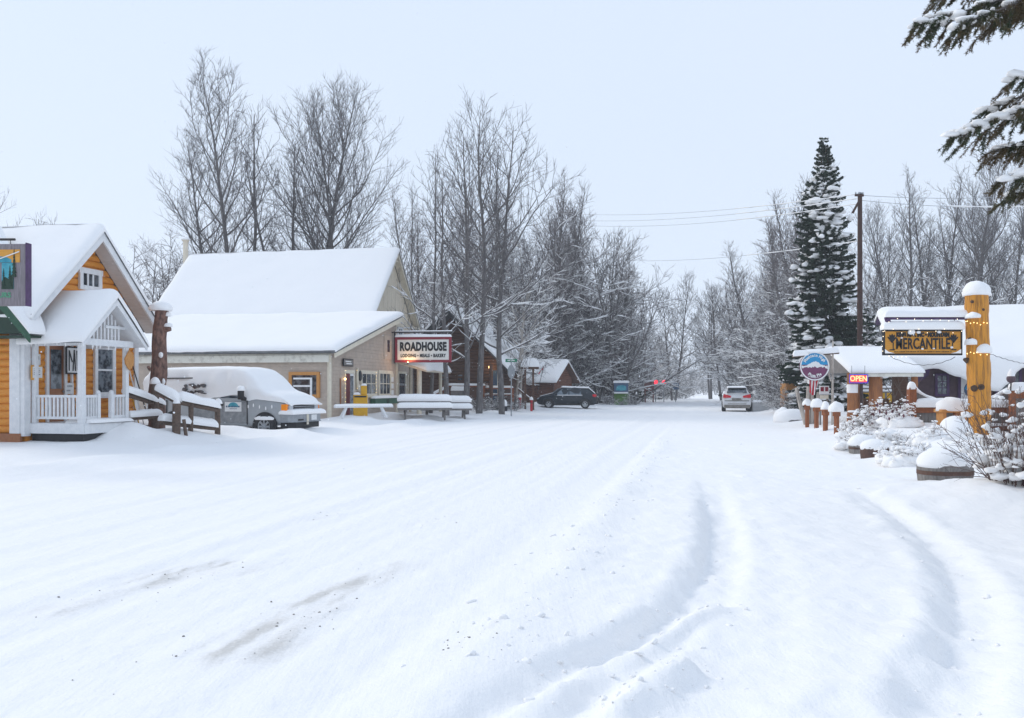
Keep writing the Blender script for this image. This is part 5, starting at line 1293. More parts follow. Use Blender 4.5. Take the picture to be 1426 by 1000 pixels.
    for x in xs:
        _, zb, zt, w, wr = B.at(float(np.clip(x, -2.9, 2.66))); top = zt
        endf = min(1, max(.0, (x + 3.02) / .35)) ** .5; nose = min(1, max(0, (2.76 - x) / .3)) ** .5; ef = min(endf, nose)
        for k in range(NA + 1):
            a = -1 + 2 * k / NA; s_ = abs(a)
            low = 1.16 + .30 * max(0, vnoise(np.array([x * 1.3 + 5]), np.array([3.0 + (a > 0) * 9]), 7)[0] - .25) if x < 1.2 else 1.14 - .16 * min(1, (x - 1.2) / 1.5) + .12 * vnoise(np.array([x * 2.5]), np.array([1.0 + (a > 0) * 5]), 8)[0]
            low = min(low, top - .04)
            nzv = float(fbm(np.array([x * 1.5]), np.array([a * 3.0]), 12, 4)[0]) * 2
            if s_ < .62:
                f = s_ / .62; y = (wr + .06) * f; z = top + .19 * ef * (1 - .18 * f ** 3) * (1 + .16 * nzv) - .05 * f ** 6
                if x > 2.2: z -= (x - 2.2) * .10
            else:
                f = (s_ - .62) / .38; e = .5 * math.pi * f
                zs_ = top + .15 * ef - .04; z = zs_ + (low - zs_) * f ** 1.25
                wz = wr + (w - wr) * min(1, max(0, (top - z) / max(.05, top - 1.18)))
                lump_ = float(fbm(np.array([x * 3.1 + 4]), np.array([z * 4.2]), 19, 3)[0]) * 2
                y = wz + (.05 + .07 * math.sin(math.pi * min(1, f * 1.15)) * (1 + 1.2 * nzv + 1.1 * lump_)) * max(.2, 1 - f ** 5)
            vs.append((float(x), math.copysign(y, a), z))
    s = MB(); n = NA + 1
    s.add(vs, [(i * n + k, (i + 1) * n + k, (i + 1) * n + k + 1, i * n + k + 1) for i in range(len(xs) - 1) for k in range(NA)], 0, True)
    s.add(vs[:n], [tuple(range(n))], 0); s.add(vs[-n:], [tuple(range(n))[::-1]], 0)
    sn = s.build('snow_load', 'snow', t)
    # dark rail strip and the patch of glass the wind cleared
    for sg in (-1,):
        d = MB(); d.bar((-2.55, sg * 1.005, 1.86), (-.92, sg * 1.005, 1.87), .045, .035); d.build('rain_gutter', 'iron', t)
        g = MB(); rr2 = random.Random(6)
        for i in range(24):
            x = -1.25 + .85 * rr2.random(); z = 1.36 + .32 * rr2.random(); w = rr2.uniform(.04, .13); h = rr2.uniform(.02, .06)
            pts = [(x + w * math.cos(a) * rr2.uniform(.6, 1.2), sg * (1.125 - (z - 1.2) * .10), z + h * math.sin(a) * rr2.uniform(.5, 1.3)) for a in [6.283 * k / 7 for k in range(7)]]
            g.prism(pts, (0, -sg * .05, 0))
        g.build('bare_glass', 'glass', t)
    s = MB(); s.patch([(2.40, -1.0, .742), (2.93, -.98, .742), (2.93, .98, .742), (2.40, 1.0, .742)], .17, 4, 14, r=.12, seed=3, amp=.2, side=.03); s.build('bumper_snow', 'snow', bu)
    s = MB(); s.blob((1.88, -1.02, .60), .36, .06, .10, 2, .2); s.build('wheel_snow', 'snow', t)
    s = MB()
    for x, z in ((1.25, .98), (1.45, 1.02), (1.68, .97), (1.92, .93), (2.15, .98)): s.blob((x, -1.0, z), .025, .012, .06, int(x * 9), .1, 8, 6, half=False)
    s.build('snow_drip', 'snow', t)
build_van()

def build_suv_dark():
    P = gpt(790, 68); t = thing('parked_car', 'dark slate crossover car parked side-on before the small brown cabin', 'car', (P.x, P.y, P.z - .05), R(180 - 6))
    st = [(-2.34, .55, .95, .72, .60), (-2.26, .38, 1.02, .84, .68), (-2.1, .30, 1.22, .90, .66), (-1.85, .28, 1.46, .91, .62), (-1.5, .26, 1.64, .92, .62), (-.6, .25, 1.70, .92, .63), (.25, .25, 1.68, .92, .62), (.62, .25, 1.56, .92, .64),
          (1.05, .25, 1.24, .92, .72), (1.35, .26, 1.10, .91, .74), (1.9, .28, 1.02, .89, .72), (2.2, .34, .90, .82, .66), (2.36, .45, .76, .66, .52)]
    B = Body(st, 1.02); m = MB(); B.shell(m, xs=[-2.34, -2.26, -2.1, -1.98, -1.85, -1.5, -1.1, -.6, -.2, .25, .45, .62, .85, 1.05, 1.2, 1.35, 1.6, 1.9, 2.05, 2.2, 2.3, 2.36]); m.build('body', 'suv_dark', t)
    for sg in (-1, 1):
        for x in (1.42, -1.42):
            a = MB(); arch(a, x, sg * .925, .35, .36, sg, 1.17); a.build('wheel_arch', 'black', t); wheel(t, x, sg * .84, .35, .23, sg, 6)
            f = MB(); n = 14
            f.tube([(x + math.cos(math.pi * k / n) * .47, sg * .92, .36 + math.sin(math.pi * k / n) * .47) for k in range(n + 1)], .045, 6); f.build('wing_flare', 'suv_dark', t)
        for poly in ([(.98, .10), (.40, .95), (-.12, .97), (-.12, .08)], [(-.2, .08), (-.2, .97), (-1.05, .95), (-1.12, .10)], [(-1.35, .22), (-1.32, .88), (-1.52, .86), (-1.82, .40)]):
            g = MB(); B.glass(g, poly, sg); g.build('window', 'car_glass_reflection', t)
        d = MB()
        for x in (.95, -.16, -1.15): d.box(x - .012, x + .012, sg * .905 - .02, sg * .905 + .018, .42, 1.0)
        d.build('shut_line', 'black', t)
        c = MB(); c.box(-1.0, 1.0, sg * .915 - .02, sg * .915 + .012, .26, .40); c.build('sill', 'black', t)
        mi_ = MB(); mi_.blob((.82, sg * 1.02, 1.12), .10, .12, .10, 3, .1, half=False); mi_.build('mirror', 'suv_dark', t)
        l = MB(); l.blob((-2.12, sg * .78, 1.0), .19, .15, .13, 4, .06, half=False); l.build('tail_lamp', 'red_lens', t)
        l = MB(); l.blob((2.12, sg * .70, .78), .22, .12, .08, 4, .06, half=False); l.build('headlight', 'clear_lens', t)
    b = MB(); b.box(-2.44, -2.2, -.78, .78, .36, .62); b.build('bumper', 'black', t, bevel=.05)
    g = MB(); g.prism([(.66, -.58, 1.565), (.66, .58, 1.565), (1.10, .68, 1.235), (1.10, -.68, 1.235)], (.03, 0, .03)); g.build('windscreen', 'car_glass_reflection', t)
    s = MB(); s.patch([(-1.75, -.60, 1.585), (.45, -.60, 1.66), (.45, .60, 1.66), (-1.75, .60, 1.585)], .11, 10, 6, r=.12, seed=4, amp=.3); s.patch([(-2.2, -.66, 1.16), (-1.72, -.6, 1.57), (-1.72, .6, 1.57), (-2.2, .66, 1.16)], .07, 4, 5, r=.08, seed=6)
    s.patch([(1.1, -.72, 1.22), (2.15, -.66, .95), (2.15, .66, .95), (1.1, .72, 1.22)], .035, 6, 6, r=.1, seed=8, amp=.6); s.build('snow_cap', 'snow', t)
    s = MB()
    for sg in (-1, 1): s.bar((.75, sg * .915, 1.05), (-1.2, sg * .915, 1.05), .02, .05)
    s.build('sill_snow', 'snow', t)
build_suv_dark()

def build_suv_white():
    P = gpt(1025, 60); t = thing('driving_car', 'white crossover car seen from behind driving up the snowy street', 'car', (P.x, P.y, P.z - .02), R(90 - 13))
    st = [(-2.30, .52, .98, .80, .62), (-2.24, .36, 1.04, .90, .70), (-2.1, .30, 1.30, .93, .70), (-1.85, .28, 1.55, .94, .66), (-1.6, .27, 1.66, .94, .66), (-.6, .26, 1.70, .94, .66), (.3, .26, 1.67, .94, .65),
          (.7, .26, 1.52, .94, .67), (1.15, .26, 1.16, .93, .74), (1.9, .28, 1.02, .90, .72), (2.25, .36, .86, .8, .6), (2.34, .45, .76, .66, .52)]
    B = Body(st, 1.04); m = MB(); B.shell(m); m.build('body', 'suv_white', t)
    for sg in (-1, 1):
        for x in (1.4, -1.4):
            a = MB(); arch(a, x, sg * .945, .36, .36, sg, 1.17); a.build('wheel_arch', 'black', t); wheel(t, x, sg * .84, .36, .25, sg, 6)
        g = MB(); B.glass(g, [(.98, .10), (.40, .95), (-1.05, .95), (-1.6, .15)], sg); g.build('window', 'glass', t)
        mi_ = MB(); mi_.blob((.82, sg * 1.06, 1.10), .09, .15, .10, 3, .1, half=False); mi_.build('mirror', 'black', t)
        l = MB(); l.prism([(-2.245, sg * .90, .98), (-2.285, sg * .42, .98), (-2.26, sg * .40, 1.08), (-2.20, sg * .86, 1.20)], (-.05, 0, 0)); l.build('tail_lamp', 'red_lens', t, bevel=.015)
    g = MB(); g.prism([(-2.135, -.66, 1.28), (-2.135, .66, 1.28), (-1.90, .58, 1.55), (-1.90, -.58, 1.55)], (-.035, 0, .025)); g.build('rear_window', 'glass', t)
    s = MB(); s.box(-2.05, -1.80, -.60, .60, 1.585, 1.63); s.build('spoiler', 'black', t, bevel=.015)
    b = MB(); b.box(-2.40, -2.2, -.90, .90, .44, .72); b.build('bumper', 'suv_white', t, bevel=.05)
    b = MB(); b.box(-2.42, -2.22, -.84, .84, .26, .50); b.box(-2.405, -2.3, -.62, .62, .52, .60); b.build('diffuser', 'dirty', t, bevel=.03)
    b = MB(); b.box(-2.31, -2.27, -.34, .34, .80, .94); b.build('number_plate', 'dirty', t)
    b = MB(); b.box(-2.315, -2.25, -.80, .80, .74, .79); b.build('chrome_strip', 'dirty', t)
    s = MB(); s.patch([(-1.95, -.64, 1.60), (.45, -.64, 1.66), (.45, .64, 1.66), (-1.95, .64, 1.60)], .10, 8, 6, r=.12, seed=4, amp=.3); s.patch([(-2.15, -.40, 1.265), (-2.13, .40, 1.27), (-2.04, .30, 1.38), (-2.04, -.3, 1.38)], .04, 4, 4, r=.06, seed=6, up=(-.7, 0, .7)); s.build('snow_cap', 'snow', t)
build_suv_white()
# ------------------------------------------------------------------ left side: snag, rail fence, street furniture
def log_(mb, a, b, r0, r1=None, n=9): mb.tube([a, (Vector(a) + Vector(b)) / 2 + Vector((rnd.uniform(-.01, .01), rnd.uniform(-.01, .01), rnd.uniform(-.01, .01))), b], [r0, (r0 + (r1 or r0)) / 2, r1 or r0], n, wob=.12)
def snag():
    b = gpt(217, 27.0); t = thing('tree_stump', 'tall cut tree stump with rough reddish bark and a snow cap', 'stump', b)
    H = at(220, 431, 27).z - b.z; m = MB(); n = 14
    m.tube([(.012 * i + .02 * math.sin(i), .0, -.3 + (H + .3) * i / n) for i in range(n + 1)], [.27 - .006 * i + .02 * rnd.random() for i in range(n + 1)], 14, wob=.14); m.build('trunk', 'snag', t)
    k = MB(); k.tube([(.3, -.05, H * .83), (.48, -.06, H * .84)], [.09, .08], 8); k.tube([(-.1, -.2, H * .5), (-.1, -.32, H * .52)], .05, 7); k.build('branch_stub', 'snag', t)
    s = MB(); s.blob((.15, 0, H + .02), .34, .32, .26, 4, .15); s.blob((.42, -.06, H * .86), .13, .12, .1, 2); s.blob((.38, 0, H * .95), .1, .1, .12, 7); s.blob((.24, -.2, H * .62), .07, .05, .09, 6, half=False); s.blob((.3, -.14, H * .4), .05, .05, .1, 9, half=False); s.build('snow_cap', 'snow', t)
snag()
def rail_fence():
    t = thing('rail_fence', 'rustic log ramp rail with sloping snow-loaded poles before the silver van', 'fence', (0, 0, 0))
    P = lambda px, py, D: at(px, py, D)
    posts = [((216, 534), (216, 592), 26.2, .12), ((246, 562), (245, 604), 25.2, .115), ((266, 560), (265, 598), 26.0, .075), ((303, 562), (303, 596), 27.2, .085), ((256, 584), (262, 604), 25.3, .05)]
    for a, b, D, r in posts:
        m = MB(); p, q = P(*a, D), P(*b, D); q.z -= .4; log_(m, q, p, r * 1.05, r); m.build('post', 'grey_log', t)
    sn = [0]
    def rail(a, Da, b, Db, r, sh, seed):
        p, q = P(*a, Da), P(*b, Db); m = MB(); log_(m, p, q, r, r * .9); o = m.build('rail', 'grey_log', t)
        d = (q - p).normalized(); n = d.cross(Vector((0, 0, 1))).normalized() * (r + sh * .28); z = Vector((0, 0, r * .55))
        s = MB(); s.patch([p + z - n, q + z - n, q + z + n, p + z + n], sh, 14, 2, r=sh * .6, seed=seed, amp=.3, side=.03, freq=1.6); s.build('rail_snow', 'snow', o)
    rail((175, 549), 24.8, (226, 566), 26.6, .07, .22, 1)
    rail((219, 545), 25.6, (250, 562), 25.5, .075, .28, 2); rail((248, 560), 25.6, (303, 571), 27.0, .08, .30, 3)
    rail((224, 588), 25.2, (300, 597), 26.9, .07, .26, 5); rail((178, 583), 24.9, (222, 580), 26.2, .06, .2, 6)
    for (px, py, D, w) in ((216, 533, 26.2, .15), (246, 561, 25.2, .10), (304, 561, 27.2, .12)):
        s = MB(); s.blob(P(px, py, D), w, w, w * 1.1, 3, .15); s.build('post_snow', 'snow', t)
rail_fence()

def street_left():
    P = gpt(712, 50); t = thing('street_sign', 'thin steel pole carrying a green street name blade and an edge-on stop sign', 'sign', P, R(-8))
    H = at(712, 503, 50).z - P.z; m = MB(); m.tube([(0, 0, -.2), (0, 0, H)], .035, 8); m.build('pole', 'steel', t)
    m = MB(); m.box(-.34, .34, -.012, .012, H - .05, H + .13); b = m.build('name_blade', 'sign_green', t); m = MB(); m.box(-.22, -.05, -.016, -.011, H + .02, H + .07); m.box(0, .2, -.016, -.011, H + .02, H + .07); m.build('lettering', 'plate_white', b)
    m = MB(); m.blob((0, 0, H + .12), .12, .03, .04, 2); m.build('snow_cap', 'snow', t)
    m = MB(); a = [(.38 / math.cos(R(22.5)) * math.cos(R(22.5 + 45 * k)), .38 / math.cos(R(22.5)) * math.sin(R(22.5 + 45 * k))) for k in range(8)]
    m.prism([(x * .42, -.05 + x * .85, z + H - .62) for x, z in a], (.02, -.01, 0)); m.build('stop_plate', 'steel', t)
    for px, py, lab in ((724, 570, 'red steel bollard with snow cap nearest the street name pole'), (740, 569, 'red steel bollard with snow cap under the little porch roof')):
        q = gpt(px, 60); t = thing('bollard', lab, 'bollard', q, 0, 'red bollards beside the street name pole')
        m = MB(); m.lathe([(.085, -.2), (.085, .78), (.07, .83), (0, .85)], n=14); m.build('post', 'red', t); m = MB(); m.blob((0, 0, .82), .13, .13, .18, 3); m.build('snow_cap', 'snow', t); m = MB(); m.lathe([(.088, .52), (.088, .60)], n=14); m.build('band', 'maroon', t)
    q = gpt(702, 57.5); t = thing('plastic_sack', 'black plastic sack topped by a snow dome behind the street name pole', 'sack', q)
    m = MB(); m.blob((0, 0, .22), .23, .2, .36, 5, .25, half=False); m.build('bag', 'bagblack', t); m = MB(); m.blob((0, 0, .42), .21, .2, .36, 2, .12); m.build('snow_cap', 'snow', t)
street_left()

# ------------------------------------------------------------------ cabins among the left trees
def tree_cabin():
    Fm = Frame(gx(575, 63), 63.0, 12.8); t = thing('log_house', 'dark brown log house with lit porch behind the bare cottonwoods', 'house', Fm.world(0, 0, .2), Fm.rz)
    W, H, rz_, Ln = 6.6, 3.3, 6.9, 8.0
    m = MB(); courses(m, (-.3, 0), (W, 0), 0, H, .26, .06, LOGP, smooth=True); courses(m, (-.3, 0), (W, 0), H, rz_ - .2, .26, .06, LOGP, smooth=True, clip=lambda z: ((z - H) / (rz_ - H) * 3.45, 6.9 - (z - H) / (rz_ - H) * 4.15)); courses(m, (W, 0), (W, Ln), 0, H, .26, .06, LOGP, smooth=True); m.box(0, W - .1, .1, Ln, 0, H); m.build('wall', 'shed_brown', t)
    rf, sn = MB(), MB(); yc = 3.2
    slope(rf, sn, (yc, Ln, rz_ + .1), (yc, -1.9, rz_ + .1), (-1.3, -1.9, 2.7), (-1.3, Ln, 2.7), .16, .38, 41, rounded=(1, 1, 0, 1))
    slope(rf, sn, (yc, -1.9, rz_ + .1), (yc, Ln, rz_ + .1), (7.6, Ln, 2.7), (7.6, -1.9, 2.7), .16, .38, 42, rounded=(1, 1, 0, 1))
    r = rf.build('roof', 'roof_dark', t); sn.build('roof_snow', 'snow', r)
    for x in (.3, 6.3): p = MB(); p.tube([(x, -1.6, 0), (x, -1.6, 3.1)], .14, 10); p.build('porch_post', 'shed_brown', t)
    def fx(px, py): return Fm.front(px, py)
    for a, b, p, q, gl in ((636, 646, 518, 534, 'glass_reflection'), (613, 625, 510, 532, 'glass_reflection')):
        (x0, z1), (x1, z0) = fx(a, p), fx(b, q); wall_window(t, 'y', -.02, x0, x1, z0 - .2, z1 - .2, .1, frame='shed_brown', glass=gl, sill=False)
    (x0, z1), (x1, z0) = fx(685, 516), fx(693, 548); d = MB(); d.box(x0, x1, -.10, -.05, .3, z1 - .2); dr = d.build('door', 'navy', t); g = MB(); g.box(x0 - .16, x0, -.12, -.05, .3, z1 - .1); g.box(x1, x1 + .16, -.12, -.05, .3, z1 - .1); g.build('door_frame', 'white_old', t)
    for i, (px, py, mt, lab) in enumerate(((684, 511.5, 'lamp_warm', 'warm glowing porch lamp beside the dark house door'), (702, 514.5, 'lamp_pale', 'pale glowing lamp at the porch end of the dark house'))):
        x, z = fx(px, py); P = Fm.world(x, -.25 if i == 0 else -1.5, z); l = thing('porch_lamp', lab, 'lamp', P)
        m = MB(); m.lathe([(0, -.13), (.11, -.08), (.14, 0), (.11, .09), (0, .13)], n=12); m.build('globe', mt, l); m = MB(); m.tube([(0, 0, .11), (0, 0, .3)], .03, 6); m.build('stem', 'iron', l)
        ld = bpy.data.lights.new('porch_light', 'POINT'); ld.energy = 7 if i == 0 else 3; ld.color = (1, .66, .3) if i == 0 else (1, .85, .7); ld.shadow_soft_size = .14
        lo = bpy.data.objects.new('glow', ld); COL.objects.link(lo); lo.parent = l; lo.location = (0, -.35, 0)
    # deck with red-brown railings and snow on every rail
    D0 = 60.5; dk = thing('deck_railing', 'red-brown wooden deck railing with snow along its rails behind the tree trunks', 'railing', (0, 0, 0))
    def rail(a, b, D1, D2, th=.1, sh=.16):
        p, q = at(*a, D1), at(*b, D2); m = MB(); m.bar(p, q, .12, th); o = m.build('rail', 'rail_wood', dk); d = (q - p).normalized(); n = d.cross(Vector((0, 0, 1))).normalized() * .12; z = Vector((0, 0, th / 2)); s = MB(); s.patch([p + z - n, q + z - n, q + z + n, p + z + n], sh, 8, 2, r=.1, seed=int(a[0]), amp=.25); s.build('rail_snow', 'snow', o)
    rail((618, 538), (676, 538), D0, D0); rail((676, 541), (714, 541), D0, D0 + 1); rail((676, 550), (714, 550), D0, D0 + 1, .08, .08); rail((602, 551), (622, 541), D0 - 1, D0)
    m = MB(); p, q = at(618, 540, D0 + .1), at(676, 540, D0 + .1); m.prism([p, q, Vector((q.x, q.y, .2)), Vector((p.x, p.y, .2))], (0, .05, 0)); m.build('panel', 'shed_brown', dk)
    for px, py in ((618, 538), (674, 537), (695, 541), (714, 541)): p = at(px, py, D0 - .06); m = MB(); m.box(p.x - .09, p.x + .09, p.y - .09, p.y + .09, 0, p.z); m.build('post', 'rail_wood', dk)
    # snowy bench before the deck
    P = gpt(639, 57); b = thing('garden_bench', 'grey garden bench loaded with snow before the deck railing', 'bench', P)
    m = MB(); m.box(-.55, .55, -.2, .25, .42, .48); m.build('seat', 'grey_board', b); m = MB(); m.box(-.55, .55, .25, .31, .5, 1.25); m.build('backrest', 'grey_board', b)
    m = MB(); m.patch([(-.56, -.22, .48), (.56, -.22, .48), (.56, .26, .48), (-.56, .26, .48)], .35, 5, 3, r=.2, seed=2); m.patch([(-.56, .2, 1.25), (.56, .2, 1.25), (.56, .36, 1.25), (-.56, .36, 1.25)], .3, 5, 2, r=.1, seed=3); m.build('snow_cap', 'snow', b)
    for x in (-.48, .48): m = MB(); m.box(x - .04, x + .04, -.18, .22, -.1, .42); m.build('leg', 'grey_board', b)
tree_cabin()
def porch_shelter():
    P = gpt(738, 62); t = thing('entry_shelter', 'tiny porch roof on two dark posts with a tall snow load beside the red bollards', 'shelter', P)
    m = MB(); m.box(-.62, .62, -.7, .7, 2.95, 3.08); r = m.build('roof', 'shed_brown', t); s = MB(); s.patch([(-.68, -.75, 3.08), (.68, -.75, 3.08), (.68, .75, 3.08), (-.68, .75, 3.08)], .62, 6, 6, r=.4, seed=4, amp=.22); s.build('roof_snow', 'snow', r)
    for x in (-.35, .22): m = MB(); m.box(x - .07, x + .07, -.6, -.46, -.2, 2.95); m.build('post', 'shed_brown', t)
    m = MB(); m.bar((-.85, -.5, 1.5), (.3, -.5, .55), .08, .12); o = m.build('handrail', 'shed_brown', t); m = MB(); m.patch([(-.85, -.57, 1.56), (.3, -.57, .61), (.3, -.43, .61), (-.85, -.43, 1.56)], .07, 6, 2, r=.05); m.build('rail_snow', 'snow', o)
    # banner on a slanting pole
    p, q = at(753, 531, 62), at(758, 511, 62); f = thing('red_flag', 'small red flag on a slanting pole in front of the snowy brown cabin roof', 'flag', p)
    m = MB(); m.tube([(-.25, 0, -.9), at(757, 510, 62) - p], .018, 6); m.build('pole', 'iron', f)
    m = MB(); a = [at(749, 521, 62) - p, at(757.5, 510.5, 62) - p, at(756, 516, 62) - p, at(754, 515, 62) - p, at(751, 521, 62) - p]; m.prism(a, (0, .02, 0)); m.build('cloth', 'flag_red', f)
porch_shelter()
def small_cabin():
    Fm = Frame(gx(800, 79), 79.0, 30); t = thing('small_cabin', 'small red-brown cabin with white snowy gable roof behind the dark parked car', 'cabin', Fm.world(-1.7, -3.2, .2), Fm.rz)
    L, W = 3.4, 3.6; m = MB(); courses(m, (-L, 0), (1.2, 0), 0, 2.2, .2, .04, LOGP, smooth=True); courses(m, (1.2, 0), (1.2, W), 0, 2.2, .2, .04, LOGP, smooth=True); courses(m, (1.2, 0), (1.2, W), 2.2, 3.7, .2, .04, LOGP, smooth=True, clip=lambda z: ((z - 2.2) * 1.15, W - (z - 2.2) * 1.15)); m.build('wall', 'cabin_red', t)
    rf, sn = MB(), MB(); slope(rf, sn, (-L - .4, W / 2, 3.75), (1.75, W / 2, 3.75), (1.75, -.6, 1.95), (-L - .4, -.6, 1.95), .1, .3, 51, nu=10, nv=8, rounded=(1, 1, 0, 1)); slope(rf, sn, (1.75, W / 2, 3.75), (-L - .4, W / 2, 3.75), (-L - .4, W + .6, 1.95), (1.75, W + .6, 1.95), .1, .3, 52, nu=10, nv=8, rounded=(1, 1, 0, 1)); r = rf.build('roof', 'shed_brown', t); sn.build('roof_snow', 'snow', r)
    wall_window(t, 'y', .0, -2.2, -1.5, .75, 1.35, .08, frame='cabin_red', glass='turquoise', sill=False); wall_window(t, 'x', 1.2, 1.0, 1.8, .9, 1.7, .08, frame='cabin_red', glass='glass', sill=False)
small_cabin()
def far_left():
    P = gpt(865, 84, .25); t = thing('kiosk_sign', 'snow-topped roadside sign board, blue picture above and lime green base', 'sign', P, R(-10))
    t.scale = (.92, 1, .92); m = MB(); m.box(-.75, .75, -.08, .08, .95, 2.05); m.build('board', 'navy', t, bevel=.02); m = MB(); m.prism([(-.54, -.1, 1.28), (-.5, -.1, 1.62), (-.3, -.1, 1.78), (.2, -.1, 1.82), (.5, -.1, 1.7), (.55, -.1, 1.3), (0, -.1, 1.22)], (0, .03, 0)); m.build('picture', 'turquoise', t)
    m = MB(); m.box(-.62, .62, -.06, .06, -.6, .93); m.box(-.75, -.66, -.07, .07, -.6, .95); m.box(.66, .75, -.07, .07, -.6, .95); m.build('base', 'lime', t); m = MB(); m.patch([(-.85, -.16, 2.05), (.85, -.16, 2.05), (.85, .16, 2.05), (-.85, .16, 2.05)], .26, 6, 2, r=.14, seed=2); m.patch([(-.75, -.2, .93), (.75, -.2, .93), (.75, -.08, .93), (-.75, -.08, .93)], .16, 6, 2, r=.06, seed=4); m.build('snow_cap', 'snow', t)
    P = gpt(904, 97); t = thing('wooden_sign', 'brown wooden sign board under a snow strip between the spruce sapling and red signals', 'sign', P)
    m = MB(); m.box(-.55, .55, -.05, .05, 1.3, 2.35); m.build('board', 'brown_sign', t); m = MB(); m.patch([(-.6, -.1, 2.35), (.6, -.1, 2.35), (.6, .1, 2.35), (-.6, .1, 2.35)], .18, 4, 2, r=.1); m.blob((0, -.06, 1.5), .2, .06, .15, 3); m.build('snow_cap', 'snow', t)
    for x in (-.45, .45): m = MB(); m.box(x - .06, x + .06, -.06, .06, -.2, 1.3); m.build('leg', 'brown_sign', t)
    for px, lab in ((913, 'glowing red signal lamp nearest the brown wooden sign'), (924.5, 'glowing red signal lamp beside the dark tree trunk')):
        P = gpt(px, 99); z = at(px, 532, 99).z - P.z; t = thing('signal_lamp', lab, 'signal', P); m = MB(); m.tube([(0, 0, -.2), (0, 0, z + .3)], .05, 6); m.build('pole', 'steel', t); m = MB(); m.lathe([(0, -.16), (.22, -.12), (.26, 0)] , (0, 0, z), 'y', 14); m.build('lens', 'signal_red', t); m = MB(); m.lathe([(.28, 0), (.28, .12), (.1, .2)], (0, 0, z), 'y', 14); m.build('housing', 'black', t)
    for px, py, D, lab in ((941, 538, 98, 'small dark blue road sign standing right of the red signals'), (1015, 539, 120, 'small dark blue road sign above the white car roof')):
        P = gpt(px, D); z = at(px, py, D).z - P.z; t = thing('road_sign', lab, 'sign', P); m = MB(); m.tube([(0, 0.03, -.2), (0, 0.03, z + .3)], .04, 6); m.build('pole', 'steel', t); m = MB(); m.box(-.36, .36, -.02, .0, z - .36, z + .34); m.build('plate', 'navy', t); m = MB(); m.box(-.2, -.05, -.026, -.015, z - .1, z + .16); m.box(.05, .18, -.026, -.015, z - .1, z + .16); m.build('writing', 'steel', t)
far_left()

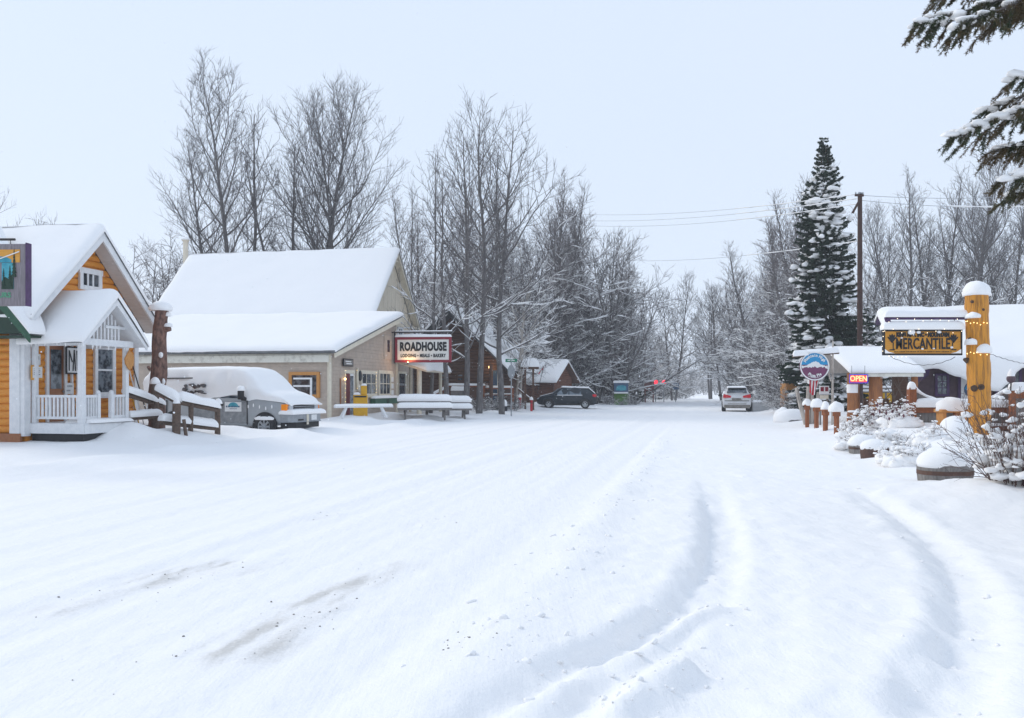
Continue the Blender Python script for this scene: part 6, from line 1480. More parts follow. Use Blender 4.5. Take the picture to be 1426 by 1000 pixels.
# ------------------------------------------------------------------ right side
def mercantile_sign():
    D = 22.6; b = gpt(1366, D); t = thing('carved_post', 'massive golden peeled-log post with knots and a tall snow cap', 'post', (b.x, b.y, 0))
    prof = [(607, 1351, 1379), (590, 1351, 1379), (570, 1350, 1379), (545, 1349, 1378), (520, 1348, 1378), (500, 1347, 1377), (470, 1347, 1376), (440, 1345, 1375), (420, 1345, 1375), (407, 1345, 1374)]
    pts, rr_ = [], []
    for py, l, r in prof: p = at((l + r) / 2, py, D); pts.append(p - Vector((b.x, 0, 0)) - Vector((0, D, 0))); rr_.append((r - l) / 2 * D / F)
    pts.insert(0, pts[0] - Vector((0, 0, .6))); rr_.insert(0, rr_[0] * 1.1)
    fine, fr = [], []
    for i in range(len(pts) - 1):
        for k in range(3): f = k / 3; fine.append(pts[i].lerp(pts[i + 1], f)); fr.append(rr_[i] + (rr_[i + 1] - rr_[i]) * f)
    fine.append(pts[-1]); fr.append(rr_[-1])
    m = MB(); m.tube(fine, fr, 20, wob=.07); m.build('trunk', 'gold_log', t)
    k = MB(); rr = random.Random(4)
    for px, py, s in ((1358, 541, .10), (1368, 539, .09), (1352, 472, .05), (1370, 431, .05), (1355, 420, .045)):
        p = at(px, py, D - .30) - Vector((b.x, D, 0)); k.blob((p.x, p.y + .045, p.z), s, .05, s * .9, int(px), .2, 10, 6, half=False)
    p = at(1347, 502, D) - Vector((b.x, D, 0)); k.tube([p, p + Vector((-.10, 0, .03))], [.09, .03], 8); p = at(1347, 437, D) - Vector((b.x, D, 0)); k.tube([p, p + Vector((-.06, 0, .02))], [.07, .03], 8); k.build('knot', 'knot', t)
    s = MB(); p = at(1359.5, 408, D) - Vector((b.x, D, 0)); s.blob((p.x + .02, p.y, p.z), .345, .33, .31, 13, .2, 26, 12, freq=2.0)
    for px, py, w, h in ((1357, 441, .18, .13), (1354, 478, .14, .13), (1372, 489, .2, .2)): q = at(px, py, D - .3) - Vector((b.x, D, 0)); s.blob((q.x, q.y + .08, q.z), w, .2, h, int(px), .2)
    s.build('snow_cap', 'snow', t)
    # sign arm and board
    ar = thing('sign_bracket', 'dark pole arm wrapped in snow and tiny lights above the mercantile board', 'bracket', (0, 0, 0))
    zt = at(0, 443.5, D).z; x0, x1 = gx(1232, D), gx(1348, D); m = MB(); m.tube([(x0, D, zt), (x1, D, zt)], .035, 8); m.box(x0 + .02, x0 + .14, D - .04, D + .04, zt - .16, zt - .02)
    ao = m.build('arm', 'purple', ar); s = MB(); s.patch([(x0, D - .06, zt + .03), (x1, D - .06, zt + .03), (x1, D + .06, zt + .03), (x0, D + .06, zt + .03)], .19, 24, 2, r=.08, seed=5, amp=.35, side=.02); s.build('arm_snow', 'snow', ao)
    P = at(1285, 477, D); t = thing('mercantile_sign', 'orange wooden board with black lettering MERCANTILE hanging under a thick snow roll', 'sign', P)
    w, h = 109 * D / F, 34.5 * D / F; m = MB(); m.box(-w / 2, w / 2, 0, .07, -h / 2, h / 2); m.build('board', 'merc_wood', t)
    m = MB(); f = .035
    m.box(-w / 2 - .01, w / 2 + .01, -.012, .08, h / 2 - f, h / 2 + .01); m.box(-w / 2 - .01, w / 2 + .01, -.012, .08, -h / 2 - .01, -h / 2 + f); m.box(-w / 2 - .01, -w / 2 + f, -.0115, .079, -h / 2 + f, h / 2 - f); m.box(w / 2 - f, w / 2 + .01, -.0115, .079, -h / 2 + f, h / 2 - f); m.build('border', 'black', t)
    m = MB(); text_mesh(m, 'MERCANTILE', .40, face_mat((0, -.008, -.045), (1, 0, 0)), bold=.008, sx=.585, depth=.008, spacing=1.05)
    text_mesh(m, 'KING MFG. INC \u2022 MOUNTAIN', .15, face_mat((0, -.008, .20), (1, 0, 0)), bold=.012, sx=.70, depth=.008)
    rr = random.Random(9); x = -.75
    while x < .72:
        ww = rr.uniform(.02, .07); m.box(x, x + ww, -.014, -.004, -.252, -.234); x += ww + rr.uniform(.01, .03)
    m.build('lettering', 'black', t)
    e = MB()
    for sgn in (-1, 1):                                    # a dark leafy plant emblem at either end
        cx = sgn * (w / 2 - .22)
        for k in range(5): a = math.pi * (.25 + .125 * k); e.prism([(cx, -.004, -.02), (cx + math.cos(a) * .12 + .03, -.004, -.02 + math.sin(a) * .20), (cx + math.cos(a) * .17, -.004, -.02 + math.sin(a) * .25), (cx + math.cos(a) * .12 - .03, -.004, -.02 + math.sin(a) * .20)], (0, -.006 - .001 * k, 0))
        e.box(cx - .012 + sgn * -.03, cx + .012 + sgn * -.03, -.012, -.003, -.2, 0); e.prism([(cx - .1, -.004, -.2), (cx + .06, -.004, -.21), (cx + .08, -.004, -.17), (cx - .05, -.004, -.18)], (0, -.006, 0))
    e.build('emblem', 'black', t)
    s = MB(); s.patch([(-w / 2 - .03, -.08, h / 2 + .01), (w / 2 + .03, -.08, h / 2 + .01), (w / 2 + .03, .15, h / 2 + .01), (-w / 2 - .03, .15, h / 2 + .01)], .24, 22, 3, r=.11, seed=15, amp=.2, side=.03)
    s.prism([(-w / 2 + .03, -.006, -h / 2 + .04), (-w / 2 + .28, -.006, -h / 2 + .04), (-w / 2 + .12, -.006, -h / 2 + .08), (-w / 2 + .03, -.006, -h / 2 + .15)], (0, -.02, 0)); s.prism([(w / 2 - .03, -.006, -h / 2 + .04), (w / 2 - .03, -.006, -h / 2 + .15), (w / 2 - .16, -.006, -h / 2 + .07), (w / 2 - .3, -.006, -h / 2 + .04)], (0, -.02, 0))
    for x, z, a in ((-.30, h / 2 - .05, .10), (-.12, h / 2 - .06, .06), (.42, h / 2 - .05, .06), (-.02, -.17, .035), (.75, -.13, .04), (.28, -.16, .03), (-.56, .12, .03)): s.blob((x, -.02, z), a, .03, a * .7, int(a * 99), .3, 10, 6, half=False)
    s.build('snow_cap', 'snow', t)
    c = MB()
    for x in (-w / 2 + .12, w / 2 - .18): c.tube([(x, .035, h / 2), (x, .035, zt - P.z)], .01, 5)
    c.build('chain', 'iron', t)
    # strings of small lights on post and sign
    fl = thing('fairy_lights', 'string of tiny warm bulbs wound round the golden post and mercantile board', 'string lights', (0, 0, 0))
    m = MB(); rr = random.Random(12)
    for i in range(20):
        f = i / 19; px = 1232 + f * 113; py = 446 + 2.5 * math.sin(i * 1.7) if i % 2 else 461 + 3 * math.sin(i * 2.1); q = at(px, py, D - .12); m.lathe([(0, -.013), (.013, 0), (0, .013)], q, n=6)
    for i in range(6): q = at(1229.5 + rr.uniform(-1, 1), 455 + i * 6.8, D - .1); m.lathe([(0, -.013), (.013, 0), (0, .013)], q, n=6)
    for i in range(5): q = at(1238 + i * 6, 496.5 + rr.uniform(-1.5, 1.5), D - .1); m.lathe([(0, -.012), (.012, 0), (0, .012)], q, n=6)
    m.build('bulb', 'bulb_pale', fl)
    m = MB()
    for py0, slope_ in ((492, .02), (449, .1)):
        for i in range(7): px = 1347 + i * 4.6; q = at(px, py0 + slope_ * (px - 1347) + rr.uniform(-2, 2), D - .36 + .06 * abs(i - 3) / 3); m.lathe([(0, -.016), (.016, 0), (0, .016)], q, n=6)
    m.build('bulb', 'bulb', fl)
    # thin wire sagging from the post along the roof
    w_ = thing('light_wire', 'thin dark wire with bulbs sagging from the golden post along the white roof', 'wire', (0, 0, 0)); m = MB()
    def sagw(a, Da, b, Db, sag, n=14):
        p, q = at(*a, Da), at(*b, Db); pts = [p.lerp(q, i / n) - Vector((0, 0, sag * 4 * (i / n) * (1 - i / n) + .02 * (i % 2))) for i in range(n + 1)]; m.tube(pts, .008, 4)
    sagw((1240, 496), D, (1330, 497), D + .6, .22); sagw((1375, 491), D, (1432, 507), D + 2, .03); m.build('strand', 'iron', w_)
mercantile_sign()

def mercantile():
    Fm = Frame(gx(1272, 34.6), 34.6, 12.8); t = thing('store_building', 'plum-trimmed low store under a huge sheet of snow behind the golden post', 'building', Fm.world(0, 0, 0), Fm.rz)
    L, ze, zr, W = 14.0, 2.55, 5.0, 5.6
    m = MB(); m.box(.45, L, 1.4, 2.3, 0, 3.0); m.box(3.4, L, 2.3, W + .4, 0, 3.2); m.box(.3, .5, W - .1, W + .1, 0, 4.7); m.box(.5, 3.4, W - .06, W + .06, 4.4, 4.65); m.build('wall', 'plum_wall', t)
    rf, sn = MB(), MB()
    slope(rf, sn, (-.3, W, zr), (L, W, zr), (L, .4, ze), (-.3, .4, ze), .14, .40, 61, nu=36, nv=14, rounded=(1, 1, 0, 1), droop=.05, amp=.14); slope(rf, sn, (L, W, zr), (-.3, W, zr), (-.3, W + .7, 4.75), (L, W + .7, 4.75), .14, .36, 62, nu=10, nv=3)
    r = rf.build('roof', 'purple', t); so = sn.build('roof_snow', 'snow', r)
    # snow curtain that slid over the eave, in uneven lobes
    v = []; n = 70; x0, x1 = -.2, L
    lob = [(0, .25), (.9, .12), (1.7, .45), (2.6, .95), (3.2, 1.05), (3.6, .7), (4.0, .12), (4.9, .05), (5.7, .18), (6.2, .35), (7.2, .45), (8.2, .6), (9.5, .5), (11, .7), (14, .6)]
    def lobz(x):
        for (a, p), (b, q) in zip(lob, lob[1:]):
            if a <= x <= b: f = (x - a) / (b - a); f = f * f * (3 - 2 * f); return p + (q - p) * f
        return lob[0][1]
    for i in range(n + 1):
        x = x0 + (x1 - x0) * i / n; d = lobz(max(x, 0)); th = .30
        for k in range(8):
            a = k / 7; v.append((x, .38 - .12 * math.sin(a * math.pi) - .05 + .06 * float(fbm(np.array([x * 2.0]), np.array([a * 3]), 8)[0]), ze + .34 - (d + .34) * a)) 
        v.append((x, .52, ze - d + .05)); v.append((x, .55, ze - .05))
    s = MB(); s.add(v, [(i * 10 + k, (i + 1) * 10 + k, (i + 1) * 10 + k + 1, i * 10 + k + 1)[::-1] for i in range(n) for k in range(9)], 0, True); s.build('eave_snow', 'snow', r)
    # window with a round blue emblem, frames
    (xa, za), (xb, zb) = Fm.front(1334, 521, 1.35), Fm.front(1379, 556, 1.35)
    w = wall_window(t, 'y', 1.38, xa, xb, zb, za + .1, .10, frame='purple', glass='glass_reflection', sill=False, proud=.1)
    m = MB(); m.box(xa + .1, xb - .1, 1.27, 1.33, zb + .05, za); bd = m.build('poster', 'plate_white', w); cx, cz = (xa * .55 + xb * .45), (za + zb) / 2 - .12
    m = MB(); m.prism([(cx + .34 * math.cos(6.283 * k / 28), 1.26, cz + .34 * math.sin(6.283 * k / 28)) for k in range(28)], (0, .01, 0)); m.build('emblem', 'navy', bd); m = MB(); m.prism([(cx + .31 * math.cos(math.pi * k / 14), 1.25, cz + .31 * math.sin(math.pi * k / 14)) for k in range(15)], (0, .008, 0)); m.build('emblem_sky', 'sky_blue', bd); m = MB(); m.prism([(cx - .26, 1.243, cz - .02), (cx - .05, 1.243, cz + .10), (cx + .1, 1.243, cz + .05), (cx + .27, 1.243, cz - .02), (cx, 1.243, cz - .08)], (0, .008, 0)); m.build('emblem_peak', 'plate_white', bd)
    (xa, za), (xb, zb) = Fm.front(1302, 520, 1.35), Fm.front(1322, 552, 1.35); wall_window(t, 'y', 1.38, xa, xb, zb, za, .1, frame='purple', glass='glass_reflection', sill=False, grid=(2, 3))
    (xa, za), (xb, zb) = Fm.front(1386, 512, 1.35), Fm.front(1400, 552, 1.35); wall_window(t, 'y', 1.38, xa, xb + .6, zb, za, .1, frame='purple', glass='glass', sill=False)
    g = MB(); g.prism([(.15, .7, 2.4), (.8, .62, 2.55), (.7, .62, 2.15), (.35, .66, 1.85)], (0, .06, 0)); g.build('eave_panel', 'purple', t)
mercantile()

def scallop_fence():
    D = 25.0; t = thing('garden_fence', 'grey board garden fence with orange frame and dipped snow-lined top', 'fence', (0, 0, 0))
    def post(px, py, mt='rail_wood', w=.2):
        p = at(px, py, D); m = MB(); m.box(p.x - w / 2, p.x + w / 2, D - .12, D + .08, .1, p.z); m.build('post', mt, t); s = MB(); s.blob((p.x, D - .02, p.z), w * .62, w * .62, w * .9, int(px), .15); s.build('post_snow', 'snow', t)
    post(1269, 540); post(1409, 542); post(1330, 568, 'rail_wood', .14)
    def run(px0, px1, top, seed):
        m = MB(); n = 26; pt = []
        for i in range(n):
            f0, f1 = i / n, (i + 1) / n; a, b = px0 + (px1 - px0) * f0, px0 + (px1 - px0) * f1; z0, z1 = at(0, top((f0)), D).z, at(0, top(f1), D).z
            m.prism([(gx(a, D), D, .2), (gx(b, D) - .008, D, .2), (gx(b, D) - .008, D, z1), (gx(a, D), D, z0)], (0, .03 + .006 * (i % 2), 0)); pt.append((gx(a, D), z0))
        pt.append((gx(px1, D), z1)); bo = m.build('board', 'grey_board', t); s = MB()
        for (xa, za), (xb, zb) in zip(pt, pt[1:]): pass
        s.tube([(x, D + .015, z + .02) for x, z in pt], [.05 + .012 * math.sin(i * 1.3 + seed) for i in range(len(pt))], 8); s.build('board_snow', 'snow', bo)
    run(1273, 1405, lambda f: 540 + 24 * math.sin(math.pi * min(1, max(0, f))) ** .7 if f < .5 else 564 - 22 * (max(0, (f - .55) / .45)) ** 1.6, 1)
    for py, h in ((571, .16), (596, .12)):
        z = at(0, py, D).z; m = MB(); m.box(gx(1273, D), gx(1405, D), D - .09, D - .006, z - h / 2, z + h / 2); o = m.build('rail', 'rail_wood', t)
        s = MB(); s.patch([(gx(1273, D), D - .16, z + h / 2), (gx(1405, D), D - .16, z + h / 2), (gx(1405, D), D, z + h / 2), (gx(1273, D), D, z + h / 2)], .24 if py < 580 else .1, 22, 2, r=.1, seed=py, amp=.45, side=.03); s.build('rail_snow', 'snow', o)
    # taller framed gate leaf at the end
    g = thing('gate_panel', 'tall orange-framed grey gate panel with a snow hood at the fence end', 'gate', (0, 0, 0)); x0, x1, D2 = gx(1406, 24.4), gx(1470, 24.4), 24.4; zt = at(0, 544, D2).z
    m = MB(); m.box(x0, x1, D2 - .08, D2 + .06, zt - .22, zt); m.box(x0, x0 + .14, D2 - .079, D2 + .059, .1, zt - .22); m.box(x1 - .14, x1, D2 - .079, D2 + .059, .1, zt - .22); m.build('frame', 'rail_wood', g, bevel=.008)
    m = MB(); n = 9
    for i in range(n): a = x0 + .14 + (x1 - x0 - .28) * i / n; m.box(a, a + (x1 - x0 - .28) / n - .01, D2 - .03, D2 + .02, .2, zt - .2)
    m.build('board', 'grey_board', g); s = MB(); s.patch([(x0 - .03, D2 - .14, zt), (x1, D2 - .14, zt), (x1, D2 + .1, zt), (x0 - .03, D2 + .1, zt)], .24, 8, 2, r=.12, seed=3); s.build('snow_cap', 'snow', g)
    # bench with deep snow before the fence, lantern on the gate side
    P = gpt(1325, 23.6); b = thing('garden_bench', 'low wooden bench under a dome of snow between fence and golden post', 'bench', P); m = MB(); m.box(-.38, .38, -.22, .22, .36, .44); m.build('seat', 'orange_wood', b)
    for x in (-.28, .28): m = MB(); m.box(x - .05, x + .05, -.18, .18, -.2, .36); m.build('leg', 'orange_wood', b)
    s = MB(); s.blob((0, 0, .47), .40, .30, .30, 6, .22, 20, 10, freq=2.2); s.build('snow_cap', 'snow', b)
    P = at(1408, 525, 24.2); l = thing('lantern', 'small round dark lantern with a pointed snow cap above the gate panel', 'lantern', P); m = MB(); m.blob((0, 0, -.05), .12, .12, .12, 3, .05, half=False); m.build('shade', 'plum_wall', l); m = MB(); m.lathe([(.10, .02), (.08, .12), (.02, .22), (0, .24)], n=10); m.build('snow_cap', 'snow', l); m = MB(); m.tube([(0, 0, -.15), (0, 0.02, zt - P.z)], .02, 6); m.build('stem', 'iron', l)
scallop_fence()

def pavilion():
    D = 33.4; P = Vector((gx(1167, D), D, 0)); a = R(9); t = thing('pavilion', 'open log-columned pavilion with snowy gable roof behind the OPEN sign', 'pavilion', P, -a)
    w = (1272 - 1167) * D / F; ze, zr, dp = 2.25, 3.13, 3.3
    rf, sn = MB(), MB(); ov = .25
    slope(rf, sn, (-.05, dp / 2, zr), (w - .45, dp / 2, zr), (w + .1, -ov, ze), (.42, -ov, ze), .08, .20, 71, nu=14, nv=8, rounded=(1, 1, 0, 1)); slope(rf, sn, (w - .5, dp / 2, zr), (-.05, dp / 2, zr), (-.05, dp + ov, ze), (w, dp + ov, ze), .08, .2, 72, nu=8, nv=6, rounded=(1, 1, 0, 1)); r = rf.build('roof', 'roof_metal', t); sn.build('roof_snow', 'snow', r)
    g = MB(); g.prism([(-.08, dp / 2, zr - .02), (.40, -ov, ze - .02), (-.2, dp + ov, ze - .02)], (.05, 0, 0)); g.build('gable', 'grey_board', t); f = MB(); f.box(.42, w + .12, -ov - .02, -ov + .05, ze - .18, ze - .05); f.build('fascia_board', 'white_old', t)
    for x, y, rr_ in ((.55, .1, .20), (.95, 1.4, .16), (1.42, .15, .25), (w - .1, .1, .12)):
        m = MB(); m.tube([(x, y, -.1), (x + .01, y, 1.2), (x, y, ze + .15)], [rr_ * 1.05, rr_, rr_ * .97], 14, wob=.06); c = m.build('column', 'col_log', t)
        if rr_ == .20: s = MB(); s.lathe([(rr_ * 1.06, 1.45), (rr_ * 1.06, 1.78)], (x, y, 0), n=14); s.blob((x, y - rr_ * .5, .72), rr_ * 1.0, rr_ * .8, .08, 3); s.build('column_snow', 'snow', c)
    m = MB(); m.box(1.7, w - .2, dp - .05, dp + .03, .2, 1.2); m.box(w - .5, w + .1, dp * .5, dp * .5 + .06, -.1, 2.2); m.build('back_screen', 'shed_brown', t)
    m = MB(); rr = random.Random(3)
    for i in range(14):
        x = w - 1.0 + rr.random() * 1.0; m.tube([(x, .2, .1), (x + rr.uniform(-.5, .3), .1, 1.2), (x + rr.uniform(-.8, .6), .15, 2.2)], [.025, .018, .01], 5)
    m.build('climbing_stem', 'grey_log', t)
    # OPEN sign
    P2 = at(1195.5, 527.5, D - .6); o = thing('open_sign', 'small neon OPEN sign glowing red and yellow under the pavilion eave', 'sign', P2); W, H = 25 * (D - .6) / F, 11.5 * (D - .6) / F
    m = MB(); m.box(-W / 2, W / 2, 0, .04, -H / 2, H / 2); m.build('board', 'maroon', o); m = MB()
    pts = [(-W / 2, -.02, -H / 2), (W / 2, -.02, -H / 2), (W / 2, -.02, H / 2), (-W / 2, -.02, H / 2)]
    for i in range(4): m.tube([pts[i], pts[(i + 1) % 4]], .016, 6)
    m.build('border_tube', 'neon_blue', o); m = MB(); m.box(-W / 2 + .03, W / 2 - .03, -.006, .002, -H / 2 + .03, H / 2 - .03); m.build('glow_panel', 'neon_red', o)
    m = MB(); text_mesh(m, 'OPEN', .29, face_mat((0, -.016, .0), (1, 0, 0)), bold=.004, sx=.88, depth=.008); m.build('letter_tube', 'neon_yellow', o); c = MB()
    for x in (-.25, .25): c.tube([(x, .02, H / 2), (x, .02, .5)], .008, 5)
    c.build('chain', 'iron', o)
    # yellow vehicle under snow behind the pavilion
    q = gpt(1222, 52); b = thing('yellow_truck', 'snow-heaped yellow truck half seen through the pavilion', 'truck', q, R(172)); m = MB(); m.box(-1.2, 1.3, -.8, .8, .45, 1.05); m.box(-1.6, -.9, -.85, .85, .4, 1.25); m.build('body', 'yellow', b, bevel=.06)
    m = MB(); m.box(-1.61, -.88, -.6, .6, .95, 1.2); m.build('window', 'glass', b); s = MB(); s.patch([(-.85, -.85, 1.06), (1.35, -.85, 1.06), (1.35, .85, 1.06), (-.85, .85, 1.06)], .36, 8, 6, r=.2, seed=3); s.patch([(-1.6, -.86, 1.25), (-.9, -.86, 1.25), (-.9, .86, 1.25), (-1.6, .86, 1.25)], .3, 4, 5, r=.2, seed=4); s.build('snow_cap', 'snow', b)
    for x in (-.9, .9): wheel(b, x, .75, .34, .22, 1, 5); wheel(b, x, -.75, .34, .22, -1, 5)
    r2 = thing('slat_rail', 'pale slatted rail with snow stripes behind the pavilion opening', 'railing', (0, 0, 0))
    for py in (541, 546): p, q = at(1200, py, 47), at(1246, py, 47); m = MB(); m.bar(p, q, .08, .07); o2 = m.build('rail', 'grey_board', r2); s = MB(); s.patch([p + Vector((0, -.06, .035)), q + Vector((0, -.06, .035)), q + Vector((0, .06, .035)), p + Vector((0, .06, .035))], .08, 10, 1, r=.05, seed=py); s.build('rail_snow', 'snow', o2)
    for px in (1201, 1212, 1223, 1234, 1245): p = at(px, 540, 47.05); m = MB(); m.box(p.x - .04, p.x + .04, 47.05, 47.12, 0, p.z); m.build('post', 'grey_board', r2)
pavilion()

def pizza_sign():
    D = 33.0; c = at(1134.5, 510, D); r = 20.3 * D / F
    # beam on a post
    bm_ = thing('beam_stand', 'snow-loaded pale log beam on an upright carrying the round mountain sign', 'stand', (0, 0, 0)); za = at(0, 494, D).z; p, q = Vector((gx(1104, D), D, za - .06)), Vector((gx(1172, D), D + .3, za + .10)); m = MB(); m.tube([p, q], [.055, .06], 9); b = m.build('beam', 'grey_log', bm_)
    s = MB(); n = Vector((0, .09, 0)); z = Vector((0, 0, -.01)); s.patch([p + z - n, q + z - n, q + z + n, p + z + n], .22, 12, 2, r=.08, seed=4); s.build('beam_snow', 'snow', b)
    m = MB(); x = gx(1164, D); m.tube([(x, D + .35, 0), (x, D + .3, at(0, 474, D).z)], [.06, .03], 8); m.build('upright', 'birch', bm_); m = MB(); m.tube([(gx(1152, D), D + .3, za - .05), (gx(1162, D), D + .35, 1.9)], .03, 6); m.build('brace', 'birch', bm_)
    t = thing('round_sign', 'round sign with blue sky, white mountain and plum base, reading Mountain High Pizza Pie', 'sign', c, R(-4))
    m = MB(); m.lathe([(0, .0), (r * .985, .0), (r, .015), (r, .055), (r * .985, .07), (0, .07)], axis='y', n=48); m.build('disc', 'plum_paint', t)
    m = MB(); n = 48; r1, r2 = r * .90, r * .985; vs = []
    for k in range(n): a = 6.283 * k / n; vs += [(r1 * math.cos(a), -.012, r1 * math.sin(a)), (r2 * math.cos(a), -.012, r2 * math.sin(a)), (r2 * math.cos(a), .004, r2 * math.sin(a)), (r1 * math.cos(a), .004, r1 * math.sin(a))]
    m.add(vs, [(k * 4 + j, k * 4 + (j + 1) % 4, ((k + 1) % n) * 4 + (j + 1) % 4, ((k + 1) % n) * 4 + j) for k in range(n) for j in range(4)]); m.build('rim', 'plate_white', t)
    zc = .10 * r; a0 = math.asin(zc / r1); m = MB(); m.prism([(r1 * math.cos(a0 + (math.pi - 2 * a0) * k / 30), -.004, r1 * math.sin(a0 + (math.pi - 2 * a0) * k / 30)) for k in range(31)], (0, .006, 0)); m.build('painted_sky', 'sky_blue', t)
    rr = random.Random(6); top = []; bot = []
    for k in range(25):
        x = -r1 * .97 + 2 * r1 * .97 * k / 24; f = x / r1; hgt = (.30 * math.exp(-((f - .08) / .34) ** 2) + .10 * math.exp(-((f + .35) / .2) ** 2)) * r + .02; top.append((x, -.010, zc - .06 + hgt + rr.uniform(-.015, .02))); bot.append((x, -.010, zc - .12 + rr.uniform(-.06, .05) + .25 * (hgt - .02)))
    m = MB()
    for k in range(24): m.prism([bot[k], bot[k + 1], top[k + 1], top[k]], (0, .006, 0))
    m.build('painted_peak', 'plate_white', t)
    m = MB()
    def arc(txt, size, rad, mid, span, flip):
        n = len(txt)
        for i, ch in enumerate(txt):
            if ch == ' ': continue
            f = (i + .5) / n - .5; a = mid - f * span if not flip else mid + f * span; up = Vector((math.cos(a), 0, math.sin(a))) * (-1 if flip else 1); x = Vector((math.sin(a), 0, -math.cos(a))) * (-1 if flip else 1)
            text_mesh(m, ch, size, face_mat(Vector((math.cos(a), 0, math.sin(a))) * rad + Vector((0, -.014, 0)), x, up), bold=.006, sx=.9, depth=.004)
    arc('Mountain High', .155, r * .735, math.pi / 2, 2.25, False); arc('Pizza Pie', .155, r * .66, -math.pi / 2, 1.35, True)
    m.build('lettering', 'plate_white', t)
    m = MB(); m.tube([(r * .62 * math.cos(-math.pi / 2 + (k / 8 - .5) * 1.2) * 1.28, -.012, r * .62 * 1.28 * math.sin(-math.pi / 2 + (k / 8 - .5) * 1.2)) for k in range(9)], .008, 5); m.build('scroll', 'plate_white', t)
    s = MB(); s.patch([(-.28, -.03, r * .93), (.28, -.03, r * .93), (.28, .09, r * .93), (-.28, .09, r * .93)], .09, 8, 2, r=.06, seed=4); s.build('snow_cap', 'snow', t); k = MB()
    for x in (-.25, .25): k.tube([(x, .035, r * .9), (x, .035, za - c.z + .02)], .01, 5)
    k.build('chain', 'iron', t)
    # striped flag below, in folds
    f = thing('striped_flag', 'limp red and white striped flag hanging below the round sign', 'flag', at(1134, 531, D + .1)); m = MB(); n = 12; h = 19.5 * D / F
    for i in range(n):
        x0, x1 = -.19 + .40 * i / n, -.19 + .40 * (i + 1) / n
        def fold(x): return .05 * math.sin(x * 34)
        def bt(x): return -h * (.78 + .22 * math.cos((x + .02) * 9)) if x < .1 else -h * (.62 - (x - .1) * 2.4)
        sl = .0
        m.add([(x0, fold(x0), .08), (x1, fold(x1), .08), (x1 * .75 - .04, fold(x1 + .1) * 1.2, bt(x1)), (x0 * .75 - .04, fold(x0 + .1) * 1.2, bt(x0))], [(0, 3, 2, 1)], (i // 2) % 2)
    fo = m.build('cloth', ['flag_red', 'plate_white'], f); so = fo.modifiers.new('thickness', 'SOLIDIFY'); so.thickness = .012
    m = MB(); m.tube([(-.28, .06, .10), (.30, .06, .10)], .015, 6); m.build('pole', 'iron', f)
    # little notice on posts
    P = gpt(1148, 34.5); z = at(0, 545, 34.5).z - P.z; t = thing('notice_board', 'small pale notice board with two red dark panels beside the striped flag', 'sign', P); m = MB(); m.box(-.19, .19, 0, .04, z - .13, z + .22); m.build('board', 'plate_white', t); m = MB(); m.box(-.15, -.02, -.01, .002, z - .0, z + .17); m.box(.03, .15, -.01, .002, z - .0, z + .17); m.build('panel', 'maroon', t); m = MB(); m.box(-.17, .17, 0, .03, z - .30, z - .15); m.build('lower_board', 'trim', t)
    for x in (-.14, .14): m = MB(); m.box(x - .03, x + .03, .04, .09, -.1, z + .1); m.build('leg', 'grey_board', t)
    for i, (px, py, tl) in enumerate(((1117, 540, -.2), (1125, 538, .02), (1131, 545, .0), (1138, 546, .05))):
        p = gpt(px, 36); tz = at(0, py, 36).z - p.z; t = thing('birch_pole', 'pale birch pole standing in the cluster under the round sign', 'pole', p, 0, 'birch poles under the round sign'); m = MB(); m.tube([(tl * -1, 0, -.1), (tl * .3, 0, tz * .5), (tl * 1.2, 0, tz)], [.10, .085, .075], 9); m.build('log', 'birch', t)
    # orange-brown shed front and snowed rocks behind
    q = gpt(1104, 52); t = thing('plywood_shed', 'small ochre plywood shed among dark spruce boughs left of the round sign', 'shed', q); m = MB(); m.box(-.38, .42, 0, 1.2, -.2, 1.65); m.build('wall', 'orange_wood', t); m = MB(); m.prism([(-.5, -.15, 1.65), (.55, -.15, 1.65), (.55, 1.3, 1.9), (-.5, 1.3, 1.9)], (0, 0, .08)); r = m.build('roof', 'roof_dark', t); s = MB(); s.patch([(-.52, -.18, 1.74), (.57, -.18, 1.74), (.57, 1.3, 2.0), (-.52, 1.3, 2.0)], .2, 5, 4, seed=5); s.build('roof_snow', 'snow', r)
    for px, D2, w, h, lab in ((1106, 40, .95, .5, 'long low snow heap at the foot of the ochre shed'), (1090, 41, .42, .62, 'rounded snow heap beside the long low one')): p = gpt(px, D2); t = thing('snow_heap', lab, 'snow heap', p, 0, 'snow heaps beneath the spruce'); m = MB(); m.blob((0, 0, .05), w, .5, h, int(px), .12, 22, 10); m.build('heap', 'snow', t); m = MB(); m.blob((w * .1, -.2, -.02), w * .8, .35, .16, int(px), .2, half=False); m.build('rock', 'bark', t)
    p = gpt(1061, 58); t = thing('concrete_block', 'pale concrete block at the verge behind the white car', 'block', p, R(-10)); m = MB(); m.box(-.65, .65, -.35, .35, -.1, .55); m.build('block', 'concrete', t, bevel=.03); s = MB(); s.patch([(-.65, -.35, .55), (.65, -.35, .55), (.65, .35, .55), (-.65, .35, .55)], .14, 4, 3, seed=3); s.build('snow_cap', 'snow', t)
    p = gpt(1053, 70); t = thing('snow_heap', 'pointed snow heap standing right beyond the white car', 'snow heap', p); m = MB(); m.blob((0, 0, 0), .75, .7, 1.35, 8, .12, 22, 12); m.build('heap', 'snow', t)
pizza_sign()

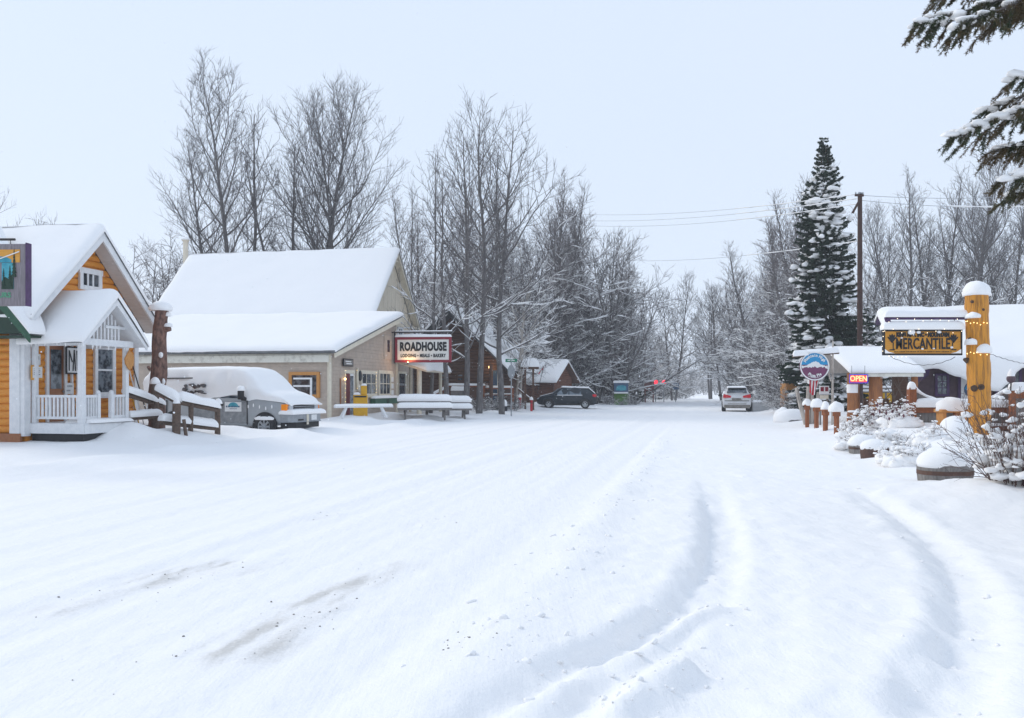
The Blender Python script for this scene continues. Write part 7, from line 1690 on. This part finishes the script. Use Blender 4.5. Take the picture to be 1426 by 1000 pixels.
def path_lights():
    for i, (px, D, py, r, lab) in enumerate(((1124, 33.6, 564, .185, 'thin snow-capped wooden path post farthest from the flower beds'), (1137, 31.2, 566, .215, 'wide-capped snowy path post second from the street end'), (1149.5, 29.4, 571, .155, 'narrow-capped snowy path post standing third in line'), (1165, 28.4, 572, .245, 'thickest path post with the widest snow cap nearest the bushes'))):
        b = gpt(px, D); z = at(0, py + 1, D).z - b.z; t = thing('path_post', lab, 'post', b, R(10 * i), 'wooden path posts with snow caps'); w = .062
        m = MB(); m.box(-w, w, -w, w, -.2, z); m.build('post', 'rail_wood', t, bevel=.008); m = MB(); m.prism([(-.15, -.15, z), (.15, -.15, z), (.15, .15, z), (-.15, .15, z)], (0, 0, .04)); m.prism([(-.09, -.09, z - .16), (.09, -.09, z - .16), (.09, .09, z - .16), (-.09, .09, z - .16)], (0, 0, .155)); m.build('cap', 'rail_wood', t)
        s = MB(); s.blob((0, 0, z + .06), r, r, (.22, .24, .26, .27)[i], 14 + 5 * i, .22, 20, 10, freq=2.0); s.build('snow_cap', 'snow', t)
path_lights()

def planter(name, label, px, D, w, h, dp, snow_h, mat='barrel', group=None, rz=0.0, rnd_=False, seed=1):
    b = gpt(px, D); t = thing(name, label, 'planter', (b.x, b.y, b.z - .02), rz, group)
    m = MB(); n = 26; vs = []; rings = [(.93, -.1), (1.0, h * .45), (1.0, h * .75), (.985, h)]
    sq = (lambda a: (math.copysign(abs(math.cos(a)) ** .88, math.cos(a)), math.copysign(abs(math.sin(a)) ** .88, math.sin(a))))
    for i in range(n):
        for q, (k, z) in enumerate(rings): pass
    for k, z in rings:
        for i in range(n): a = 6.283 * i / n; c_, s_ = sq(a); j = 1 + .012 * (i % 2); vs.append((c_ * w / 2 * k * j, s_ * dp / 2 * k * j, z))
    m.add(vs, [(q * n + i, q * n + (i + 1) % n, (q + 1) * n + (i + 1) % n, (q + 1) * n + i) for q in range(3) for i in range(n)]); m.build('stave', mat, t)
    m = MB(); vs = []
    for z in (h * .42, h * .62):
        for i in range(n): a = 6.283 * i / n; c_, s_ = sq(a); vs.append((c_ * (w / 2 * 1.018), s_ * (dp / 2 * 1.018), z))
    m.add(vs, [(i, (i + 1) % n, n + (i + 1) % n, n + i) for i in range(n)]); m.build('hoop', 'rust', t)
    s = MB(); s.blob((0, 0, h - .01), w / 2 * 1.06, dp / 2 * 1.06, snow_h, seed, .10, 26, 10); s.build('snow_cap', 'snow', t)
    return t
def planters():
    planter('barrel_planter', 'grey stave half-barrel planter with rusty hoop and flat snow top, nearest the camera', 1316, 14.4, .86, .34, .72, .26, seed=4)
    planter('barrel_planter', 'low dark planter half buried in snow behind the drooping snowy shrub', 1218, 19.6, .62, .26, .5, .2, 'rust', seed=5)
    planter('barrel_planter', 'low grey planter farthest along the row of snow-buried planters', 1200, 21.0, .60, .26, .5, .22, seed=6)
    p = gpt(1330, 21.5); t = thing('snow_heap', 'tall smooth snow heap at the foot of the golden post', 'snow heap', p); m = MB(); m.blob((0, 0, 0), .42, .40, .50, 9, .12, 22, 12); m.blob((-.3, .1, -.05), .4, .35, .3, 5, .12); m.build('heap', 'snow', t)
planters()
# ------------------------------------------------------------------ the trees
proto('tall_a', cottonwood(101, 26, limbs=34, h0=.26, spread=.30, lift=.13, tw=.0095, th0=60, dense=1.05), 'cottonwood_tree', snow=.045, snow_top=9, snow_lvl=2)
proto('tall_b', cottonwood(102, 26, limbs=32, h0=.26, spread=.31, lift=.15, tw=.0095, th0=60, dense=1.0), 'cottonwood_tree', snow=.045, snow_top=9, snow_lvl=2)
proto('tall_c', cottonwood(103, 22, limbs=30, h0=.28, spread=.30, lift=.09, tw=.0095, dense=.85), 'cottonwood_tree', snow=.06, snow_top=9, snow_lvl=2)
proto('open_a', cottonwood(104, 20, limbs=26, h0=.22, spread=.31, lift=.09, tw=.0095, dense=.75), 'cottonwood_tree', snow=.08, snow_top=8, snow_lvl=2)
proto('open_b', cottonwood(105, 19, limbs=26, h0=.20, spread=.31, lift=.08, tw=.0095, dense=.75), 'cottonwood_tree', snow=.085, snow_top=8, snow_lvl=2)
proto('thin_a', cottonwood(106, 16, limbs=22, h0=.22, spread=.22, lift=.08, tw=.0095, dense=.8), 'cottonwood_tree', snow=.08, snow_top=8, snow_lvl=2)
proto('sparse', cottonwood(107, 20, limbs=22, h0=.35, spread=.13, lift=.02, tw=.012, dense=.7, wander=.06), 'bare_snag', snow=.05, snow_top=12, snow_lvl=2)
proto('narrow_a', cottonwood(108, 21, limbs=54, h0=.10, spread=.19, lift=.12, tw=.012, dense=.8), 'bare_tree', snow=.07, snow_lvl=3, twig='twig_red', snow_top=15)
proto('narrow_b', cottonwood(109, 23, limbs=50, h0=.16, spread=.18, lift=.15, tw=.012, dense=.75), 'bare_tree', snow=.055, snow_lvl=3, snow_top=15)
proto('birch', cottonwood(110, 11.5, limbs=26, h0=.18, spread=.34, lift=-.02, tw=.012, dense=1.1, stems=2, th0=62, th1=30), 'birch_tree', snow=.085, snow_lvl=3, bark='birch')
proto('wide', cottonwood(111, 16.5, limbs=30, h0=.22, spread=.30, lift=.06, tw=.013, dense=.85, stems=2), 'bare_tree', snow=.07, snow_lvl=2)
proto('thick_a', thicket_tree(201, 11, 6, .02, tw=.010, dense=.85), 'alder_tree', snow=.075, snow_lvl=3, twig='twig_red')
proto('thick_b', thicket_tree(202, 12.5, 5, .0, tw=.010, dense=.85), 'alder_tree', snow=.07, snow_lvl=3, twig='twig_red')
proto('arch_a', thicket_tree(203, 9, 6, .07, tw=.012), 'willow_tree', snow=.085, snow_lvl=3)
proto('arch_b', thicket_tree(204, 8, 7, .09, tw=.012, fan=.6), 'willow_tree', snow=.09, snow_lvl=3)
proto('brush', thicket_tree(205, 4.0, 8, .03, tw=.010, fan=.7), 'willow_bush', 'bush', snow=.055, snow_lvl=3)
rt = random.Random(77)
def tree(key, px, D, H=None, label=None, group=None, tilt=0.0, name=None, cat=None, wide=1.0):
    s = (H / TOP[key]) if H else 1.0
    q = gpt(px, D, -.05)
    r = plant(key, q, rt.random() * 6.28, (s * wide, s * wide, s), label, group, name=name, cat=cat)
    if tilt: r.rotation_euler = (0, R(tilt), r.rotation_euler.z)
    return r
def topH(py, D): return (HY - py) * D / F + EYE
# behind the roadhouse
tree('tall_c', 306, 66, topH(160, 66), 'bare cottonwood leaning out behind the chimney end of the roadhouse roof', tilt=-10)
tree('tall_a', 329, 67, topH(96, 67), 'tall forked bare cottonwood, tallest of the trees above the left half of the roadhouse roof')
tree('thin_a', 348, 70, topH(150, 70), 'slim bare cottonwood close beside the tall forked one above the roadhouse')
tree('sparse', 381, 68, topH(212, 68), 'short scraggy bare snag between the two big tree clumps above the roadhouse roof', cat='tree')
tree('tall_b', 436, 70, topH(104, 70), 'dense tall bare cottonwood, tallest tree above the right half of the roadhouse roof')
tree('tall_b', 480, 68, topH(124, 68), 'dense bare cottonwood standing just right of the tallest one over the roadhouse')
tree('tall_c', 500, 69, topH(200, 69), 'bare cottonwood leaning toward the roadhouse gable peak', tilt=17)
tree('thin_a', 412, 74, topH(190, 74), 'thin pale bare tree half hidden in the clump over the middle of the roadhouse roof')
tree('open_a', 455, 62, 9.5, 'low snow-limbed bare tree just topping the roadhouse ridge', wide=1.5)
tree('open_b', 285, 64, 12.0, 'low snowy bare tree beside the roadhouse chimney', wide=1.3)
for px, D, key, H in ((178, 60, 'thick_a', 11.5), (205, 62, 'thick_b', 12.5), (232, 64, 'thick_a', 12.0), (252, 66, 'thick_b', 12.0), (160, 66, 'thick_b', 12), (215, 70, 'arch_a', 13), (268, 69, 'thick_a', 11.5), (192, 55, 'arch_a', 8.5)):
    tree(key, px, D, H, 'brown twiggy alder filling the gap between orange cabin and roadhouse roof', 'alders between cabin and roadhouse')
tree('thin_a', 52, 62, topH(300, 62), 'bare treetop just showing over the orange cabin roof ridge'); tree('thin_a', 68, 66, topH(306, 66), 'second smaller bare treetop over the orange cabin roof ridge')
# in front of the dark log house
tree('thin_a', 600, 50, topH(205, 50), 'thin bare tree nearest the roadhouse gable', tilt=1, wide=.7)
tree('thin_a', 622, 49, topH(235, 49), 'thin bare tree whose trunk stands right behind the maroon sign edge', tilt=-2)
tree('open_b', 649, 51, topH(175, 51), 'bare cottonwood with slanting trunk beside the snowy garden bench', tilt=-3)
tree('open_a', 667, 52, topH(116, 52), 'tallest bare cottonwood before the dark log house, straight trunk', tilt=2)
tree('open_b', 699, 53, topH(134, 53), 'tall bare cottonwood with forked crown next to the tallest one', tilt=4)
tree('birch', 719, 63, topH(322, 63), 'pale-barked birch with snow-laden arching limbs beside the red bollards', wide=.8)
tree('arch_a', 697, 69, 9.0, 'snow-laden willow arching behind the street name pole')
tree('thin_a', 575, 60, topH(255, 60), 'thin bare tree rising behind the roadhouse gable', wide=.7)
tree('thin_a', 690, 64, topH(200, 64), 'thin bare tree behind the forked cottonwood')
# wood behind house and parked car
G1 = 'bare trees of the wood behind the dark parked car'; L1 = 'snow-dusted bare tree in the dense wood behind the dark parked car'
for i in range(12):
    px = 570 + 29 * i + rt.uniform(-9, 9); D = 72 + rt.uniform(0, 10) + max(0, px - 780) * .12 + (15 if 715 < px < 825 else 0)
    top = 318 + max(0, px - 800) * .50 + rt.uniform(-14, 22) + (40 if px < 640 else 0)
    tree('thick_b' if i % 2 else 'thick_a', px, D, topH(top, D), L1, G1)
for i in range(10):
    px = 585 + 34 * i + rt.uniform(-9, 9); D = 86 + rt.uniform(0, 12) + max(0, px - 780) * .15
    top = 300 + max(0, px - 790) * .55 + rt.uniform(-20, 20) + (20 if px < 640 else 0)
    tree(('narrow_a', 'thick_b', 'thick_a')[i % 3], px, D, topH(top, D), L1, G1, wide=1.15 if i % 3 == 0 else 1)
for px, top in ((757, 232), (772, 262), (800, 288), (833, 292), (780, 275), (655, 270), (620, 262), (590, 265), (858, 335), (725, 270)):
    D = 82 + rt.uniform(0, 8); tree('narrow_a' if px != 833 else 'wide', px, D, topH(top, D), L1, G1)
G2 = 'snow-bent willows along the edge of the wood'; L2 = 'snow-bent willow arching at the edge of the wood behind the parked car'
for px, D, H, k in ((675, 76, 8.0, 'arch_a'), (766, 86, 10, 'arch_b'), (795, 88, 10.5, 'arch_a'), (822, 90, 10.5, 'arch_b'), (846, 96, 10, 'arch_a'), (868, 104, 11, 'arch_b'), (893, 112, 10.5, 'arch_a'), (915, 122, 10, 'arch_b'), (745, 90, 9, 'arch_b'), (640, 78, 9, 'arch_b'), (605, 76, 9, 'arch_a')):
    tree(k, px, D, H, L2, G2)
G3 = 'low snowy brush below the wood'; L3 = 'low snowy brush clump along the verge below the wood'
for i in range(13):
    px = 800 + 12.5 * i + rt.uniform(-4, 4); D = 103 + i * 2.2; tree('brush', px, D, 2.2 + rt.random() * 1.6, L3, G3)
for px, D, H in ((847, 82.5, 1.3), (881, 82.5, 1.2), (866, 82, .7), (668, 56, 1.3), (690, 58, 1.5), (716, 58.5, 1.2), (612, 58, 1.4), (690, 60, 1.0)): tree('brush', px, D, H, 'small snowy shrub at the foot of the trees by the dark log house', 'shrubs by the dark log house')
# far end of the street
tree('wide', 938, 112, topH(380, 112), 'rounded bare tree by the blue road sign, standing clear of the wood', wide=.9)
G4 = 'bare trees fading at the far end of the street'; L4 = 'faint bare tree fading into snowfall at the far end of the street'
for i in range(20):
    px = 905 + 8 * i + rt.uniform(-4, 4); D = 240 + rt.uniform(0, 160); k = ('narrow_a', 'thick_b', 'wide')[i % 3]
    gap = abs(px - 968); top = (505 if gap < 26 else 462) + rt.uniform(-8, 12)
    tree(k, px, D, topH(max(400, top), D), L4, G4)
for i in range(12):
    px = 925 + 8 * i; D = 190 + rt.uniform(0, 90); tree('arch_a', px, D, topH(512 + rt.uniform(-6, 8), D), L4, G4)
tree('wide', 1008, 108, topH(376, 108), 'big bare tree with dark trunk right beyond the white car', wide=1.1); tree('wide', 990, 122, topH(395, 122), 'greyer bare tree just left of the big one beyond the white car')
# right-hand wood
G5 = 'bare trees between car and spruce'; L5 = 'tall narrow bare tree in the group between white car and big spruce'
for px, D, top in ((1094, 78, 238), (1082, 82, 262), (1066, 84, 318), (1054, 92, 338), (1044, 98, 372), (1108, 86, 272), (1036, 104, 395), (1075, 90, 300), (1100, 72, 300), (1060, 78, 370), (1122, 80, 262)):
    tree('narrow_a', px, D, topH(top, D), L5, G5, wide=1.2)
for px, D, H in ((1048, 78, 9), (1072, 74, 9.5), (1090, 66, 8.5), (1034, 96, 10), (1108, 64, 8.0)): tree('arch_a' if px % 3 else 'arch_b', px, D, H, 'snow-laden willow low between the white car and the big spruce', 'willows beside the spruce')
for px, D, H in ((1068, 62, 2.2), (1080, 60, 2.6), (1092, 56, 2.4), (1046, 84, 2.2), (1100, 50, 1.8), (1060, 70, 1.8)): tree('brush', px, D, H, 'low snowy brush on the verge beyond the ochre shed', 'brush by the ochre shed')
G6 = 'bare cottonwoods behind the store roof'; L6 = 'pale bare cottonwood rising behind the white store roof'
for i, (px, D, top) in enumerate(((1262, 84, 232), (1247, 90, 285), (1290, 92, 262), (1316, 86, 248), (1344, 82, 210), (1362, 96, 270), (1330, 100, 285), (1388, 90, 285), (1412, 84, 268), (1436, 88, 262), (1460, 84, 250), (1228, 86, 318), (1278, 104, 300), (1400, 104, 300), (1214, 96, 335))):
    tree('narrow_b' if i % 3 != 1 else 'tall_b', px, D, topH(top, D), L6, G6)
for i in range(13):
    px = 1205 + 20 * i + rt.uniform(-6, 6); D = 72 + rt.uniform(0, 16); tree(('thick_a', 'arch_a', 'thick_b')[i % 3], px, D, topH(388 + rt.uniform(-16, 18), D), 'twiggy alder crowding low behind the white store roof', 'alders behind the store')
# more of the same trees past both frame edges
for px, D, H, k in ((-60, 64, 20, 'tall_c'), (-140, 58, 18, 'open_a'), (110, 80, 12, 'thick_b'), (1520, 80, 22, 'narrow_b'), (1600, 70, 20, 'tall_c')): tree(k, px, D, H, 'bare tree of the surrounding wood beyond the buildings', 'surrounding wood')

spruce('spruce_tree', 'tall dark spruce plastered with snow beside the utility pole', gpt(1147, 50), topH(203, 50), 2.15, 5, whorls=84, per=16, snow=1.5)
spruce('spruce_tree', 'young snow-smothered spruce beside the brown wooden sign', gpt(887, 102), 4.6, 1.2, 9, whorls=22, per=9, snow=1.5, top_cones=False)
spruce('spruce_tree', 'small snowy spruce squeezed between utility pole and pavilion roof', gpt(1207, 56), 6.5, 1.4, 12, whorls=24, per=9, snow=1.3, top_cones=False)
# the near spruce: boughs reach into the frame from beyond its right edge
def near():
    D = 8.6; c = Vector((gx(1610, D), D, 0)); c.z = ground_z(c.x, c.y); br = []
    def bough(px, py, Dt, z0, snowy):
        q = at(px, py, Dt); d = Vector((q.x - c.x, q.y - c.y)); Ln = d.length; az = math.atan2(d.y, d.x); br.append((z0 - c.z, az, Ln, (q.z - z0) / Ln - .10, snowy))
    bough(1262, 40, 8.3, 6.15, .55); bough(1325, 40, 8.0, 6.3, .3); bough(1385, 30, 8.8, 6.3, .2); bough(1300, 0, 8.9, 6.4, .4); bough(1415, 10, 8.4, 6.3, .2)
    bough(1316, 192, 8.4, 5.15, .85); bough(1362, 160, 8.8, 5.3, .7); bough(1402, 115, 8.3, 5.5, .5)
    bough(1375, 215, 8.7, 4.75, .6); bough(1388, 252, 8.3, 4.5, .8); bough(1400, 275, 8.8, 4.3, .8); bough(1415, 215, 8.9, 4.8, .5)
    g = random.Random(3)
    for k in range(16): br.append((4.2 + 2.8 * g.random(), g.uniform(-1.9, 1.7), 1.2 + .5 * g.random(), -.3, .5))
    for k in range(16): br.append((1.2 + 3.2 * g.random(), g.uniform(-1.25, 1.35), 1.5 + .6 * g.random(), -.35, .5))
    near_spruce('big spruce at the frame edge, only its snow-dusted boughs reaching into the sky', c, 9.5, br, 21)
near()
# ------------------------------------------------------------------ bushes and planters on the right
snow_bush('dried_flowers', 'wide bed of dried flower stalks heaped with snow before the pavilion', gpt(1230, 26.0), 2.1, .95, 31, stems=110, bloom=.14, depth=1.2)
snow_bush('dried_flowers', 'taller clump of dry blooms and dark seed heads next to the fence end post', gpt(1252, 24.0), .9, .72, 32, stems=45, bloom=.25, tall=8)
snow_bush('snowy_shrub', 'low rounded shrub muffled in snow beside the thickest path post', gpt(1192, 26), 1.1, .55, 33, stems=50, lump=(.10, .14))
snow_bush('snowy_shrub', 'shrub with drooping snow-capped sprays between barrel planters and fence', gpt(1297, 20.5), .55, .62, 34, stems=26, lump=(.10, .15))
snow_bush('snowy_shrub', 'broad shrub collapsed under heavy snow beside the grey half-barrel', gpt(1262, 17.4), 1.2, .52, 35, stems=46, lump=(.10, .15), snow=1.3)
snow_bush('snowy_shrub', 'small shrub in snow over the low dark planter', gpt(1190, 21.5), .9, .42, 36, stems=34, lump=(.09, .12), snow=1.1)
snow_bush('snowy_shrub', 'shrub humped with snow along the planter row under the dry flowers', gpt(1228, 21.5), 1.6, .5, 38, stems=46, lump=(.10, .15), snow=1.2)
def bare_bush():
    b = gpt(1412, 12.2); root = thing('bare_bush', 'bare twiggy bush with long dark stems and clotted snow before the golden post', 'bush', b)
    gr = Grower(61); g = gr.g; C, S = [], []
    for i in range(150):
        a = g.random() * 6.28; r = .42 * math.sqrt(g.random()); p = (r * math.cos(a) + .1, r * math.sin(a), -.05); th = .12 + .75 * g.random() ** 1.5
        st = gr.grow(p, gr.unit(a + g.normal(0, .5), th), .75 + .70 * g.random(), 7, .0065, .0025, .025, .09, 1)
        for j in range(6):
            q, d = gr.side(st, .25 + .75 * g.random(), R(42)); t2 = gr.grow(q, d, .10 + .22 * g.random(), 4, .0035, .0018, .03, .12, 2)
            if g.random() < .12: sz = .02 + .03 * g.random(); C.append(t2[2]); S.append((sz * 1.3, sz, sz * .8))
        if g.random() < .75:
            k = int(g.integers(2, 6)); sz = .02 + .045 * g.random(); C.append(st[k]); S.append((sz * 1.3, sz * 1.1, sz * .9))
    for dx, a_, th in ((-.25, 3.3, 1.30), (-.2, 3.0, 1.15), (-.3, 3.5, 1.42), (-.1, 2.7, 1.0)):
        st = gr.grow((dx, -.1, .05), gr.unit(a_, th), .95, 8, .007, .002, -.012, .05, 1)
        for j in range(4): q, d = gr.side(st, .3 + .6 * g.random(), R(30)); gr.grow(q, d, .25, 4, .003, .0015, .0, .1, 2)
    for i in range(130):
        a = g.random() * 6.28; r = .55 * math.sqrt(g.random()); sz = .03 + .07 * g.random() ** 1.5; C.append(np.array([r * math.cos(a) + .1, r * math.sin(a), .08 + .62 * (1 - r) * g.random()])); S.append((sz * 1.2, sz, sz * .75))
    by = {}
    for p, r, l in gr.lines: by.setdefault((len(p), 4 if l == 1 else 3), []).append((p, r))
    link(bpy.data.objects.new('stems', tubes_mesh('stems', [(np.array([a for a, b in v]), np.array([b for a, b in v]), k[1], 0) for k, v in by.items()], ['stem'])), root)
    link(bpy.data.objects.new('snow_on_foliage', lumps_mesh('snow_on_foliage', np.array(C), np.array(S), 5, amp=.28)), root)
bare_bush()
# ------------------------------------------------------------------ utility pole and wires
def pole_and_wires():
    D = 46.0; b = gpt(1197.5, D); H = at(0, 270, D).z - b.z; t = thing('utility_pole', 'dark wooden utility pole rising behind the pavilion roof beside the spruce', 'pole', b)
    m = MB(); m.tube([(0, 0, -.3), (0, 0, H * .5), (0, 0, H)], [.155, .14, .115], 12); m.build('shaft', 'pole_wood', t)
    m = MB(); m.bar((0, -.12, H - .25), (-.45, -.14, H - 1.05), .10, .10); m.build('brace', 'pole_wood', t)
    m = MB(); m.bar((-.32, -.14, H - .10), (.14, -.14, H - .12), .09, .11); m.build('crossarm', 'pole_wood', t); m = MB()
    for x in (-.28, -.12, .1): m.lathe([(.03, 0), (.05, .04), (.03, .12), (0, .13)], (x, -.14, H - .06), n=8)
    m.blob((0, 0, H), .12, .12, .09, 3); m.build('insulator', 'steel', t)
    for (p0, p1, D1, lab, sag) in (((1192, 271), (780, 297), 74, 'topmost overhead wire running from pole to the wood over the street', .5), ((1193, 277), (780, 306), 74, 'middle overhead wire of the three high ones', .5), ((1195, 284), (780, 312), 74, 'lowest of the three high overhead wires', .6), ((1196, 336), (840, 361), 84, 'single lower overhead wire well below the three high ones', .5)):
        w = thing('overhead_wire', lab, 'wire', (0, 0, 0)); p, q = at(*p0, D), at(*p1, D1); m = MB(); n = 24; m.tube([p.lerp(q, i / n) - Vector((0, 0, sag * 4 * (i / n) * (1 - i / n))) for i in range(n + 1)], .011, 5); m.build('cable', 'steel', w)
        s = MB(); pts = [p.lerp(q, i / n * .3) - Vector((0, 0, sag * 4 * (i / n * .3) * (1 - i / n * .3) - .02)) for i in range(n + 1)]; s.tube(pts, [.012 + .018 * (i % 5 != 0) for i in range(n + 1)], 5); s.build('wire_snow', 'snow', w)
    for y0, y1, lab in ((272, 268, 'upper overhead wire running on past the near spruce boughs'), (279, 285, 'lower overhead wire with snow clinging, running on past the near spruce boughs')):
        w = thing('overhead_wire', lab, 'wire', (0, 0, 0)); p, q = at(1198, y0, D), at(1480, y1, 52); m = MB(); n = 14; m.tube([p.lerp(q, i / n) - Vector((0, 0, .25 * 4 * (i / n) * (1 - i / n))) for i in range(n + 1)], .014, 5); m.build('cable', 'steel', w)
        if y0 > 275: s = MB(); s.tube([p.lerp(q, .4 + .5 * i / n) - Vector((0, 0, .25 * 4 * (.4 + .5 * i / n) * (.6 - .5 * i / n) - .03)) for i in range(n + 1)], [.02 + .03 * (i % 4 > 0) for i in range(n + 1)], 5); s.build('wire_snow', 'snow', w)
pole_and_wires()
# ------------------------------------------------------------------ falling snow and the hazy air
def falling_snow():
    g = np.random.default_rng(8); K = 9000
    y = 13 + 60 * g.random(K) ** .75; x = (g.random(K) - .5) * (10 + 1.6 * y); z = 16 * g.random(K) ** 1.1 + .1
    v = np.array([[1, 0, 0], [-1, 0, 0], [0, 1, 0], [0, -1, 0], [0, 0, 1], [0, 0, -1.]]); f = np.array([[0, 2, 4], [2, 1, 4], [1, 3, 4], [3, 0, 4], [2, 0, 5], [1, 2, 5], [3, 1, 5], [0, 3, 5]])
    r = (.007 + .009 * g.random(K) ** 2)[:, None, None] * (1 + .35 * g.random((K, 1, 3)))
    co = (v[None] * r + np.stack([x, y, z], 1)[:, None, :]).reshape(-1, 3); fa = (f[None] + (np.arange(K) * 6)[:, None, None]).reshape(-1, 3).astype(np.int32)
    me = bpy.data.meshes.new('falling_snow'); me.vertices.add(len(co)); me.vertices.foreach_set('co', co.astype(np.float32).ravel()); me.loops.add(fa.size); me.loops.foreach_set('vertex_index', fa.ravel())
    me.polygons.add(len(fa)); me.polygons.foreach_set('loop_start', np.arange(0, fa.size, 3, dtype=np.int32)); me.materials.append(M['flake']); me.update(calc_edges=True)
    o = link(bpy.data.objects.new('falling_snow', me)); o['kind'] = 'stuff'
falling_snow()
def split_pieces(kinds):
    """a part whose mesh came out as pieces lying apart becomes one object per piece"""
    for o in [x for x in bpy.data.objects if x.type == 'MESH' and x.name.split('.')[0] in kinds]:
        me = o.data
        if me.users > 1 or len(me.vertices) > 60000: continue
        n = len(me.vertices); lab = np.arange(n); ed = np.empty(len(me.edges) * 2, np.int32); me.edges.foreach_get('vertices', ed); ed = ed.reshape(-1, 2)
        co = np.empty(n * 3, np.float32); me.vertices.foreach_get('co', co); co = co.reshape(-1, 3)
        while True:
            a = np.minimum(lab[ed[:, 0]], lab[ed[:, 1]]); b = lab.copy(); np.minimum.at(b, ed[:, 0], a); np.minimum.at(b, ed[:, 1], a); b = b[b]
            if (b == lab).all(): break
            lab = b
        ids = np.unique(lab); lo = np.array([co[lab == i].min(0) for i in ids]); hi = np.array([co[lab == i].max(0) for i in ids]); k = len(ids); own = list(range(k))
        def root(i):
            while own[i] != i: i = own[i]
            return i
        ch = True
        for i in range(k):
            for j in range(i):
                gap = np.maximum(0, np.maximum(lo[i] - hi[j], lo[j] - hi[i])); big = max((hi[i] - lo[i]).max(), (hi[j] - lo[j]).max())
                if np.linalg.norm(gap) < max(.02, .5 * big): own[root(i)] = root(j)
        gr = {}
        for i in range(k): gr.setdefault(root(i), []).append(ids[i])
        if len(gr) < 2: continue
        parts = list(gr.values())
        for q, g_ in enumerate(parts):
            bm = bmesh.new(); bm.from_mesh(me); bm.verts.ensure_lookup_table(); keep = np.isin(lab, g_)
            bmesh.ops.delete(bm, geom=[v for v in bm.verts if not keep[v.index]], context='VERTS'); m2 = bpy.data.meshes.new(o.name.split('.')[0]); 
            for m_ in me.materials: m2.materials.append(m_)
            bm.to_mesh(m2); bm.free()
            c = o.copy(); c.data = m2; COL.objects.link(c); c.parent = o.parent; c.name = o.name.split('.')[0]
            if q == 0:
                for kid in list(o.children): kid.parent = c
        bpy.data.objects.remove(o)
split_pieces({'corner_board', 'wheel_arch', 'slot', 'chain', 'snow_cap', 'foot', 'icicle', 'bulb', 'insulator', 'snow_drip', 'window', 'knot', 'branch_stub', 'table_snow', 'panel', 'divider', 'column_snow', 'sill_snow', 'wall_batten', 'headlight', 'emblem', 'shut_line', 'edge_board', 'back_screen', 'rail_snow', 'mirror', 'stem', 'climbing_stem', 'trim', 'fascia_board', 'leg', 'bare_glass'})
def haze():
    m = bpy.data.materials.new('haze'); m.use_nodes = True; nt = m.node_tree; nt.nodes.clear()
    out = nt.nodes.new('ShaderNodeOutputMaterial'); v = nt.nodes.new('ShaderNodeVolumePrincipled'); v.inputs['Color'].default_value = (.93, .96, 1, 1); v.inputs['Density'].default_value = HAZE; v.inputs['Anisotropy'].default_value = .1
    nt.links.new(v.outputs[0], out.inputs['Volume']); mb = MB(); mb.box(-330, 330, -40, 445, -1.6, 34); M['haze'] = m; o = mb.build('haze', 'haze'); o['kind'] = 'stuff'
# ------------------------------------------------------------------ crumbs of snow along the ploughed edge and the tracks, bits of gravel on the road
def crumbs():
    g = np.random.default_rng(15); C, S = [], []
    def drop(x, y, s): C.append((x, y, ground_z(x, y) + s * .02)); S.append((s * (.8 + .6 * g.random()), s * (.8 + .6 * g.random()), s * (.5 + .4 * g.random())))
    for i in range(230):
        y = 5 + 26 * g.random() ** 1.5; x = ROAD * y - 1.35 + g.normal(0, .28); drop(x, y, .007 + .026 * g.random() ** 4)
    for ln_ in (RIDGE1, RIDGE2, EDGE_A, TR_C):
        for i in range(40): k = int(g.integers(len(ln_))); x, y = ln_[k]; drop(x + g.normal(0, .16), y + g.normal(0, .16), .006 + .018 * g.random() ** 3)
    o = link(bpy.data.objects.new('snow_crumbs', lumps_mesh('snow_crumbs', np.array(C), np.array(S), 4, amp=.4))); o['kind'] = 'stuff'
    C, S = [], []
    for (a_, b_, n, w) in (((85, 848), (310, 786), 26, .24), ((330, 905), (470, 838), 26, .26), ((430, 840), (570, 790), 18, .24), ((612, 930), (690, 880), 18, .12), ((100, 960), (240, 930), 10, .3), ((430, 720), (470, 716), 14, .15), ((560, 740), (640, 715), 12, .15)):
        p, q = gp(*a_), gp(*b_)
        for i in range(n):
            f = g.random(); x = p[0] + (q[0] - p[0]) * f + g.normal(0, w); y = p[1] + (q[1] - p[1]) * f + g.normal(0, w); s = .003 + .006 * g.random() ** 3; C.append((x, y, ground_z(x, y) + s * .3)); S.append((s, s * .8, s * .6))
    o = link(bpy.data.objects.new('gravel', lumps_mesh('gravel', np.array(C), np.array(S), 6, 'dirty', amp=.3))); o['kind'] = 'stuff'
crumbs()
HAZE = .0007
haze()
